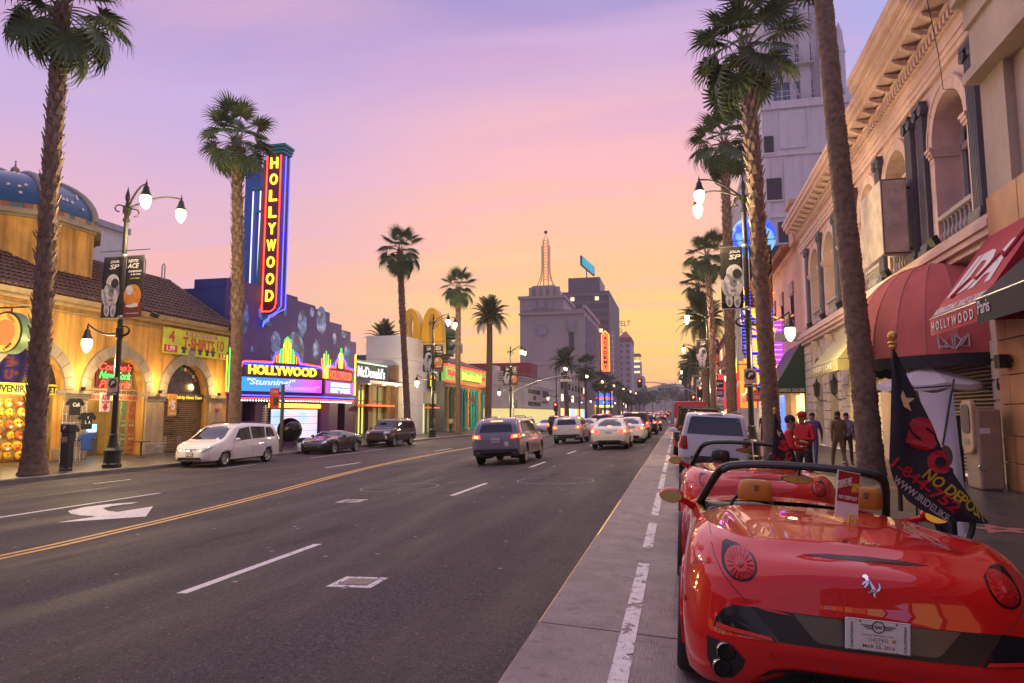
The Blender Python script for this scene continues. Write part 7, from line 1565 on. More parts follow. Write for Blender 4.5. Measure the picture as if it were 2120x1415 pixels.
# ---------------------------------------------------------------- streamlined souvenir building past the crossing
CRM = mat('cream_stucco', (.62, .54, .46), .8, var=.12, scale=.5, streak=.15)
def souvenir():
 t = thing('souvenir_building', 'cream streamlined souvenir shop with a rounded corner across the side street', 'building', (-26.5, 125, -.4))
 z0 = -.4
 c = [(-33.5, 114), (-29, 114), (-27, 114.6), (-25.9, 116.2), (-25.6, 118.4), (-25.6, 150), (-46, 150), (-46, 114)]
 MB().prism([(x, y, 2.6) for x, y in c], (0, 0, 4.0)).build('wall', CRM, t); MB().prism([(x*1.0+(.5 if x < -27 and y < 115 else -.5 if x > -30 else 0), y+(.5 if y < 120 else 0), z0) for x, y in c], (0, 0, 3.0)).build('shop_wall', mat('souv_glass', (.25, .22, .10), .3, var=.5, scale=1.2, emit=(1, .8, .3), es=.35), t)
 for z, e in ((2.6, .5), (6.6, .15)): MB().prism([(x+(e if x > -34 else 0), y-(e if y < 120 else 0), z) for x, y in c], (0, 0, .28)).build('band', CRM, t)
 for k in range(4): MB().tube([(-29.5, 113.9, 7.3+k*.42), (-27, 114.4, 7.3+k*.42), (-25.7, 116, 7.3+k*.42), (-25.4, 118.4, 7.3+k*.42), (-25.4, 128, 7.3+k*.42)], .07, 6).build('rail', mat('rail_dark', (.12, .10, .09), .5), t)
 MB().prism([(x, y, 6.88) for x, y in ((-31, 114.3), (-29, 114.3), (-27, 114.9), (-26.1, 116.3), (-25.9, 118.4), (-25.9, 130), (-31, 130))], (0, 0, 1.3)).build('parapet', CRM, t)
 for x0, x1, z in ((-31.5, -30.2, 10.0), (-30.2, -28.6, 9.0), (-35, -31.5, 8.6)): MB().box(x0, x1, 114.6, 118, 6.8, z).build('fin', CRM, t)
 MB().box(-46, -33.5, 114.2, 118, 6.6, 8.8).build('upper_wall', CRM, t)
 for x in (-40, -38.2): MB().box(x, x+1.0, 114.05, 114.2, 7.2, 8.2).build('window', GLASS, t)
 for x in (-36.4, -33.6): MB().box(x, x+1.6, 113.9, 114, 5.0, 6.3).build('photo_print', mat('photo_grey', (.10, .09, .12), .6, var=.7, scale=2), t)
 text('SOUVENIRS', BLACKP, t, (-34.9, 113.95, 4.3), (1, 0, 0), (0, 0, 1), 4.6, .75, depth=.03); text('PHOTO', BLACKP, t, (-35.4, 113.95, 3.25), (1, 0, 0), (0, 0, 1), 2.8, .75, depth=.03)
 for s_, z in (('SOUVENIRS', 5.7), ('OF', 4.6), ('HOLLYWOOD', 3.5)): text(s_, BLACKP, t, (-25.53, 125.5, z), (0, 1, 0), (0, 0, 1), 11 if s_ != 'OF' else 2.6, .8, depth=.06)
 for k in range(4): MB().box(-25.62, -25.5, 133.5+k*1.7, 134.7+k*1.7, 4.9, 6.2).build('photo_print', mat('photo_grey', (.10, .09, .12)), t)
 text('1975 GIFTS', mat('grey_print', (.25, .2, .18), .6), t, (-25.53, 136, 4.0), (0, 1, 0), (0, 0, 1), 6, .6, depth=.05)
 MB().box(-50, -25.9, 150.2, 156, -.4, 9).build('party_wall', CRM, t)
 MB().box(-52, -27.5, 131, 138, 6.6, 11.6).build('red_wall', mat('brick_red_wall', (.24, .03, .03), .7, var=.15), t)
 MB().box(-62, -44, 134, 150, 0, 12.5).build('rear_block', mat('rear_grey', (.30, .27, .25), .8, var=.15), t); MB().box(-58, -46, 136, 146, 15, 17).build('cooling_unit', STEEL, t)
 for x in (-57, -52, -47): MB().box(x, x+.3, 136, 136.3, 12.5, 15).build('unit_leg', STEEL, t)
 MB().lathe([(2.6, 0), (2.6, 6)], 20, (-50, 132.5, 12.2), 'y').build('duct', STEEL, t, 50)
souvenir()
# ---------------------------------------------------------------- near side of the street
RX = 7.6
STN = mat('pink_ashlar', (.74, .52, .48), .8, var=.12, scale=1.2, streak=.12, dirt=.15, bump=.25, bscale=16)
STN2 = mat('pink_ashlar_trim', (.70, .49, .44), .8, var=.14, scale=1.5, dirt=.2, bump=.2)
CRS = mat('cream_rustication', (.60, .50, .40), .85, var=.14, scale=1, streak=.2, dirt=.2, bump=.35, bscale=12)
PIL = mat('slate_pilaster', (.085, .085, .12), .6, var=.2, scale=3, streak=.25)
WFR = mat('white_sash', (.50, .46, .48), .6, var=.1)
def slab_r(pts, x0, x1): return MB().prism([(x0, y, z) for y, z in pts], (x1-x0, 0, 0))
def baluster():
 m = MB(); m.lathe([(.07, 0), (.07, .06), (.045, .09), (.085, .25), (.075, .34), (.035, .46), (.05, .58), (.035, .63), (.065, .68), (.065, .74)], 8); return m
def near_building():
 t = thing('arched_building', 'pink stone building with arched windows, slate pilasters and a heavy cornice', 'building', (RX, 31, SW_R))
 bays = [(19.35, 22.6, 20.98, 1.18), (24.2, 27.25, 25.73, 1.22), (27.75, 30.9, 29.33, 1.22), (31.4, 34.55, 32.98, 1.22), (35.05, 38.25, 36.65, 1.22), (38.75, 41.95, 40.35, 1.22)]
 pil = [19.1, 22.85, 23.96, 27.5, 31.15, 34.8, 38.5, 42.2]
 Z0, ZT, SPR = 6.4, 11.35, 9.5
 edges = [18.0, 22.95, 27.5, 31.15, 34.8, 38.5, 44.4]
 for i, (a, b, c, r) in enumerate(bays):
  e0, e1 = edges[i], edges[i+1]
  slab_r(outline_arch(e0, e1, Z0, ZT, c-r, c+r, SPR), RX+.02, RX+.9).build('wall_bay', STN, t)
  for q in arch_ring(None, RX+.02, RX-.05, c, SPR, r, r+.30, n=9): q.build('voussoir', STN2, t)
  MB().tube([(RX-.04, c+(r+.34)*math.cos(R(k)), SPR+(r+.34)*math.sin(R(k))) for k in range(0, 181, 12)], .05, 6).build('hood_mould', STN2, t, 50)
  for k in range(7):
   z = Z0+.05+k*.43
   for y0, y1 in ((a+.06 if i else e0+.5, c-r-.004), (c+r+.004, b-.06)):
    if y1-y0 > .12: MB().box(RX+.03, RX-.012+rnd.uniform(0, .012), y0, y1, z, z+.42).build('stone_block', STN, t)
  for s in (-1, 1):
   y = c+s*(r+.12)
   for z, h, e in ((9.2, .09, .05), (9.29, .10, .1), (9.39, .09, .14)): MB().box(RX-.02-e, RX+.75, y-.16-e*.3, y+.16+e*.3, z, z+h).build('impost', STN2, t)
  x = RX+.75
  MB().box(x+.05, x+.08, c-r, c+r, 7.3, SPR+r).build('pane', glass('window_glass', (.05, .045, .06), .05), t)
  for y0, y1, z0, z1 in ((c-r, c-r+.12, 7.3, 9.6), (c+r-.12, c+r, 7.3, 9.6), (c-.05, c+.05, 7.3, 9.35), (c-r, c+r, 9.3, 9.5), (c-r, c+r, 7.3, 7.42), (c-.6, c-.55, 7.3, 9.3), (c+.55, c+.6, 7.3, 9.3)): MB().box(x-.06, x+.05, y0, y1, z0, z1).build('sash', WFR, t)
  MB().tube([(x, c+(r-.07)*math.cos(R(k)), SPR+(r-.07)*math.sin(R(k))) for k in range(0, 181, 15)], .07, 6).build('arch_frame', WFR, t, 50); MB().tube([(x, c+(r*.6)*math.cos(R(k)), SPR+(r*.6)*math.sin(R(k))) for k in range(0, 181, 20)], .03, 6).build('arch_frame', WFR, t, 50)
  MB().box(RX+.05, RX+.9, c-r, c+r, 6.4, 6.5).build('sill', STN2, t)
  bl = baluster(); bme = bpy.data.meshes.get('baluster') or to_mesh('baluster', bl, [mat('grey_baluster', (.42, .37, .38), .75, var=.15)])
  for k in range(8):
   o = link('baluster', bme, None, t); o.location = Vector((RX+.12, c-r+.15+k*(2*r-.3)/7, 6.5))-t.location
  MB().box(RX-.02, RX+.26, c-r, c+r, 7.24, 7.36).build('handrail', mat('grey_baluster', (.42, .37, .38)), t)
 MB().box(RX+.0, RX+.9, 44.4, 44.5, SW_R, 12.0).build('end_quoin', STN, t)
 for p in pil:
  fl = MB(); w_ = .27
  prof = [(RX, p-w_), (RX-.14, p-w_)]
  for k in range(5):
   y0 = p-w_+.04+k*(2*w_-.08)/5; d = (2*w_-.08)/5; prof += [(RX-.16, y0+.01), (RX-.16, y0+.02), (RX-.12, y0+d/2), (RX-.16, y0+d-.02), (RX-.16, y0+d-.01)]
  prof += [(RX-.14, p+w_), (RX, p+w_)]
  fl.prism([(x, y, 6.75) for x, y in prof], (0, 0, 3.95)); fl.build('pilaster', PIL, t)
  MB().box(RX-.26, RX, p-.36, p+.36, 6.42, 6.58).build('pilaster_base', PIL, t); MB().box(RX-.21, RX, p-.31, p+.31, 6.58, 6.74).build('pilaster_base', PIL, t)
  for s in (-1, 1): MB().lathe([(.17, -.0), (.17, .2), (.08, .24), (.05, .26)], 14, (RX-.02, p+s*.26, 10.86), 'x').xf(Matrix.Identity(4)).build('volute', PIL, t, 50) if False else MB().lathe([(.05, -.24), (.09, -.2), (.17, -.2), (.17, .0)], 14, (RX, p+s*.26, 10.86), 'x').build('volute', PIL, t, 50)
  MB().box(RX-.22, RX, p-.34, p+.34, 10.98, 11.12).build('capital', PIL, t)
 for x, z0, z1 in ((.10, 11.35, 11.52), (.14, 11.52, 11.70), (.2, 11.70, 11.78), (.06, 11.78, 12.2)): MB().box(RX-x, RX+.9, 18.0, 44.5, z0, z1).build('architrave', STN2, t)
 y = 18.1; k = 0
 dme = None
 while y < 44.3:
  if dme is None:
   dme = to_mesh('dentil', MB().box(-.12, .1, 0, .15, 0, .22), [STN2])
  o = link('dentil', dme, None, t); o.location = Vector((RX-.16, y, 12.25))-t.location; y += .27
 for x, z0, z1 in ((.18, 12.2, 12.26), (.34, 12.48, 12.6), (.78, 12.72, 12.9), (.92, 12.9, 13.12), (1.0, 13.12, 13.3)): MB().box(RX-x, RX+1.2, 18.0, 44.7, z0, z1).build('cornice', STN2, t)
 for x, z0, z1 in ((.95, 13.0, 13.32), (1.15, 13.32, 13.6), (1.22, 13.6, 13.85)): MB().box(RX-x, RX+1.0, 18.0, 26.5, z0, z1).build('cornice_break', STN2, t)
 y = 18.4
 while y < 44.3: MB().prism([(RX-.3, y, 12.6), (RX-.75, y, 12.72), (RX-.75, y, 12.62), (RX-.5, y, 12.5), (RX-.3, y, 12.48)], (0, .18, 0)).build('modillion', STN2, t); y += .9
 MB().prism([(RX-.8, 18, 13.3), (RX+1, 18, 14.2), (RX+1, 18, 13.2)], (0, 26.4, 0)).build('tile_coping', mat('coping_tile', (.34, .15, .10), .8, var=.25), t)
 for x, z0, z1 in ((.2, 5.72, 5.88), (.34, 5.88, 6.05), (.42, 6.05, 6.22), (.3, 6.22, 6.4)): MB().box(RX-x, RX+.9, 18.0, 44.5, z0, z1).build('ledge', STN2, t)
 gb = [(35.3, 38.7, 37.0, 1.0), (38.7, 42.4, 40.55, 1.0)]
 for a, b, c, r in gb:
  slab_r(outline_arch(a, b, SW_R, 5.72, c-r, c+r, 3.75), RX+.04, RX+.8).build('wall_bay', CRS, t)
  for q in arch_ring(None, RX+.04, RX-.08, c, 3.75, r, r+.55, n=9, gap=2): q.build('voussoir', CRS, t)
  for k in range(8):
   z = SW_R+.02+k*.46
   for y0, y1 in ((a+.02, c-r-.01), (c+r+.01, b-.02)): MB().box(RX+.05, RX-.06, y0, y1, z, z+.43).build('stone_block', CRS, t, bevel=.02)
  MB().box(RX+.6, RX+.65, c-r, c+r, SW_R, 4.7).build('door_glass', glass('door_glass', (.02, .018, .02), .05), t)
  for y in (c-r, c-.04, c+r-.1): MB().box(RX+.55, RX+.68, y, y+.1, SW_R, 4.7).build('door_frame', BLACKM, t)
  sc = MB(); sc.prism([(RX-.08, c-.18, 4.65), (RX-.08, c+.18, 4.65), (RX-.35, c+.22, 5.6), (RX-.35, c-.22, 5.6), (RX-.3, c-.2, 5.2)][:4], (.3, 0, 0)); sc.build('keystone_scroll', CRS, t, bevel=.05)
 MB().box(RX+.04, RX+.8, 42.4, 44.5, SW_R, 5.72).build('wall_bay', CRS, t)
 for k in range(12): MB().box(RX+.05, RX-.06, 42.45, 44.45, SW_R+.02+k*.47, SW_R+.46+k*.47).build('stone_block', CRS, t, bevel=.02)
 for y0, y1 in ((28.9, 30.2), (33.9, 35.3), (18.0, 19.3), (25.6, 26.4)): MB().box(RX+.0, RX+.8, y0, y1, SW_R, 5.72).build('pier', CRS, t)
 MB().box(RX+.3, RX+.8, 18, 35.3, 3.6, 5.72).build('upper_panel', CRS, t)
 for k in range(7):
  for y0, y1 in ((18.02, 19.28), (28.92, 30.18), (33.92, 35.28)): MB().box(RX+.02, RX-.05, y0, y1, SW_R+.02+k*.5, SW_R+.48+k*.5).build('stone_block', CRS, t, bevel=.02)
 MB().box(RX+.8, RX+.9, 30.2, 33.9, SW_R, 3.6).build('cafe_wall', glow('cafe_glow', (1, .72, .28), 1.3, (.5, .4, .2)), t)
 for y in (30.25, 31.4, 32.6, 33.75): MB().box(RX+.3, RX+.45, y, y+.1, SW_R, 3.6).build('cafe_frame', BLACKM, t)
 for k in range(32):
  z = SW_R+.02+k*.105; MB().prism([(RX+.34, 19.3, z), (RX+.27, 19.3, z+.03), (RX+.27, 19.3, z+.07), (RX+.34, 19.3, z+.098)], (0, 6.3, 0)).build('shutter_slat', mat('shutter_grey', (.36, .29, .26), .5, .4, var=.2, dirt=.3), t)
 MB().box(RX+.36, RX+.4, 19.3, 25.6, SW_R, 3.6).build('shutter_back', LINER, t)
 text('1', BLACKP, t, (RX-.07, 18.7, 3.15), (0, -1, 0), (0, 0, 1), .06, .2, bold=.03); text('6757', BLACKP, t, (RX-.07, 18.66, 2.35), (0, -1, 0), (0, 0, 1), .62, .3, bold=.01)
 MB().tube([(RX-.06, 18.12, SW_R), (RX-.06, 18.12, 5.7)], .07, 8).build('downpipe', mat('pipe_cream', (.42, .33, .24), .6), t)
 for y in (21.9, 26.6, 30.2, 33.9, 37.6, 41.2): MB().cbox((RX-.25, y, 6.62), (.2, .24, .26), (0, -.5, .3)).build('floodlight', BLACKM, t)
 MB().tube([(RX-.9, 19.4, 12.9), (RX-.4, 20.2, 11.4), (RX-.2, 20.6, 10.6), (RX+.2, 20.3, 10.4)], .012, 5).build('cable', BLACKM, t)
 MB().box(RX+.9, RX+14, 18.0, 44.5, SW_R, 13.0).build('rear_mass', STN, t)
 return t
NB = near_building()
bx_ = thing('light_box', 'torn white light box hung between two arched windows', 'sign', (RX-.6, 24.0, 7.0)); MB().box(RX-1.05, RX-.3, 23.75, 24.1, 6.7, 9.15).build('case', mat('box_brown', (.08, .05, .05), .6), bx_); MB().box(RX-1.02, RX-.33, 23.73, 23.75, 6.75, 9.1).build('torn_face', mat('peeling_face', (.58, .48, .40), .7, var=.3, scale=2.2, dirt=.35), bx_)
MB().box(RX-1.08, RX-1.05, 23.72, 26.2, 6.72, 9.12).build('street_face', mat('peeling_face', (.58, .48, .40)), bx_)
for z in (6.9, 8.9): MB().tube([(RX-.3, 24, z), (RX, 24, z)], .04, 6).build('bracket', BLACKM, bx_)
# ---- tan building at the right edge
TAN_ = mat('beige_render', (.46, .37, .30), .85, var=.1, scale=.8, streak=.12, bump=.2); ORS = mat('orange_stone', (.46, .22, .10), .55, var=.25, scale=1.2, dirt=.15)
def edge_building():
 t = thing('tan_building', 'beige building at the right edge with orange stone cladding', 'building', (7.2, 12, SW_R)); x = 7.2
 MB().box(x+.25, x+10, -2, 18.0, 6.7, 15).build('upper_wall', TAN_, t); MB().box(x-.1, x+.3, -2, 18.02, 9.75, 10.9).build('band', TAN_, t); MB().box(x-.3, x+.3, -2, 18.04, 9.5, 9.75).build('band_lip', TAN_, t); MB().box(x-.2, x+.3, -2, 18.04, 10.9, 11.5).build('band', TAN_, t); MB().box(x-.45, x+.3, -2, 18.06, 11.5, 11.8).build('band_lip', TAN_, t)
 for y in (17.4, 14.6): MB().box(x+.05, x+.3, y-.6, y+.6, 6.7, 9.5).build('panel', TAN_, t)
 y = 18.0
 for k in range(8):
  MB().box(x, x+.6, y-1.48, y, 5.72, 6.69).build('stone_slab', ORS, t, bevel=.01); y -= 1.5
 rows = [(SW_R, .55), (.56, 1.15), (1.16, 1.85), (1.86, 2.5), (2.51, 3.3), (3.31, 4.2), (4.21, 5.71)]
 for i, (a, b) in enumerate(rows):
  y = 18.0-(.5 if i % 2 else 0);
  if i % 2: MB().box(x, x+.6, 17.51, 18.0, a, b).build('stone_slab', ORS, t, bevel=.008)
  while y > 13.5: MB().box(x+rnd.uniform(0, .008), x+.6, y-1.24, y, a, b-.01).build('stone_slab', ORS, t, bevel=.008); y -= 1.25
 MB().box(x+.05, x+10, -2, 17.98, SW_R, 6.68).build('core', mat('core_dark', (.06, .05, .045), .8), t)
 MB().cbox((x-.14, 17.45, 2.8), (.2, .26, .3)).build('wall_lamp', BLACKM, t); MB().tube([(x, 17.3, 2.8), (x-.1, 17.3, 2.8)], .04, 6).build('wall_lamp_arm', BLACKM, t)
edge_building()
# ---- awnings
def awning(name, label, y0, y1, xw, xf, zt, zf, zv, m, mv, lines=(), curve=0., scallop=True, stripes=None):
 t = thing(name, label, 'awning', (xw, (y0+y1)/2, zv), group='shop awnings on the near side')
 n = 8; prof = [(lerp(xw, xf, s), lerp(zt, zf, s)+curve*math.sin(math.pi*s)) for s in [k/n for k in range(n+1)]]
 if stripes:
  k = int((y1-y0)/.16)
  for q in range(k):
   a, b = lerp(y0, y1, q/k), lerp(y0, y1, (q+1)/k); MB().grid([[(x, a, z) for x, z in prof], [(x, b, z) for x, z in prof]]).build('stripe', stripes[q % 2], t)
 else: MB().grid([[(x, y, z) for x, z in prof] for y in [lerp(y0, y1, q/10) for q in range(11)]]).build('canopy', m, t, 50)
 for y in (y0, y1): MB().poly([(x, y, z) for x, z in prof] + [(xw, y, zf)]).build('cheek', m, t)
 v = MB(); k = max(4, int((y1-y0)/.3)); pts = []
 bot = []
 for q in range(k*4+1):
  s = q/(k*4); bot.append((xf-.01, lerp(y0, y1, s), zv-(.05*abs(math.sin(math.pi*s*k)) if scallop else 0)))
 v.grid([[(xf-.01, p[1], zf) for p in bot], bot]); v.grid([[(lerp(xf, xw, s), y0, zf) for s in (0, .25, .5, .75, 1)], [(lerp(xf, xw, s), y0, zv) for s in (0, .25, .5, .75, 1)]]); v.build('valance', mv, t)
 MB().tube([(xw, y0, zf), (xf, y0, zf), (xf, y1, zf), (xw, y1, zf)], .025, 6).build('frame', STEEL, t)
 return t
MAR = mat('maroon_canvas', (.36, .010, .034), .7, var=.12, scale=1.5, bump=.15); BLC = mat('black_canvas', (.02, .018, .022), .8, var=.2, bump=.15); RDC = mat('faded_red_canvas', (.54, .12, .11), .8, var=.12, scale=1.2, bump=.1); GRC = mat('green_canvas', (.010, .045, .035), .7, var=.2); OLV = mat('olive_canvas', (.24, .21, .09), .8, var=.1); OLV2 = mat('sage_canvas', (.42, .40, .24), .8, var=.1)
WCV = mat('white_canvas_print', (.66, .60, .62), .7, var=.05)
ida = awning('shop_awning', 'maroon dance academy awning with big white letters', 15.22, 18.1, 7.2, 5.9, 5.76, 3.86, 3.47, MAR, MAR, scallop=False)
sl = Vector((5.9-7.2, 0, 3.86-5.76)).normalized()
def on_aw(s, y, e=.02): p = Vector((lerp(7.2, 5.9, s), y, lerp(5.76, 3.86, s))); return p+Vector((sl.z, 0, -sl.x)).normalized()*(e if sl.z < 0 else -e)*1
nrm_ = Vector((-1.9, 0, 1.3)).normalized()
def aw_poly(pts, nm='letter_print'): MB().prism([Vector((lerp(7.2, 5.9, s), y, lerp(5.76, 3.86, s)))+nrm_*.008 for y, s in pts], nrm_*.006).build(nm, WCV, ida)
text('IDA', WCV, ida, Vector((lerp(7.2, 5.9, .52), 16.75, lerp(5.76, 3.86, .52)))+nrm_*.012, (0, -1, 0), -sl, 2.3, 1.1, bold=.05, shear=.25, depth=.006)
MB().tube([Vector((lerp(7.2, 5.9, s), y, lerp(5.76, 3.86, s)))+nrm_*.02 for y, s in ((17.5, .78), (16.9, .6), (16.5, .66), (16.0, .42), (15.7, .5), (15.5, .22))], .05, 6).build('swoosh_print', MAR, ida)
text('INTERNATIONAL DANCE ACADEMY', WCV, ida, Vector((lerp(7.2, 5.9, .93), 16.66, lerp(5.76, 3.86, .93)))+nrm_*.012, (0, -1, 0), -sl, 2.75, .22, bold=.02, depth=.006)
text('HOLLYWOOD', WCV, ida, (5.875, 16.8, 3.66), (0, -1, 0), (0, 0, 1), 2.35, .22, bold=.02, depth=.006, space=1.6)
par = awning('shop_awning', 'black awning lettered in white at the right edge', 11.5, 15.1, 7.2, 5.75, 5.2, 3.86, 3.38, BLC, BLC, scallop=False); text('Paris', WCV, par, (5.725, 14.75, 3.68), (0, -1, 0), (0, 0, 1), .52, .26, bold=.01, depth=.006)
def dome_awning():
 t = thing('dome_awning', 'faded red domed awning with white graffiti and a black scalloped skirt', 'awning', (RX, 22.6, 3.1), group='shop awnings on the near side')
 cx, cy, cz = RX, 22.6, 3.16; rx, ry, rz = 2.4, 3.35, 2.85; n = 11
 P = lambda u, v: (cx-rx*math.sin(u)*math.cos(v)**.8, cy-ry*math.cos(u)*math.cos(v)**.8 if True else 0, cz+rz*math.sin(v))
 for k in range(n):
  u0, u1 = math.pi*k/n, math.pi*(k+1)/n
  rows = []
  for j in range(11):
   v = math.pi/2*j/10; row = []
   for i in range(4):
    u = lerp(u0, u1, i/3); p = Vector(P(u, v)); sag = .035*math.sin(math.pi*i/3)*math.cos(v); c_ = Vector((cx, cy, cz)); row.append(p+(c_-p).normalized()*sag)
   rows.append(row)
  MB().grid(rows).build('gore', RDC, t, 60)
  MB().tube([P(u0, math.pi/2*j/10) for j in range(11)], .014, 5).build('rib', mat('rib_pink', (.42, .16, .15), .7), t)
 v = MB(); m = 66; top = [Vector(P(math.pi*q/m, 0)) for q in range(m+1)]; v.grid([top, [p+Vector((0, 0, -.30-.05*abs(math.sin(q*math.pi/3)))) for q, p in enumerate(top)]]); v.build('skirt', mat('skirt_black', (.02, .018, .025), .85, var=.2), t)
 gr_ = random.Random(3)
 for k in range(4):
  pts = []
  for j in range(6):
   u = .22+.07*k+.05*math.cos(j*2.1+k); vv = .10+.07*math.sin(j*1.9+k*1.3); p = Vector(P(max(.04, u), max(.02, vv))); pts.append(p+(p-Vector((cx, cy, cz))).normalized()*.02)
  MB().tube(pts, .022, 5).build('graffiti', mat('graffiti_white', (.6, .5, .55), .7), t)
dome_awning()
bk = awning('shop_awning', 'olive striped bakery cafe awning behind the big palm trunk', 28.4, 33.6, 7.6, 6.0, 5.6, 3.75, 3.3, OLV, OLV, scallop=False, stripes=(OLV, OLV2)); text('BAKERY | CAFE', WCV, bk, (5.975, 31.3, 3.5), (0, -1, 0), (0, 0, 1), 3.9, .3, bold=.015, depth=.006)
cmr = thing('shop_awning', 'dark green awning lettered for a camera shop', 'awning', (RX, 47, 2.9), group='shop awnings on the near side')
pf = [(RX, 6.05), (7.35, 5.85), (7.0, 5.3), (6.5, 4.4), (6.05, 3.7), (5.75, 3.3)]
MB().grid([[(x, y, z) for x, z in pf] for y in (44.6, 46.5, 48.5, 50.5)]).build('canopy', GRC, cmr, 50); MB().poly([(x, 44.6, z) for x, z in pf]+[(RX, 44.6, 3.3)]).build('cheek', GRC, cmr); MB().box(5.74, RX, 44.57, 44.6, 2.88, 3.31).build('valance', GRC, cmr); MB().box(5.73, 5.75, 44.6, 50.5, 2.88, 3.31).build('valance', GRC, cmr); text('CAMERAS GALORE', WCV, cmr, (6.7, 44.56, 3.08), (1, 0, 0), (0, 0, 1), 1.6, .22, bold=.01, depth=.006)
for k in range(3): MB().tube([(lerp(pf[j][0], RX, .25+.25*k*.6), 44.59, lerp(pf[j][1], 3.4, .12*k)) for j in range(1, 6)], .012, 4).build('fold', GRC, cmr)
# ---- pink corner building and camera shop
def pink_building():
 t = thing('stucco_building', 'peach stucco building with a tiled eave beyond the arched building', 'building', (RX, 52, SW_R)); P_ = mat('peach_stucco', (.56, .36, .26), .85, var=.12, scale=.7, streak=.15, bump=.2)
 MB().box(RX, RX+12, 44.55, 59.9, 3.4, 12.2).build('wall', P_, t); MB().box(RX+.6, RX+12, 44.55, 59.9, SW_R, 3.4).build('lower_wall', mat('shop_mix', (.35, .25, .12), .5, var=.6, scale=1.6, emit=(1, .72, .25), es=.4), t)
 MB().box(RX-.4, RX+1, 44.52, 46.1, 12.2, 14.6).build('parapet_pier', P_, t); MB().box(RX-.55, RX+1.1, 44.4, 46.25, 14.6, 14.85).build('pier_cap', P_, t)
 for k in range(26): MB().lathe([(.16, 0), (.16, 1.5)], 8, (0, 0, 0), 'x').xf(Matrix.Translation((RX-.9, 46.5+k*.52, 12.2)) @ Matrix.Rotation(R(-24), 4, 'Y')).build('eave_tile', mat('eave_tile', (.34, .14, .08), .8, var=.3), t, 50)
 MB().box(RX-.2, RX+1, 46.2, 59.9, 12.0, 12.3).build('eave', P_, t)
 for y in (48.2, 52.5, 56.5):
  MB().box(RX-.04, RX+.1, y-.55, y+.55, 7.2, 9.4).build('window', GLASS, t); MB().box(RX-.12, RX, y-.7, y+.7, 9.4, 10.3).build('carved_panel', mat('carved_grey', (.34, .24, .2), .8, var=.4, scale=6), t); MB().box(RX-.16, RX, y-.65, y+.65, 7.05, 7.2).build('sill', P_, t)
 for y in (44.8, 50.6, 55.2, 59.3): MB().box(RX-.02, RX+.6, y, y+.55, SW_R, 3.4).build('pier', P_, t)
 MB().box(RX+.35, RX+.4, 45.4, 50.6, SW_R, 2.9).build('shop_window', glow('shop_yellow', (1, .72, .2), 1.6, (.5, .4, .1)), t); MB().box(RX-.9, RX-.85, 47.2, 49.4, SW_R, 2.85).build('blue_banner', mat('blue_banner', (.10, .18, .55), .5, emit=(.1, .25, .9), es=.5), t)
 MB().cbox((RX-.9, 44.9, 6.35), (1.5, .4, .5)).build('sign_bracket', STEEL, t)
 for k in range(6): MB().box(RX+.25, RX+.33, 45.5, 46.9, .2+k*.38, .45+k*.38).build('display_stock', mat('stock_mix', (.5, .42, .3), .6, var=.7, scale=8), t)
pink_building()
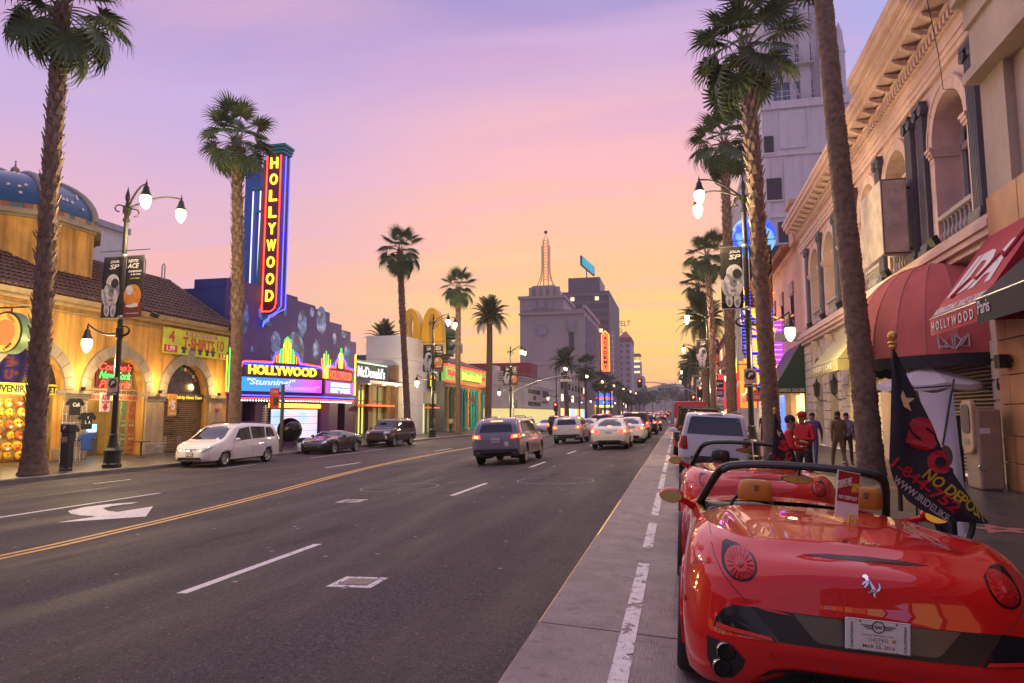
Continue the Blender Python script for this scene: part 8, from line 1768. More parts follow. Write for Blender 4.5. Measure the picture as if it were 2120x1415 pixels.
# ---- wax museum blade with blue tubes, and its globe
def wax():
 t = thing('neon_pylon', 'blue-ruled neon blade with vertical orange letters behind the banner', 'neon sign', (5.4, 50.3, 2.6), group='neon signs')
 y = 50; x0, x1 = 4.5, 6.6
 MB().prism([(x0+.9, y, 3.2), (x1-.2, y, 3.2), (x1, y, 4.5), (x1, y, 10.6), (x0, y, 10.6), (x0, y, 6.0)], (0, .5, 0)).build('panel', mat('wax_navy', (.02, .02, .10), .4), t)
 for k in range(30):
  z = 3.5+k*.24; xa = x0 if z > 6 else lerp(x0+.9, x0, (z-3.2)/2.8); MB().tube([(xa+.05, y-.04, z), (x1-.05, y-.04, z)], .028, 5).build('neon_tube', NEONB, t)
 for k, ch in enumerate('MUSEUM'): text(ch, NEONO, t, (5.6, y-.1, 9.8-k*1.15), (1, 0, 0), (0, 0, 1), .85, .9, bold=.04, depth=.08, name='letter')
 for k, ch in enumerate('WAX'): text(ch, glow('neon_gold', (1, .45, .03), 2.2), t, (4.85, y-.12, 10.2-k*.9), (1, 0, 0), (0, 0, 1), .5, .7, bold=.03, depth=.08, name='letter')
 for (x, z) in ((6.5, 9.9), (4.9, 6.2), (4.75, 5.3), (6.55, 7.4), (5.2, 4.3)): MB().prism([(x+(.28 if i % 2 == 0 else .11)*math.sin(math.pi*i/5), y-.14, z+(.28 if i % 2 == 0 else .11)*math.cos(math.pi*i/5)) for i in range(10)], (0, .04, 0)).build('star', NEONO, t)
 g = thing('neon_globe', 'glowing blue globe above the near banner', 'neon sign', (5.5, 51, 13.0)); MB().ball((5.6, 51, 14.2), 1.55, 28, 18).build('globe', globe_glow(), g, 60); MB().tube([(5.6, 51, 10.5), (5.6, 51, 12.8)], .2, 8).build('mast', STEEL, g)
 e = thing('marquee_arch', 'pink and gold neon marquee arch over the museum door', 'neon sign', (6, 53, 3)); MB().box(5.2, RX, 53, 53.5, 5.0, 8.4).build('panel', mat('wax_purple', (.16, .03, .22), .4, emit=(.7, .1, .8), es=.35), e)
 for k in range(9): MB().tube([(5.3, 52.96, 5.2+k*.36), (RX-.1, 52.96, 5.2+k*.36)], .03, 5).build('neon_tube', glow('neon_violet', (.45, .12, 1), 3), e)
 bl = MB()
 for k in range(40):
  a = math.pi*k/39; bl.ball((6.35+1.0*math.cos(a), 52.8, 3.2+2.0*math.sin(a)), .055, 6, 4); bl.ball((6.35+1.15*math.cos(a), 52.8, 3.2+2.25*math.sin(a)), .055, 6, 4)
 o = bl.build('bulbs', glow('gold_bulb', (1, .55, .1), 6), e); o['kind'] = 'stuff'
 for s in (-1, 1): MB().tube([(6.35+s*.1, 52.7, 8.9), (6.35-.0+s*1.2, 52.7, 8.4)], .05, 5).build('neon_tube', NEONO, e)
 l = bpy.data.lights.new('museum_glow', 'POINT'); l.energy = 130; l.color = (1, .10, .30); l.shadow_soft_size = 1; o = bpy.data.objects.new('museum_glow', l); col.objects.link(o); o.location = (5.4, 56, 7.5)
def globe_glow():
 m = mat('globe_glow', (.03, .12, .5), .4, var=0, emit=(.05, .3, 1), es=.4); nt = m.node_tree; N = nt.nodes; L = nt.links; tc = N.new('ShaderNodeTexCoord'); n = N.new('ShaderNodeTexNoise'); n.inputs['Scale'].default_value = .8; n.inputs['Detail'].default_value = 4; L.new(tc.outputs['Object'], n.inputs['Vector']); r = N.new('ShaderNodeValToRGB'); r.color_ramp.elements[0].position = .48; r.color_ramp.elements[0].color = (.02, .10, .9, 1); r.color_ramp.elements[1].position = .56; r.color_ramp.elements[1].color = (.25, .6, 1, 1); L.new(n.outputs[0], r.inputs[0]); L.new(r.outputs[0], N['Principled BSDF'].inputs['Emission Color']); return m
wax()
# ---- white tower block
def white_tower():
 t = thing('white_tower', 'tall white concrete tower block with a fire escape and spires', 'building', (12, 70, 0)); W_ = mat('white_concrete', (.62, .58, .62), .8, var=.08, scale=.25, streak=.12, dirt=.08, bump=.2, bscale=4)
 y = 60.0; x0 = 7.65; zt = 27.6
 MB().box(x0, 24, y+.1, 100, SW_R, zt-.2).build('wall', W_, t); MB().box(x0-.1, 24, y-.1, 100, zt-.2, zt+.5).build('parapet', W_, t)
 for z in (23.3, 18.0): MB().box(x0-.08, 24, y-.03, y+.1, z, z+.35).build('string_course', W_, t)
 for xa, xb, za, zb in ((7.65, 8.05, 14, 23.2), (9.0, 11.1, 23.9, 27.2), (12.9, 15.5, 23.9, 27.2), (9.2, 10.6, 18.5, 23), (12.9, 16, 18.5, 23)): MB().box(xa, xb, y-.01, y+.1, za, zb).build('raised_panel', W_, t)
 for xa, xb, za, zb in ((7.75, 8.5, 23.6, 25.1), (7.8, 9.0, 19.5, 21.4), (11.45, 12.5, 19.3, 21.4), (7.7, 9.6, 13.6, 15.6), (16.5, 17.6, 24.0, 25.3), (8.6, 10.4, 15.8, 17.6)):
  MB().box(xa, xb, y-.02, y+.05, za, zb).build('window', mat('window_dark', (.045, .04, .05), .3, var=.1), t)
  MB().box(xa-.08, xb+.08, y-.1, y, za-.12, za).build('sill', W_, t)
 for k in range(20): MB().box(x0-.5, x0, y+1+k*2.0, y+1.7+k*2.0, SW_R, zt-2).build('rib', W_, t)
 tx0, tx1, ty = 8.0, 13.6, 63.0
 MB().box(tx0, tx1, ty, 80, zt, 50).build('shaft', W_, t)
 for xa in (8.0, 11.3, 12.9): MB().box(xa, xa+.9, ty-.35, ty, zt, 50).build('shaft_rib', W_, t)
 for i, z in enumerate((29.2, 32.6, 36.2, 39.8)):
  for xa in (9.1, 11.0): MB().box(xa, xa+1.35, ty-.03, ty+.1, z, z+1.9).build('window', mat('window_blue', (.10, .14, .22), .15, var=.3, scale=.8), t); MB().box(xa+.64, xa+.71, ty-.05, ty, z, z+1.9).build('glazing_bar', W_, t)
  px0, px1, pz = 8.9-.3*(i % 2)+.6*(i > 0), 12.4, z-.3; WH = mat('escape_white', (.55, .5, .5), .6, var=.1)
  MB().box(px0, px1, ty-1.0, ty, pz, pz+.08).build('landing', WH, t)
  for zz in (.5, .95): MB().tube([(px0, ty-1.0, pz+zz), (px1, ty-1.0, pz+zz), (px1, ty, pz+zz)], .03, 5).build('escape_rail', WH, t)
  for k in range(10): MB().tube([(lerp(px0, px1, k/9), ty-1, pz), (lerp(px0, px1, k/9), ty-1, pz+.95)], .018, 4).build('escape_bar', WH, t)
  if i < 3:
   for s in (0, .5): MB().tube([(px0+.9+s*.0, ty-.5-s*.7, pz+3.4), (px0+2.5, ty-.5-s*.7, pz)], .04, 5).build('escape_stair', WH, t)
   for k in range(9): MB().tube([(px0+.9+1.6*k/9, ty-.5, pz+3.4-3.4*k/9), (px0+.9+1.6*k/9, ty-.85, pz+3.4-3.4*k/9)], .02, 4).build('escape_tread', WH, t)
 for x, z in ((13.9, 35.2), (14.8, 36.4)):
  MB().lathe([(.42, 0), (.42, z-zt-3), (.5, z-zt-2.9), (.36, z-zt-2), (.3, z-zt-.9), (.02, z-zt)], 8, (x, 63.4, zt)).build('spire', W_, t)
 MB().lathe([(.7, 0), (.7, 4.6), (.6, 4.7), (.3, 6.3), (.02, 6.6)], 8, (13.4, 61.6, zt)).build('spire', W_, t)
 MB().box(14.5, 22, 61, 80, zt, zt+1.6).build('penthouse', W_, t)
 for xa in (12.4, 13.6, 9.4):
  for k in range(5): MB().box(xa+rnd.uniform(-.3, .3), xa+rnd.uniform(.4, .9), y-.016, y-.012, 23.28+rnd.uniform(-.15, .15), 23.38+rnd.uniform(.0, .2)).build('peel_patch', mat('peel_blue', (.16, .18, .26), .8), t)
white_tower()
def block(label, x0, x1, y0, y1, z1, c, side=-1, wins=(3, 6), z0=-.5, name='shop_building', lit=.2, cat='building', grp='distant buildings'):
 """far block with a facade of real window recesses towards the street and one towards the viewer"""
 t = thing(name, label, cat, ((x0+x1)/2, (y0+y1)/2, z0), group=grp); m = mat('blk_%02d%02d%02d' % tuple(int(v*99) for v in c), c, .85, var=.12, scale=.3, streak=.12)
 MB().box(x0, x1, y0, y1, z0, z1).build('wall', m, t); MB().box(x0-.25, x1+.25, y0-.25, y1+.25, z1, z1+.5).build('cornice', m, t)
 xs = x0 if side < 0 else x1; s = -1 if side < 0 else 1; r = random.Random(int(y0*7+x0)); ny, nz = wins
 if ny:
  for j in range(nz):
   for i in range(ny):
    wy = (y1-y0)/ny; hz = (z1-4.5)/max(1, nz); ya = y0+wy*(i+.25); za = 4.0+hz*(j+.25)
    MB().box(xs, xs+s*.06, ya, ya+wy*.5, za, za+hz*.55).build('window', glow('far_lit', (1, .75, .35), 1.6) if r.random() < lit else GLASS, t)
  for i in range(ny):
   wy = (y1-y0)/ny; MB().box(xs, xs+s*.1, y0+wy*(i+.1), y0+wy*(i+.9), 0 if z0 > -1 else 0, 3.0).build('shopfront', glow('far_shop_%d' % (i % 4), ((1, .62, .2), (1, .3, .12), (.8, .8, .4), (.4, .5, 1))[i % 4], .9, (.2, .15, .1)), t)
 return t
block('brown brick block on the right past the white tower', 8.2, 24, 100.5, 114, 13, (.30, .22, .18), -1, (4, 2))
block('red-fronted block on the right past the crossing', 8.5, 26, 124, 165, 15, (.34, .10, .09), -1, (8, 3), lit=.3)
block('grey block farther down on the right', 8.6, 26, 166, 215, 11, (.32, .28, .27), -1, (9, 2))
block('last pale block on the right', 8.8, 26, 217, 300, 14, (.40, .35, .32), -1, (12, 3))
for i, (x0, x1, y0, y1, z1, c, s) in enumerate(((7.3, 20, -34, -3, 12, (.36, .28, .24), -1), (7.4, 20, -70, -35, 17, (.30, .24, .22), -1), (-40, -26, -30, 5.5, 9, (.40, .30, .2), 1), (-40, -26, -75, -31, 14, (.32, .26, .24), 1))):
 block(('tan block behind the viewer on the near side', 'tall block behind the viewer on the near side', 'low block behind the viewer on the far side', 'tall block behind the viewer on the far side')[i], x0, x1, y0, y1, z1, c, s, (6, 2), name='street_building', grp='buildings behind the viewer')
# ---------------------------------------------------------------- skyline at the end of the street
def skyline():
 GB = mat('dusk_concrete', (.40, .33, .31), .85, var=.1, scale=.1, streak=.1); CV = mat('carved_stone', (.30, .26, .30), .85, var=.3, scale=.6)
 t = thing('theatre_building', 'large beige theatre block with a lattice sign tower on its roof', 'building', (-36, 220, 1))
 MB().box(-46, -26.3, 204, 244, 0, 33).build('wall', GB, t); MB().box(-46, -32.5, 203.7, 225, 33, 36.5).build('attic', GB, t); MB().box(-46.5, -32, 203.2, 225.5, 36.5, 37.4).build('cornice', GB, t); MB().box(-26.8, -25.8, 203.4, 244, 33, 34.2).build('cornice', GB, t); MB().box(-46.3, -26, 203.3, 204, 31.6, 32.2).build('cornice', GB, t)
 MB().prism([(-44, 206, 37.4), (-34, 206, 37.4), (-35.5, 206, 41), (-42.5, 206, 41)], (0, 12, 0)).build('penthouse', GB, t)
 for k in range(5): MB().box(-43.5+k*2.1, -42.3+k*2.1, 205.4, 206, 37.4, 40.4).build('penthouse_rib', GB, t)
 for k in range(3): MB().box(-42.5+k*2.5, -40.6+k*2.5, 203.3, 203.75, 33.4, 35.9).build('carved_panel', CV, t)
 MB().disc((-39.2, 203.9, 27), 1.9, (0, -1, 0), 8, d=.3).build('medallion', CV, t); MB().box(-31.6, -28.9, 203.5, 204, 26.2, 29.4).build('carved_panel', CV, t); MB().box(-31, -29.5, 203.9, 204.05, 20.5, 26).build('window', GLASS, t); MB().box(-42, -37.6, 203.85, 204, 32.2, 33).build('carved_panel', CV, t)
 for k in range(12): MB().box(-26.3, -25.9, 206+k*3.1, 207+k*3.1, 6, 31).build('pilaster', CV, t)
 LT = mat('lattice_iron', (.10, .07, .06), .6); cx = -39.0; z0, z1 = 41, 57
 wd = lambda z: .95+1.2*max(0, (47.5-z)/6.5)**2
 for sx in (-1, 1):
  for sy in (-1, 1):
   MB().tube([(cx+sx*wd(z)*1.25, 210+sy*.8*wd(z), z) for z in (41, 42.5, 44, 45.5, 47.5, 51, 54.5)], .09, 5).build('tower_leg', LT, t); MB().tube([(cx+sx*.95*.75, 210+sy*.5, 41), (cx+sx*.7, 210+sy*.5, 56)], .07, 5).build('tower_leg', LT, t)
 for k in range(14): z = 43+k*.95; MB().tube([(cx-wd(z)*1.25, 209.2, z), (cx+wd(z)*1.25, 209.2, z+.9)], .05, 4).build('lattice', LT, t); MB().tube([(cx-wd(z)*1.25, 209.2, z+.9), (cx+wd(z)*1.25, 209.2, z)], .05, 4).build('lattice', LT, t)
 MB().tube([(cx-.7, 210, 56), (cx, 210, 58.2), (cx+.7, 210, 56)], .09, 5).build('tower_cap', LT, t); MB().ball((cx, 210, 58.8), .55).build('tower_ball', LT, t)
 RB = glow('tower_red', (1, .16, .06), 1.5)
 for k, ch in enumerate(('EL', 'C', 'A', 'P', 'I', 'T', 'A', 'N')): text(ch, RB, t, (cx, 210.2, 54.6-k*1.45), (-1, 0, 0), (0, 0, 1), 1.3 if ch != 'I' else .35, 1.15, bold=.02, depth=.2, name='letter')
 bs = thing('vertical_sign', 'orange vertical theatre sign beside a white lattice', 'neon sign', (-24, 244, 16), group='neon signs'); MB().prism([(-25.4, 243, 16.5), (-22.6, 243, 16.5), (-22.6, 243, 29.5), (-24, 243, 31), (-25.4, 243, 29.5)], (0, 1, 0)).build('panel', mat('sign_rust', (.30, .05, .02), .5, emit=(1, .14, .04), es=.8), bs)
 for x in (-25.3, -22.7): MB().tube([(x, 242.9, 16.6), (x, 242.9, 29.4), (-24, 242.9, 30.9)], .16, 5).build('neon_tube', NEONO, bs)
 for k, ch in enumerate('ACADEMY'): text(ch, mat('dark_letter', (.12, .02, .03), .5), bs, (-24, 242.85, 28.3-k*1.7), (1, 0, 0), (0, 0, 1), 1.3, 1.3, bold=.04, depth=.1, name='letter')
 for z in range(17, 31, 2): MB().tube([(-22.2, 243, z), (-20.6, 243, z)], .1, 4).build('lattice', WHITEP, bs)
 MB().tube([(-21.4, 243, 16), (-21.4, 243, 31)], .14, 4).build('lattice', WHITEP, bs)
 mq = thing('far_marquee', 'distant blue and orange lit theatre marquee', 'marquee', (-24, 230, 3)); MB().box(-26, -21.5, 228, 240, 4.2, 9).build('box', glow('far_blue', (.08, .2, .9), .8), mq)
 for z, m in ((4.0, NEONY), (9.2, NEONO), (6.6, NEONR)): MB().box(-26.1, -21.4, 227.8, 240.2, z, z+.5).build('neon_rail', m, mq)
 MB().prism([(-25.6, 227.7, 9.6), (-21.9, 227.7, 9.6), (-22.6, 227.7, 11.6), (-23.7, 227.7, 12.8), (-24.9, 227.7, 11.6)], (0, .4, 0)).build('crest', NEONO, mq)
 o = thing('office_tower', 'dark glass office slab behind the theatre block', 'building', (-36, 300, 2)); DG = mat('office_dark', (.15, .13, .15), .5, var=.15, scale=.1)
 MB().box(-45, -26, 278, 329, 0, 51.5).build('core', DG, o); MB().box(-42.5, -29.5, 279, 300, 51.5, 57.5).build('penthouse', DG, o)
 for k in range(13): MB().box(-45.1, -25.9, 277.7, 278, 10+k*3.3, 11.2+k*3.3).build('spandrel', mat('office_band', (.22, .19, .21), .6), o)
 for k in range(22): MB().box(-45+k*.9, -44.86+k*.9, 277.5, 277.8, 4, 51).build('mullion', mat('office_rib', (.26, .22, .23), .6), o)
 MB().box(-26, -25.7, 278, 329, 0, 51.6).build('end_wall', mat('office_end', (.20, .16, .16), .8, var=.1), o)
 for (x, k) in ((-44, 11), (-41.5, 12), (-33, 8), (-31.5, 12), (-30, 8), (-38, 5)): MB().box(x, x+1.6, 277.6, 277.9, 8.1+k*3.3, 9.6+k*3.3).build('lit_window', glow('office_lit', (1, .8, .45), .9), o)
 s = thing('roof_billboard', 'tilted cyan billboard on the office roof', 'sign', (-36, 282, 57)); MB().prism([(-37.6, 280, 63), (-37.6, 280, 67), (-33, 287, 63.5), (-33, 287, 59.5)], (.6, -.3, 0)).build('board', mat('bill_dark', (.06, .05, .06), .6), s); MB().prism([(-37.0, 280.2, 63.1), (-37.0, 280.2, 66.3), (-33.3, 286, 63.3), (-33.3, 286, 60.1)], (.9, -.6, 0)).build('lit_face', glow('bill_cyan', (.04, .38, .55), .55), s); MB().tube([(-35.6, 285, 57), (-35.6, 285, 62)], .3, 6).build('post', STEEL, s)
 h = thing('hotel_tower', 'pale hotel tower with red roof letters beyond the office slab', 'building', (-27, 390, 3)); HT = mat('hotel_cream', (.44, .36, .35), .85, var=.08, scale=.1)
 MB().box(-30.2, -23.6, 380, 405, 0, 41).build('wall', HT, h); MB().box(-30.4, -23.4, 379.8, 405, 41, 43.5).build('band', mat('hotel_red', (.34, .12, .10), .8), h); MB().prism([(-30.3, 380, 43.5), (-23.5, 380, 43.5), (-26.9, 388, 48)], (0, .2, 0)).build('roof', mat('hotel_red', (.34, .12, .10)), h)
 for k in range(11):
  for x in (-29.4, -26.2): MB().box(x, x+(1.0 if x < -28 else 1.5), 379.8, 380, 6+k*3.2, 7.7+k*3.2).build('window', mat('hotel_win', (.16, .14, .19), .4), h)
 text('ROOSEVELT', mat('hotel_letter', (.5, .08, .04), .5), h, (-33, 379, 51), (1, 0, 0), (0, 0, 1), 19, 3.0, depth=.3); text('HOTEL', mat('hotel_letter', (.5, .08, .04)), h, (-32, 379, 47), (1, 0, 0), (0, 0, 1), 9, 2.6, depth=.3)
 b = thing('stepped_block', 'pale stepped block with a lit open roof frame', 'building', (-25, 460, 3)); MB().box(-29, -20.5, 450, 480, 0, 26).build('wall', HT, b); MB().box(-29, -22.5, 451, 475, 26, 36).build('step', HT, b)
 for z in (28, 31.5, 35): MB().box(-29, -22.6, 450.6, 451, z, z+1.2).build('lit_band', glow('step_lit', (1, .72, .35), .9), b)
 for x in (-29, -25.8, -22.8): MB().box(x, x+.4, 451, 451.4, 36, 40).build('frame_post', HT, b)
 MB().box(-29.2, -22.3, 451, 470, 40, 40.6).build('frame_top', HT, b)
skyline()
block('low white block between the souvenir shop and the theatre', -44, -26, 157, 202, 13, (.44, .37, .33), 1, (8, 3), lit=.35)
block('mixed shops below the office slab', -44, -25.8, 246, 276, 12, (.36, .27, .24), 1, (6, 2), lit=.4); block('low shops before the hotel', -44, -25.8, 331, 378, 8, (.38, .30, .27), 1, (8, 1), lit=.4); block('far low shops at the end of the far side', -44, -25.8, 407, 448, 8, (.36, .29, .27), 1, (7, 1), lit=.4)
hl = MB(); rows = []
for j, y in enumerate((900, 1150, 1400, 1700)):
 rows.append([(x, y, 4+(0, 34, 62, 70)[j]*(.55+.45*math.sin(x*.006+1.1))*(.75+.25*math.sin(x*.021+j))*(1 if j else .1)) for x in range(-1500, 1501, 30)])
hl.grid(rows); tag(hl.build('hills', mat('hill_scrub', (.10, .085, .08), .95, var=.3, scale=.02), None, 60), kind='structure')
def tree(label, x, y, h, r, seed):
 rr = random.Random(seed); t = thing('broadleaf_tree', label, 'tree', (x, y, rise(y)), group='trees at the end of the street')
 MB().tube([(x, y, rise(y)), (x+.2, y, rise(y)+h*.5), (x, y, rise(y)+h*.8)], [.35, .25, .08], 6).build('trunk', BARK, t)
 c = MB()
 for k in range(520):
  u = Vector((rr.gauss(0, 1), rr.gauss(0, 1), rr.gauss(0, 1))).normalized(); q = rr.choice(((0, 0, 0), (.5, .1, -.2), (-.5, 0, -.15), (.1, 0, .35))); p = Vector((x+q[0]*r+u.x*r*.62*rr.uniform(.5, 1), y+q[1]*r+u.y*r*.62*rr.uniform(.5, 1), rise(y)+h*.68+q[2]*r+u.z*r*.6*rr.uniform(.5, 1))); a = Vector((rr.uniform(-1, 1), rr.uniform(-1, 1), rr.uniform(-1, 1)))*.55; b = Vector((rr.uniform(-1, 1), rr.uniform(-1, 1), rr.uniform(-1, 1)))*.55; c.add([p-a, p+b, p+a, p-b], [(0, 1, 2, 3)])
 c.build('crown', LEAF, t)
for i, (x, y, h, r) in enumerate(((-19.5, 430, 15, 6.5), (-16, 470, 14, 6), (-21, 400, 11, 5), (-3, 520, 20, 8), (-9, 560, 22, 8), (10, 560, 18, 8), (3, 500, 13, 5), (-26, 520, 16, 8), (-14, 640, 22, 10), (16, 640, 24, 11), (0, 690, 20, 10))):
 tree('%s leafy tree in the clump closing the street' % ('nearest left', 'second left', 'small left', 'tall middle', 'tallest', 'right', 'low right', 'far left', 'round far', 'far right', 'last')[i], x, y, h, r, 70+i)
# ---------------------------------------------------------------- things on the near sidewalk and on the cars
CLB = mat('flag_black', (.014, .012, .018), .8, var=.3, scale=4, bump=.2); FRED = mat('flag_red', (.62, .03, .05), .6, var=.1); FYEL = mat('flag_yellow', (.66, .50, .03), .6, var=.1); FWHT = mat('flag_white', (.6, .55, .55), .6, var=.1); GLDP = mat('gilt_star_print', (.62, .48, .20), .5)
def ad_flag(label, X, Y, Z, k):
 """black pennant hung from a short staff, cloth falling to the deck; local x right, z up"""
 t = thing('advert_flag', label, 'flag', (X, Y, Z), group='black advertising flags on the sports cars'); t.scale = (k,)*3
 MB().tube([(0, 0, -.1), (.01, 0, 1.13)], .016, 8).build('staff', BLACKM, t, world=False); MB().lathe([(.018, 0), (.03, .02), (.022, .035), (.034, .05), (.02, .065), (.03, .085), (.036, .11), (.02, .135), (.002, .14)], 14, (.01, 0, 1.1)).build('finial', mat('gilt_finial', (.60, .36, .06), .3, .6), t, 50, False)
 L_ = [(1.10, 0), (.86, -.02), (.58, -.05), (.24, -.09), (.10, -.06), (-.05, .04), (-.15, .26)]; R_ = [(1.10, .02), (.86, .10), (.60, .20), (.23, .31), (.08, .39), (-.09, .48), (-.15, .53)]
 el = [(-z, x) for z, x in L_]; er = [(-z, x) for z, x in R_]
 n = 12; fold = lambda u, v: -.035*math.sin(u*7+v*2)*(.25+v)-.05*math.sin(math.pi*u)*v-.10*v
 def P(u, v): z = 1.10-1.25*v; return Vector((lerp(interp(-z, el), interp(-z, er), u), fold(u, v), z))
 MB().grid([[P(i/n, j/18) for i in range(n+1)] for j in range(19)]).build('cloth', CLB, t, 60, False)
 def lay(s_, m, x0, z0, x1, z1, h_, bold=.03):
  """bend lettering onto the cloth along a slanting line"""
  me, mw, mh = text_mesh(s_, bold, 0., .01); me = me.copy(); me.materials.clear(); L2 = math.hypot(x1-x0, z1-z0); ex = Vector(((x1-x0)/L2, 0, (z1-z0)/L2)); ez = Vector((-ex.z, 0, ex.x)); mid = Vector(((x0+x1)/2, 0, (z0+z1)/2))
  for v in me.vertices:
   q = mid+ex*(v.co.x*L2/mw)+ez*(v.co.y*h_/mh); z = max(-.149, min(1.1, q.z)); l, r = interp(-z, el), interp(-z, er); x = max(l, min(r, q.x)); v.co = (x, fold((x-l)/max(.02, r-l), (1.10-z)/1.25)-.012, z)
  link('lettering', me, m, t)
 c = P(.5, .30); MB().prism([(c.x-.01+(.085 if i % 2 == 0 else .035)*math.sin(math.pi*i/5), c.y-.012, c.z-.02+(.085 if i % 2 == 0 else .035)*math.cos(math.pi*i/5)) for i in range(10)], (0, .003, 0)).build('star_print', GLDP, t, world=False)
 lay('S', FRED, .06, .50, .25, .44, .24, .07); lay('O', FRED, .17, .30, .32, .24, .17, .07)
 lay('NO DEPOSIT', FYEL, .15, .19, .52, -.12, .085); lay('1-844-752', FRED, -.06, .27, .33, -.06, .085); lay('WWW.IRIDELIKE', FWHT, -.07, .15, .27, -.13, .055)
 return t
ad_flag('large black pennant with red and yellow lettering on the nearest sports car', 1.56, 5.62, 1.03, .98); ad_flag('smaller looking black pennant on the second sports car', 1.36, 10.6, .86, .70)
sg = thing('sale_sign', 'tilted red and white drive me sign standing on the car deck', 'sign', (1.12, 5.1, .95)); sx = Vector((.115, .05, -.03)); ux, uz = Vector((.93, .30, -.18)).normalized(), Vector((.12, .05, 1)).normalized()
c0 = Vector((1.105, 5.13, 1.09)); nn_ = ux.cross(uz); card = lambda a, b, e=0.: c0+ux*a+uz*b+nn_*e
MB().prism([card(-.08, -.155), card(.08, -.155), card(.08, .155), card(-.08, .155)], nn_*-.006).build('card', WHITEP, sg); MB().prism([card(-.075, -.05, .002), card(.075, -.05, .002), card(.075, .15, .002), card(-.075, .15, .002)], nn_*.001).build('print_panel', mat('sale_red', (.30, .02, .02), .5, var=.4, scale=20), sg)
text('DRIVE ME', WHITEP, sg, card(-.03, .075, .006), uz*.4+ux, uz, .10, .055, bold=.03, depth=.003); text('$89', FYEL, sg, card(.045, .05, .006), ux, uz, .05, .07, bold=.04, depth=.003); text('NO DEPOSIT', WHITEP, sg, card(0, -.02, .006), ux, uz, .13, .026, bold=.02, depth=.003)
def suction(label, x, y, z):
 s = thing('suction_holder', label, 'holder', (x, y, z), rot=(0, R(3), 0), group='yellow suction holders'); Y_ = mat('yellow_rubber', (.60, .50, .05), .5)
 MB().lathe([(.058, 0), (.06, .006), (.05, .018), (.02, .026)], 22).build('cup', Y_, s, 50, False); MB().tube([(-.02, 0, .02), (-.02, 0, .075), (-.012, 0, .092), (.012, 0, .092), (.02, 0, .075), (.02, 0, .02)], .009, 8).build('handle', Y_, s, 50, False)
suction('yellow suction holder clamping the sign to the nearest car', 1.11, 5.08, .877); suction('yellow suction holder on the second sports car', 1.0, 10.0, .89)
MB().tube([(1.0, 10.0, .97), (.985, 10.02, 1.3)], .008, 6).build('antenna_rod', WHITEP, bpy.data.objects['suction_holder.001'])
wb = thing('sheet_banner', 'white cloth sheet on a crossed-pole stand by the flag', 'banner', (3.3, 10, SW_R)); n = 10
MB().grid([[(lerp(3.06+.30*v, 3.46+.11*v, u), 10+.05*math.sin(u*6+v*2)*v-.05*math.sin(math.pi*u), lerp(1.94+.05*u-.06*math.sin(math.pi*u), .02, v)) for u in [i/n for i in range(n+1)]] for v in [j/12 for j in range(13)]]).build('sheet', mat('sheet_white', (.78, .72, .76), .8, var=.06, bump=.15, bscale=20), wb, 60)
for a, b in (((3.0, 10.15, .1), (3.03, 10.1, 2.0)), ((3.12, 9.9, .5), (3.46, 9.92, 2.08)), ((3.0, 10.1, 1.97), (3.48, 10.0, 2.0)), ((3.0, 10.15, .0), (3.5, 10.2, .0))): MB().tube([a, b], .012, 6).build('pole', BLACKM, wb)
bp_ = thing('bike_post', 'black kerbside post with a brown oval plaque and a round bike loop', 'bike rack', (3.12, 9.4, SW_R)); MB().lathe([(.085, 0), (.085, 1.02), (.07, 1.04)], 16, (3.12, 9.4, SW_R)).build('post', BLACKM, bp_, 50); MB().disc((3.12, 9.38, 1.13), .075, (0, -1, 0), 22, .13, d=.03).build('plaque', mat('plaque_brown', (.14, .05, .04), .5, var=.3, scale=30), bp_); MB().tube([(3.2+.0*a, 9.3+.0, .42+.26*math.sin(R(a))) if False else (3.16+.19*math.cos(R(a)), 9.32, .40+.30*math.sin(R(a))) for a in range(0, 360, 15)], .035, 8, closed=True).build('loop', BLACKM, bp_, 50)
um = thing('cafe_umbrella', 'white cafe umbrella under the red domed awning', 'umbrella', (6.5, 20.3, SW_R)); MB().tube([(6.5, 20.3, SW_R), (6.5, 20.3, 2.95)], .03, 8).build('pole', STEEL, um)
for k in range(8):
 a0, a1 = R(45*k), R(45*k+45); q = lambda a, r, z: Vector((6.5+r*math.cos(a), 20.3+r*math.sin(a), z)); MB().grid([[q(lerp(a0, a1, i/4), .02, 2.95) for i in range(5)], [q(lerp(a0, a1, i/4), .66, 2.66-.03*math.sin(math.pi*i/4)) for i in range(5)], [q(lerp(a0, a1, i/4), 1.24, 2.42-.07*math.sin(math.pi*i/4)) for i in range(5)], [q(lerp(a0, a1, i/4), 1.25, 2.28-.07*math.sin(math.pi*i/4)) for i in range(5)]]).build('panel', mat('umbrella_white', (.58, .52, .55), .8, var=.06), um, 60)
ph = thing('cash_machine', 'tan street cash machine against the orange stone wall', 'cash machine', (6.75, 17.9, SW_R)); TN = mat('tan_plastic', (.34, .24, .17), .5, var=.12)
MB().box(6.5, 7.0, 17.5, 18.25, SW_R, 1.75).build('cabinet', TN, ph, bevel=.06); MB().prism([(6.42, y, z) for y, z in rect(17.55, 18.2, .75, 1.95, .2, 5)], (.12, 0, 0)).build('hood', mat('tan_trim', (.50, .34, .22), .4), ph, bevel=.03); MB().prism([(6.40, y, z) for y, z in rect(17.65, 18.1, 1.2, 1.85, .16, 5)], (.03, 0, 0)).build('screen_recess', mat('screen_grey', (.14, .11, .12), .3, var=.3, scale=6), ph); MB().box(6.41, 6.44, 17.75, 18.0, .95, 1.08).build('keypad', STEEL, ph); MB().lathe([(.07, 0), (.07, .05)], 14, (6.55, 17.49, .45), 'y').build('lock', STEEL, ph); MB().box(6.55, 6.75, 17.485, 17.5, 1.2, 1.32).build('sticker', WHITEP, ph)
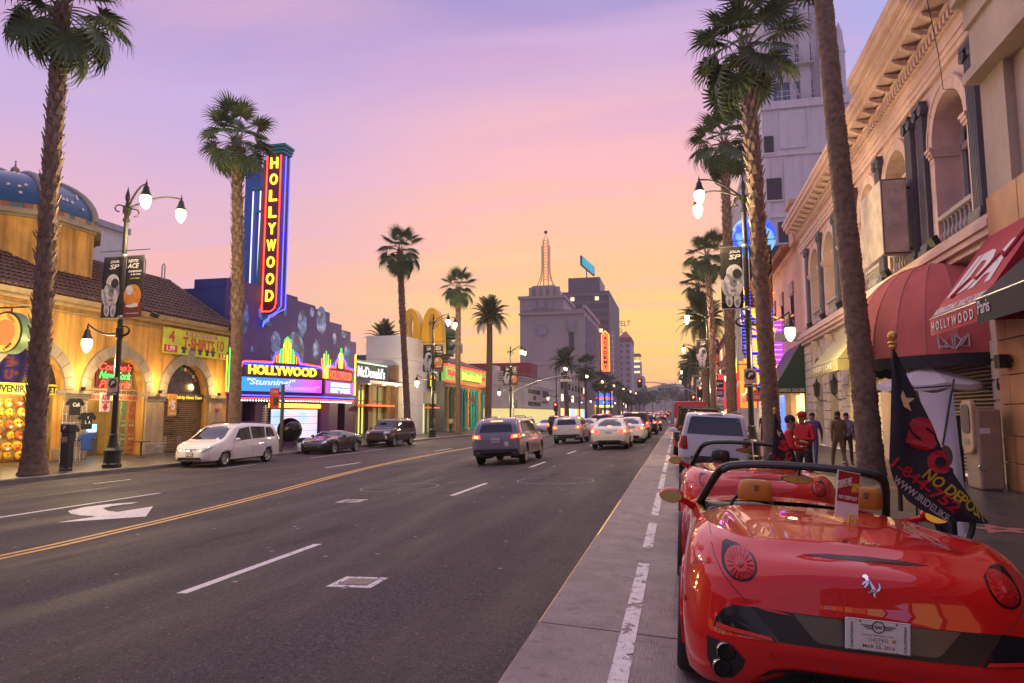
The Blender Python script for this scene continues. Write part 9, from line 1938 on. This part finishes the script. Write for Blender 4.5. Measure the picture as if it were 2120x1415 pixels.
tx = thing('menu_board', 'narrow dark price board standing in the doorway by the white sheet', 'sign', (6.9, 19.8, SW_R)); MB().box(6.6, 7.0, 19.75, 19.82, SW_R, 1.6).build('board', BLACKP, tx)
for k, (s_, m) in enumerate((('SOUP', REDP), ('12', WHITEP), ('15', WHITEP), ('27', FYEL))): text(s_, m, tx, (6.8, 19.74, 1.4-k*.33), (1, 0, 0), (0, 0, 1), .2, .1, bold=.03)
def stool(label, x, y):
 t = thing('bar_stool', label, 'stool', (x, y, SW_R), .3, 'bar stools at the cafe'); D = mat('stool_dark', (.03, .028, .035), .6)
 MB().box(-.2, .2, -.2, .2, .72, .77).build('seat', D, t, world=False); MB().box(-.2, .2, .18, .22, .77, 1.12).build('backrest', D, t, world=False, bevel=.02)
 for a, b in ((-.18, -.18), (.18, -.18), (-.18, .18), (.18, .18)): MB().tube([(a, b, .72), (a*1.2, b*1.2, 0)], .016, 6).build('leg', D, t, world=False)
 MB().tube([(-.2, -.2, .25), (.2, -.2, .25), (.2, .2, .25), (-.2, .2, .25)], .012, 5, closed=True).build('foot_ring', D, t, world=False)
stool('dark bar stool beside the big palm trunk', 6.3, 26.2); stool('dark bar stool farther into the cafe row', 6.6, 28.4)
for i, y in enumerate((34.6, 38.7)):
 t = thing('wall_lantern', ('iron wall lantern nearest the bakery awning', 'iron wall lantern between the ground floor arches')[i], 'lantern', (RX-.1, y, 2.8), group='iron wall lanterns'); MB().tube([(RX-.05, y, 2.35), (RX-.35, y, 2.3), (RX-.5, y, 2.5)], .025, 6).build('bracket', BLACKM, t); MB().lathe([(.05, -.1), (.14, 0), (.17, .5), (.2, .55), (.06, .75), (.02, .9)], 6, (RX-.5, y, 2.6), cap=False).build('frame', BLACKM, t); MB().lathe([(.12, .02), (.15, .48)], 6, (RX-.5, y, 2.6)).build('lantern_glass', glow('lantern_milk', (1, .85, .6), .9, (.6, .55, .5)), t)
def plate_sign(label, x, y, z, rows, post=True):
 t = thing('kerb_sign', label, 'sign', (x, y, SW_R), group='kerbside regulation signs')
 if post: MB().tube([(x, y, SW_R), (x, y, z+.2)], .03, 6).build('post', STEEL, t)
 for dz, h_, m, s_, tm in rows:
  MB().box(x-.23, x+.23, y-.05, y-.035, z+dz-h_/2, z+dz+h_/2).build('sign_plate', m, t); text(s_, tm, t, (x, y-.055, z+dz), (1, 0, 0), (0, 0, 1), .34, h_*.4, bold=.02, depth=.004)
plate_sign('stack of parking plates on a post ahead of the tour truck', 2.75, 47, 2.6, [(1.0, .5, BLACKP, 'P', WHITEP), (.4, .55, mat('plum_plate', (.2, .05, .2), .5), '2HR', WHITEP), (-.15, .5, WHITEP, 'NO', REDP), (-.6, .35, mat('teal_plate', (.1, .35, .35), .5), 'METER', WHITEP)])
plate_sign('pale turn regulation plate under the near red signal', 2.5, 82.6, 2.6, [(0, .9, WHITEP, 'RIGHT', BLACKP), (2.6, .8, WHITEP, 'NO TURN', BLACKP)])
ms = thing('lit_shop_sign', 'lime lit shop sign above a green neon one, left of the near lamp post', 'sign', (3.9, 52, 3.3)); MB().box(3.55, 4.25, 52, 52.1, 4.6, 5.7).build('box', glow('lime_sign', (.6, .9, .08), 1.0), ms); text('MINI', BLACKP, ms, (3.9, 51.98, 5.4), (1, 0, 0), (0, 0, 1), .5, .2, depth=.02); text('STARS', BLACKP, ms, (3.9, 51.98, 5.0), (1, 0, 0), (0, 0, 1), .55, .2, depth=.02); MB().box(3.65, 4.2, 52, 52.1, 3.4, 4.2).build('neon_box', mat('dkgreen', (.01, .06, .02), .5), ms); text('club', NEONG, ms, (3.92, 51.97, 3.8), (1, 0, 0), (0, 0, 1), .42, .4, bold=.03, depth=.03); MB().tube([(4.25, 52.05, 5.2), (7.6, 52.05, 5.2)], .05, 6).build('arm', STEEL, ms)
ra = awning('shop_awning', 'bright red restaurant awning behind the near lamp post', 56, 59.5, 7.6, 5.2, 4.2, 3.2, 2.6, REDP, REDP); text('BAR-RESTAURANT', WCV, ra, (6.3, 55.97, 2.95), (1, 0, 0), (0, 0, 1), 2.0, .25, bold=.02, depth=.01)
for i, (y, c, x) in enumerate(((66, (.62, .18, .02), 5.6), (74, (.5, .02, .03), 5.2), (88, (.6, .03, .05), 5.0))):
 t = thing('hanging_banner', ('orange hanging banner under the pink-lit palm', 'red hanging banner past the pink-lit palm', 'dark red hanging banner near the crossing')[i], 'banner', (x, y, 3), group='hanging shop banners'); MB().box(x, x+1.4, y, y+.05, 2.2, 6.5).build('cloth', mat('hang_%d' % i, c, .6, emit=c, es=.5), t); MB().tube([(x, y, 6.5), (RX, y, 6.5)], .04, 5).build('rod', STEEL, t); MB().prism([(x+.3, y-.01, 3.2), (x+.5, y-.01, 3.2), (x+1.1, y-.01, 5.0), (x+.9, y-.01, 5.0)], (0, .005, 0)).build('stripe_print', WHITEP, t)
# ---------------------------------------------------------------- people
SKIN = mat('skin', (.34, .18, .12), .55, var=.08); HAIR = mat('dark_hair', (.015, .012, .011), .7, var=.2)
TMP = bpy.data.scenes.new('tmp')
def person(label, loc, rz, J, top, bottom, shoes=BLACKP, cap=None, s=1., sleeve=True, stripe=False):
 """one skinned body; J moves joints from a standing pose (x right, y forward, z up)"""
 B = dict(pel=(0,0,.95), wai=(0,0,1.08), che=(0,.0,1.30), nec=(0,0,1.47), hea=(0,.015,1.56), tophd=(0,.01,1.70), shL=(-.18,0,1.41), shR=(.18,0,1.41), elL=(-.23,-.03,1.13), elR=(.23,-.03,1.13), wrL=(-.23,.06,.90), wrR=(.23,.06,.90), hiL=(-.09,0,.90), hiR=(.09,0,.90), knL=(-.10,.02,.50), knR=(.10,.02,.50), anL=(-.10,-.02,.09), anR=(.10,-.02,.09), toL=(-.12,.16,.04), toR=(.12,.16,.04))
 B.update(J); rad = dict(pel=(.15,.12), wai=(.145,.11), che=(.17,.12), nec=(.055,.055), hea=(.078,.092), tophd=(.07,.08), sh=(.075,.075), el=(.048,.048), wr=(.032,.026), hi=(.09,.09), kn=(.062,.062), an=(.045,.045), to=(.042,.03))
 E_ = [('pel','wai'),('wai','che'),('che','nec'),('nec','hea'),('hea','tophd')]+[(a+q, b+q) for q in 'LR' for a, b in (('sh','el'),('el','wr'),('hi','kn'),('kn','an'),('an','to'))]+[('che','shL'),('che','shR'),('pel','hiL'),('pel','hiR')]
 for q in 'LR':      # five fingers rooted in the palm
  w_, e = Vector(B['wr'+q]), Vector(B['el'+q]); d = (w_-e).normalized(); sd = d.cross(Vector((0, 1, 0))); sd = sd.normalized() if sd.length > .1 else Vector((1, 0, 0)); up = sd.cross(d)
  B['pa'+q] = tuple(w_+d*.07); E_.append(('wr'+q, 'pa'+q)); rad['pa'] = (.036, .018)
  for i, (o, ln) in enumerate(((-.027, .065), (-.009, .078), (.009, .072), (.027, .055))):
   B['f%d%s' % (i, q)] = tuple(w_+d*.10+up*o); B['g%d%s' % (i, q)] = tuple(w_+d*(.10+ln)+up*o*1.1+sd*.02); E_ += [('pa'+q, 'f%d%s' % (i, q)), ('f%d%s' % (i, q), 'g%d%s' % (i, q))]
  B['th'+q] = tuple(w_+d*.07+up*.055+sd*.01); E_.append(('wr'+q, 'th'+q))
 for k in list(B):
  if k[0] in 'fg' and k[1].isdigit(): rad[k] = (.009, .009)
 rad['th'] = (.011, .011)
 names = list(B); me = bpy.data.meshes.new('body'); me.from_pydata([Vector(B[n])*s for n in names], [(names.index(a), names.index(b)) for a, b in E_], []); o = bpy.data.objects.new('tmp', me); TMP.collection.objects.link(o)
 o.modifiers.new('s', 'SKIN'); sv = me.skin_vertices[0].data
 for i, n in enumerate(names):
  r = rad.get(n) or rad.get(n[:-1]) or rad.get(n[:2]); sv[i].radius = (r[0]*s, r[1]*s); sv[i].use_root = (n == 'pel')
 u = o.modifiers.new('u', 'SUBSURF'); u.levels = 2; u.render_levels = 2
 TMP.view_layers[0].update(); m2 = bpy.data.meshes.new_from_object(o.evaluated_get(TMP.view_layers[0].depsgraph)); bpy.data.objects.remove(o)
 t = thing('person', label, 'person', loc, rz, 'people on the sidewalks'); m2.materials.clear()
 for m in (top, bottom, SKIN, shoes): m2.materials.append(m)
 seg = [(Vector(B[a])*s, Vector(B[b])*s, 2 if (a, b) in (('nec','hea'),('hea','tophd')) or a[:2] in ('wr','pa') or a[0] in 'f' or (not sleeve and a[:2] == 'el') else (1 if a[:2] in ('hi','kn') or b[:2] == 'hi' else (3 if a[:2] == 'an' else 0))) for a, b in E_]
 for p in m2.polygons:
  c = p.center; best = min(seg, key=lambda q: ((c-(q[0]+(q[1]-q[0])*max(0, min(1, (c-q[0]).dot(q[1]-q[0])/max(1e-6, (q[1]-q[0]).length_squared)))))).length); p.material_index = best[2]; p.use_smooth = True
 link('body', m2, None, t)
 h, hd = Vector(B['hea'])*s, Vector(B['tophd'])*s; c = (h+hd)/2; f = Vector((0, 1, 0))
 MB().ball(c+Vector((0, -.018, .022))*s, (.086*s, .094*s, .088*s), 14, 10).build('hair', HAIR, t, 60, False) if not cap else None
 if cap: k = MB(); k.ball(c+Vector((0, -.005, .04))*s, (.094*s, .10*s, .075*s), 14, 10); k.cbox(c+Vector((0, .12, .02))*s, (.14*s, .12*s, .012*s)); k.build('cap', cap, t, 60, False)
 MB().ball(c+Vector((0, .098, -.035))*s, (.014*s, .02*s, .022*s), 8, 6).build('nose', SKIN, t, 60, False)
 for q in (-1, 1): MB().ball(c+Vector((q*.03, .083, -.005))*s, .009*s, 8, 6).build('eye', BLACKP, t, world=False); MB().ball(c+Vector((q*.083, -.01, -.02))*s, (.012*s, .02*s, .03*s), 8, 6).build('ear', SKIN, t, 60, False)
 MB().tube([c+Vector((-.025, .088, -.07))*s, c+Vector((0, .094, -.073))*s, c+Vector((.025, .088, -.07))*s], .005*s, 5).build('mouth', mat('lip', (.25, .08, .07), .5), t, world=False)
 return t
RJ = mat('red_jacket', (.50, .012, .015), .7, var=.12, bump=.2); BJ = mat('blue_track_trousers', (.01, .07, .45), .6, var=.1); DK = mat('dark_clothes', (.03, .027, .032), .8, var=.2); KH = mat('khaki_coat', (.24, .15, .07), .8, var=.2); LV = mat('lilac_top', (.30, .24, .36), .8, var=.15); JN = mat('denim', (.06, .08, .16), .8, var=.2); PU = mat('purple_jacket', (.12, .05, .22), .8, var=.2)
cross = dict(elL=(-.25,.06,1.16), wrL=(.06,.20,1.18), elR=(.25,.06,1.15), wrR=(-.06,.22,1.13))
lean = dict(cross); lean.update(pel=(0,-.16,.86), wai=(0,-.14,1.0), che=(0,-.12,1.24), nec=(0,-.08,1.42), hea=(0,-.05,1.51), tophd=(0,-.05,1.65), shL=(-.18,-.11,1.35), shR=(.18,-.11,1.35), elL=(-.25,-.03,1.10), elR=(.25,-.03,1.10), wrL=(.06,.10,1.12), wrR=(-.06,.13,1.08), hiL=(-.09,-.14,.84), hiR=(.09,-.14,.84), knL=(-.12,.14,.50), knR=(.12,.10,.48), anL=(-.12,.36,.09), anR=(.12,.30,.09), toL=(-.13,.52,.04), toR=(.13,.46,.04))
person('man in red jacket and blue trousers leaning on the second sports car', (1.99, 13.0, SW_R-.02), -math.pi/2-.15, lean, RJ, BJ)
person('man in a red jacket and red cap standing behind the leaning man', (2.5, 15.3, SW_R), 2.6, cross, RJ, DK, cap=mat('red_cap', (.5, .02, .03), .7))
walk = dict(knL=(-.10,.16,.52), anL=(-.10,.26,.10), toL=(-.12,.44,.08), anR=(.10,-.26,.14), toR=(.12,-.10,.04), knR=(.10,-.04,.50), wrL=(-.24,-.12,.93), elL=(-.24,-.10,1.15), wrR=(.24,.20,.95), elR=(.24,.02,1.13))
person('walker in a purple jacket and jeans on the near sidewalk', (4.15, 23.6, SW_R), 2.8, walk, PU, JN); person('walker in a long khaki coat between the purple jacket and the stools', (4.75, 22.9, SW_R), .2, walk, KH, KH, s=1.02); person('walker in a lilac top with bare arms near the big palm', (5.4, 24.8, SW_R), 3.0, walk, LV, DK, sleeve=False)
person('person in a grey jacket by the oddity museum palm', (-22.2, 61.6, SL), 1.2, walk, mat('grey_jacket', (.14, .13, .15), .8), DK); person('person in dark clothes at the restaurant door', (-24.8, 58.6, SL), -1.4, {}, DK, JN); person('person in a pale shirt farther along by the columns', (-23.6, 71, SL), 3.0, walk, mat('pale_shirt', (.5, .45, .42), .8), DK); person('person in dark clothes behind the red restaurant awning post', (4.8, 42, SW_R), .1, walk, DK, DK); person('person in a plum top far down the near sidewalk', (4.2, 52, SW_R), 3.1, walk, mat('plum_top', (.18, .06, .12), .8), DK)
bpy.data.scenes.remove(TMP)
# ---------------------------------------------------------------- evening haze over the whole street
hz = MB().box(-1520, 1520, -100, 1720, -4, 92).build('haze', None); tag(hz, kind='stuff')
hm = bpy.data.materials.new('haze'); hm.use_nodes = True; hm.node_tree.nodes.clear(); hz.data.materials.append(hm)
pv = hm.node_tree.nodes.new('ShaderNodeVolumePrincipled'); ho = hm.node_tree.nodes.new('ShaderNodeOutputMaterial'); hm.node_tree.links.new(pv.outputs[0], ho.inputs['Volume'])
pv.inputs['Color'].default_value = (.95, .86, .86, 1); pv.inputs['Density'].default_value = .0003; pv.inputs['Anisotropy'].default_value = .3
sc.cycles.volume_bounces = 0
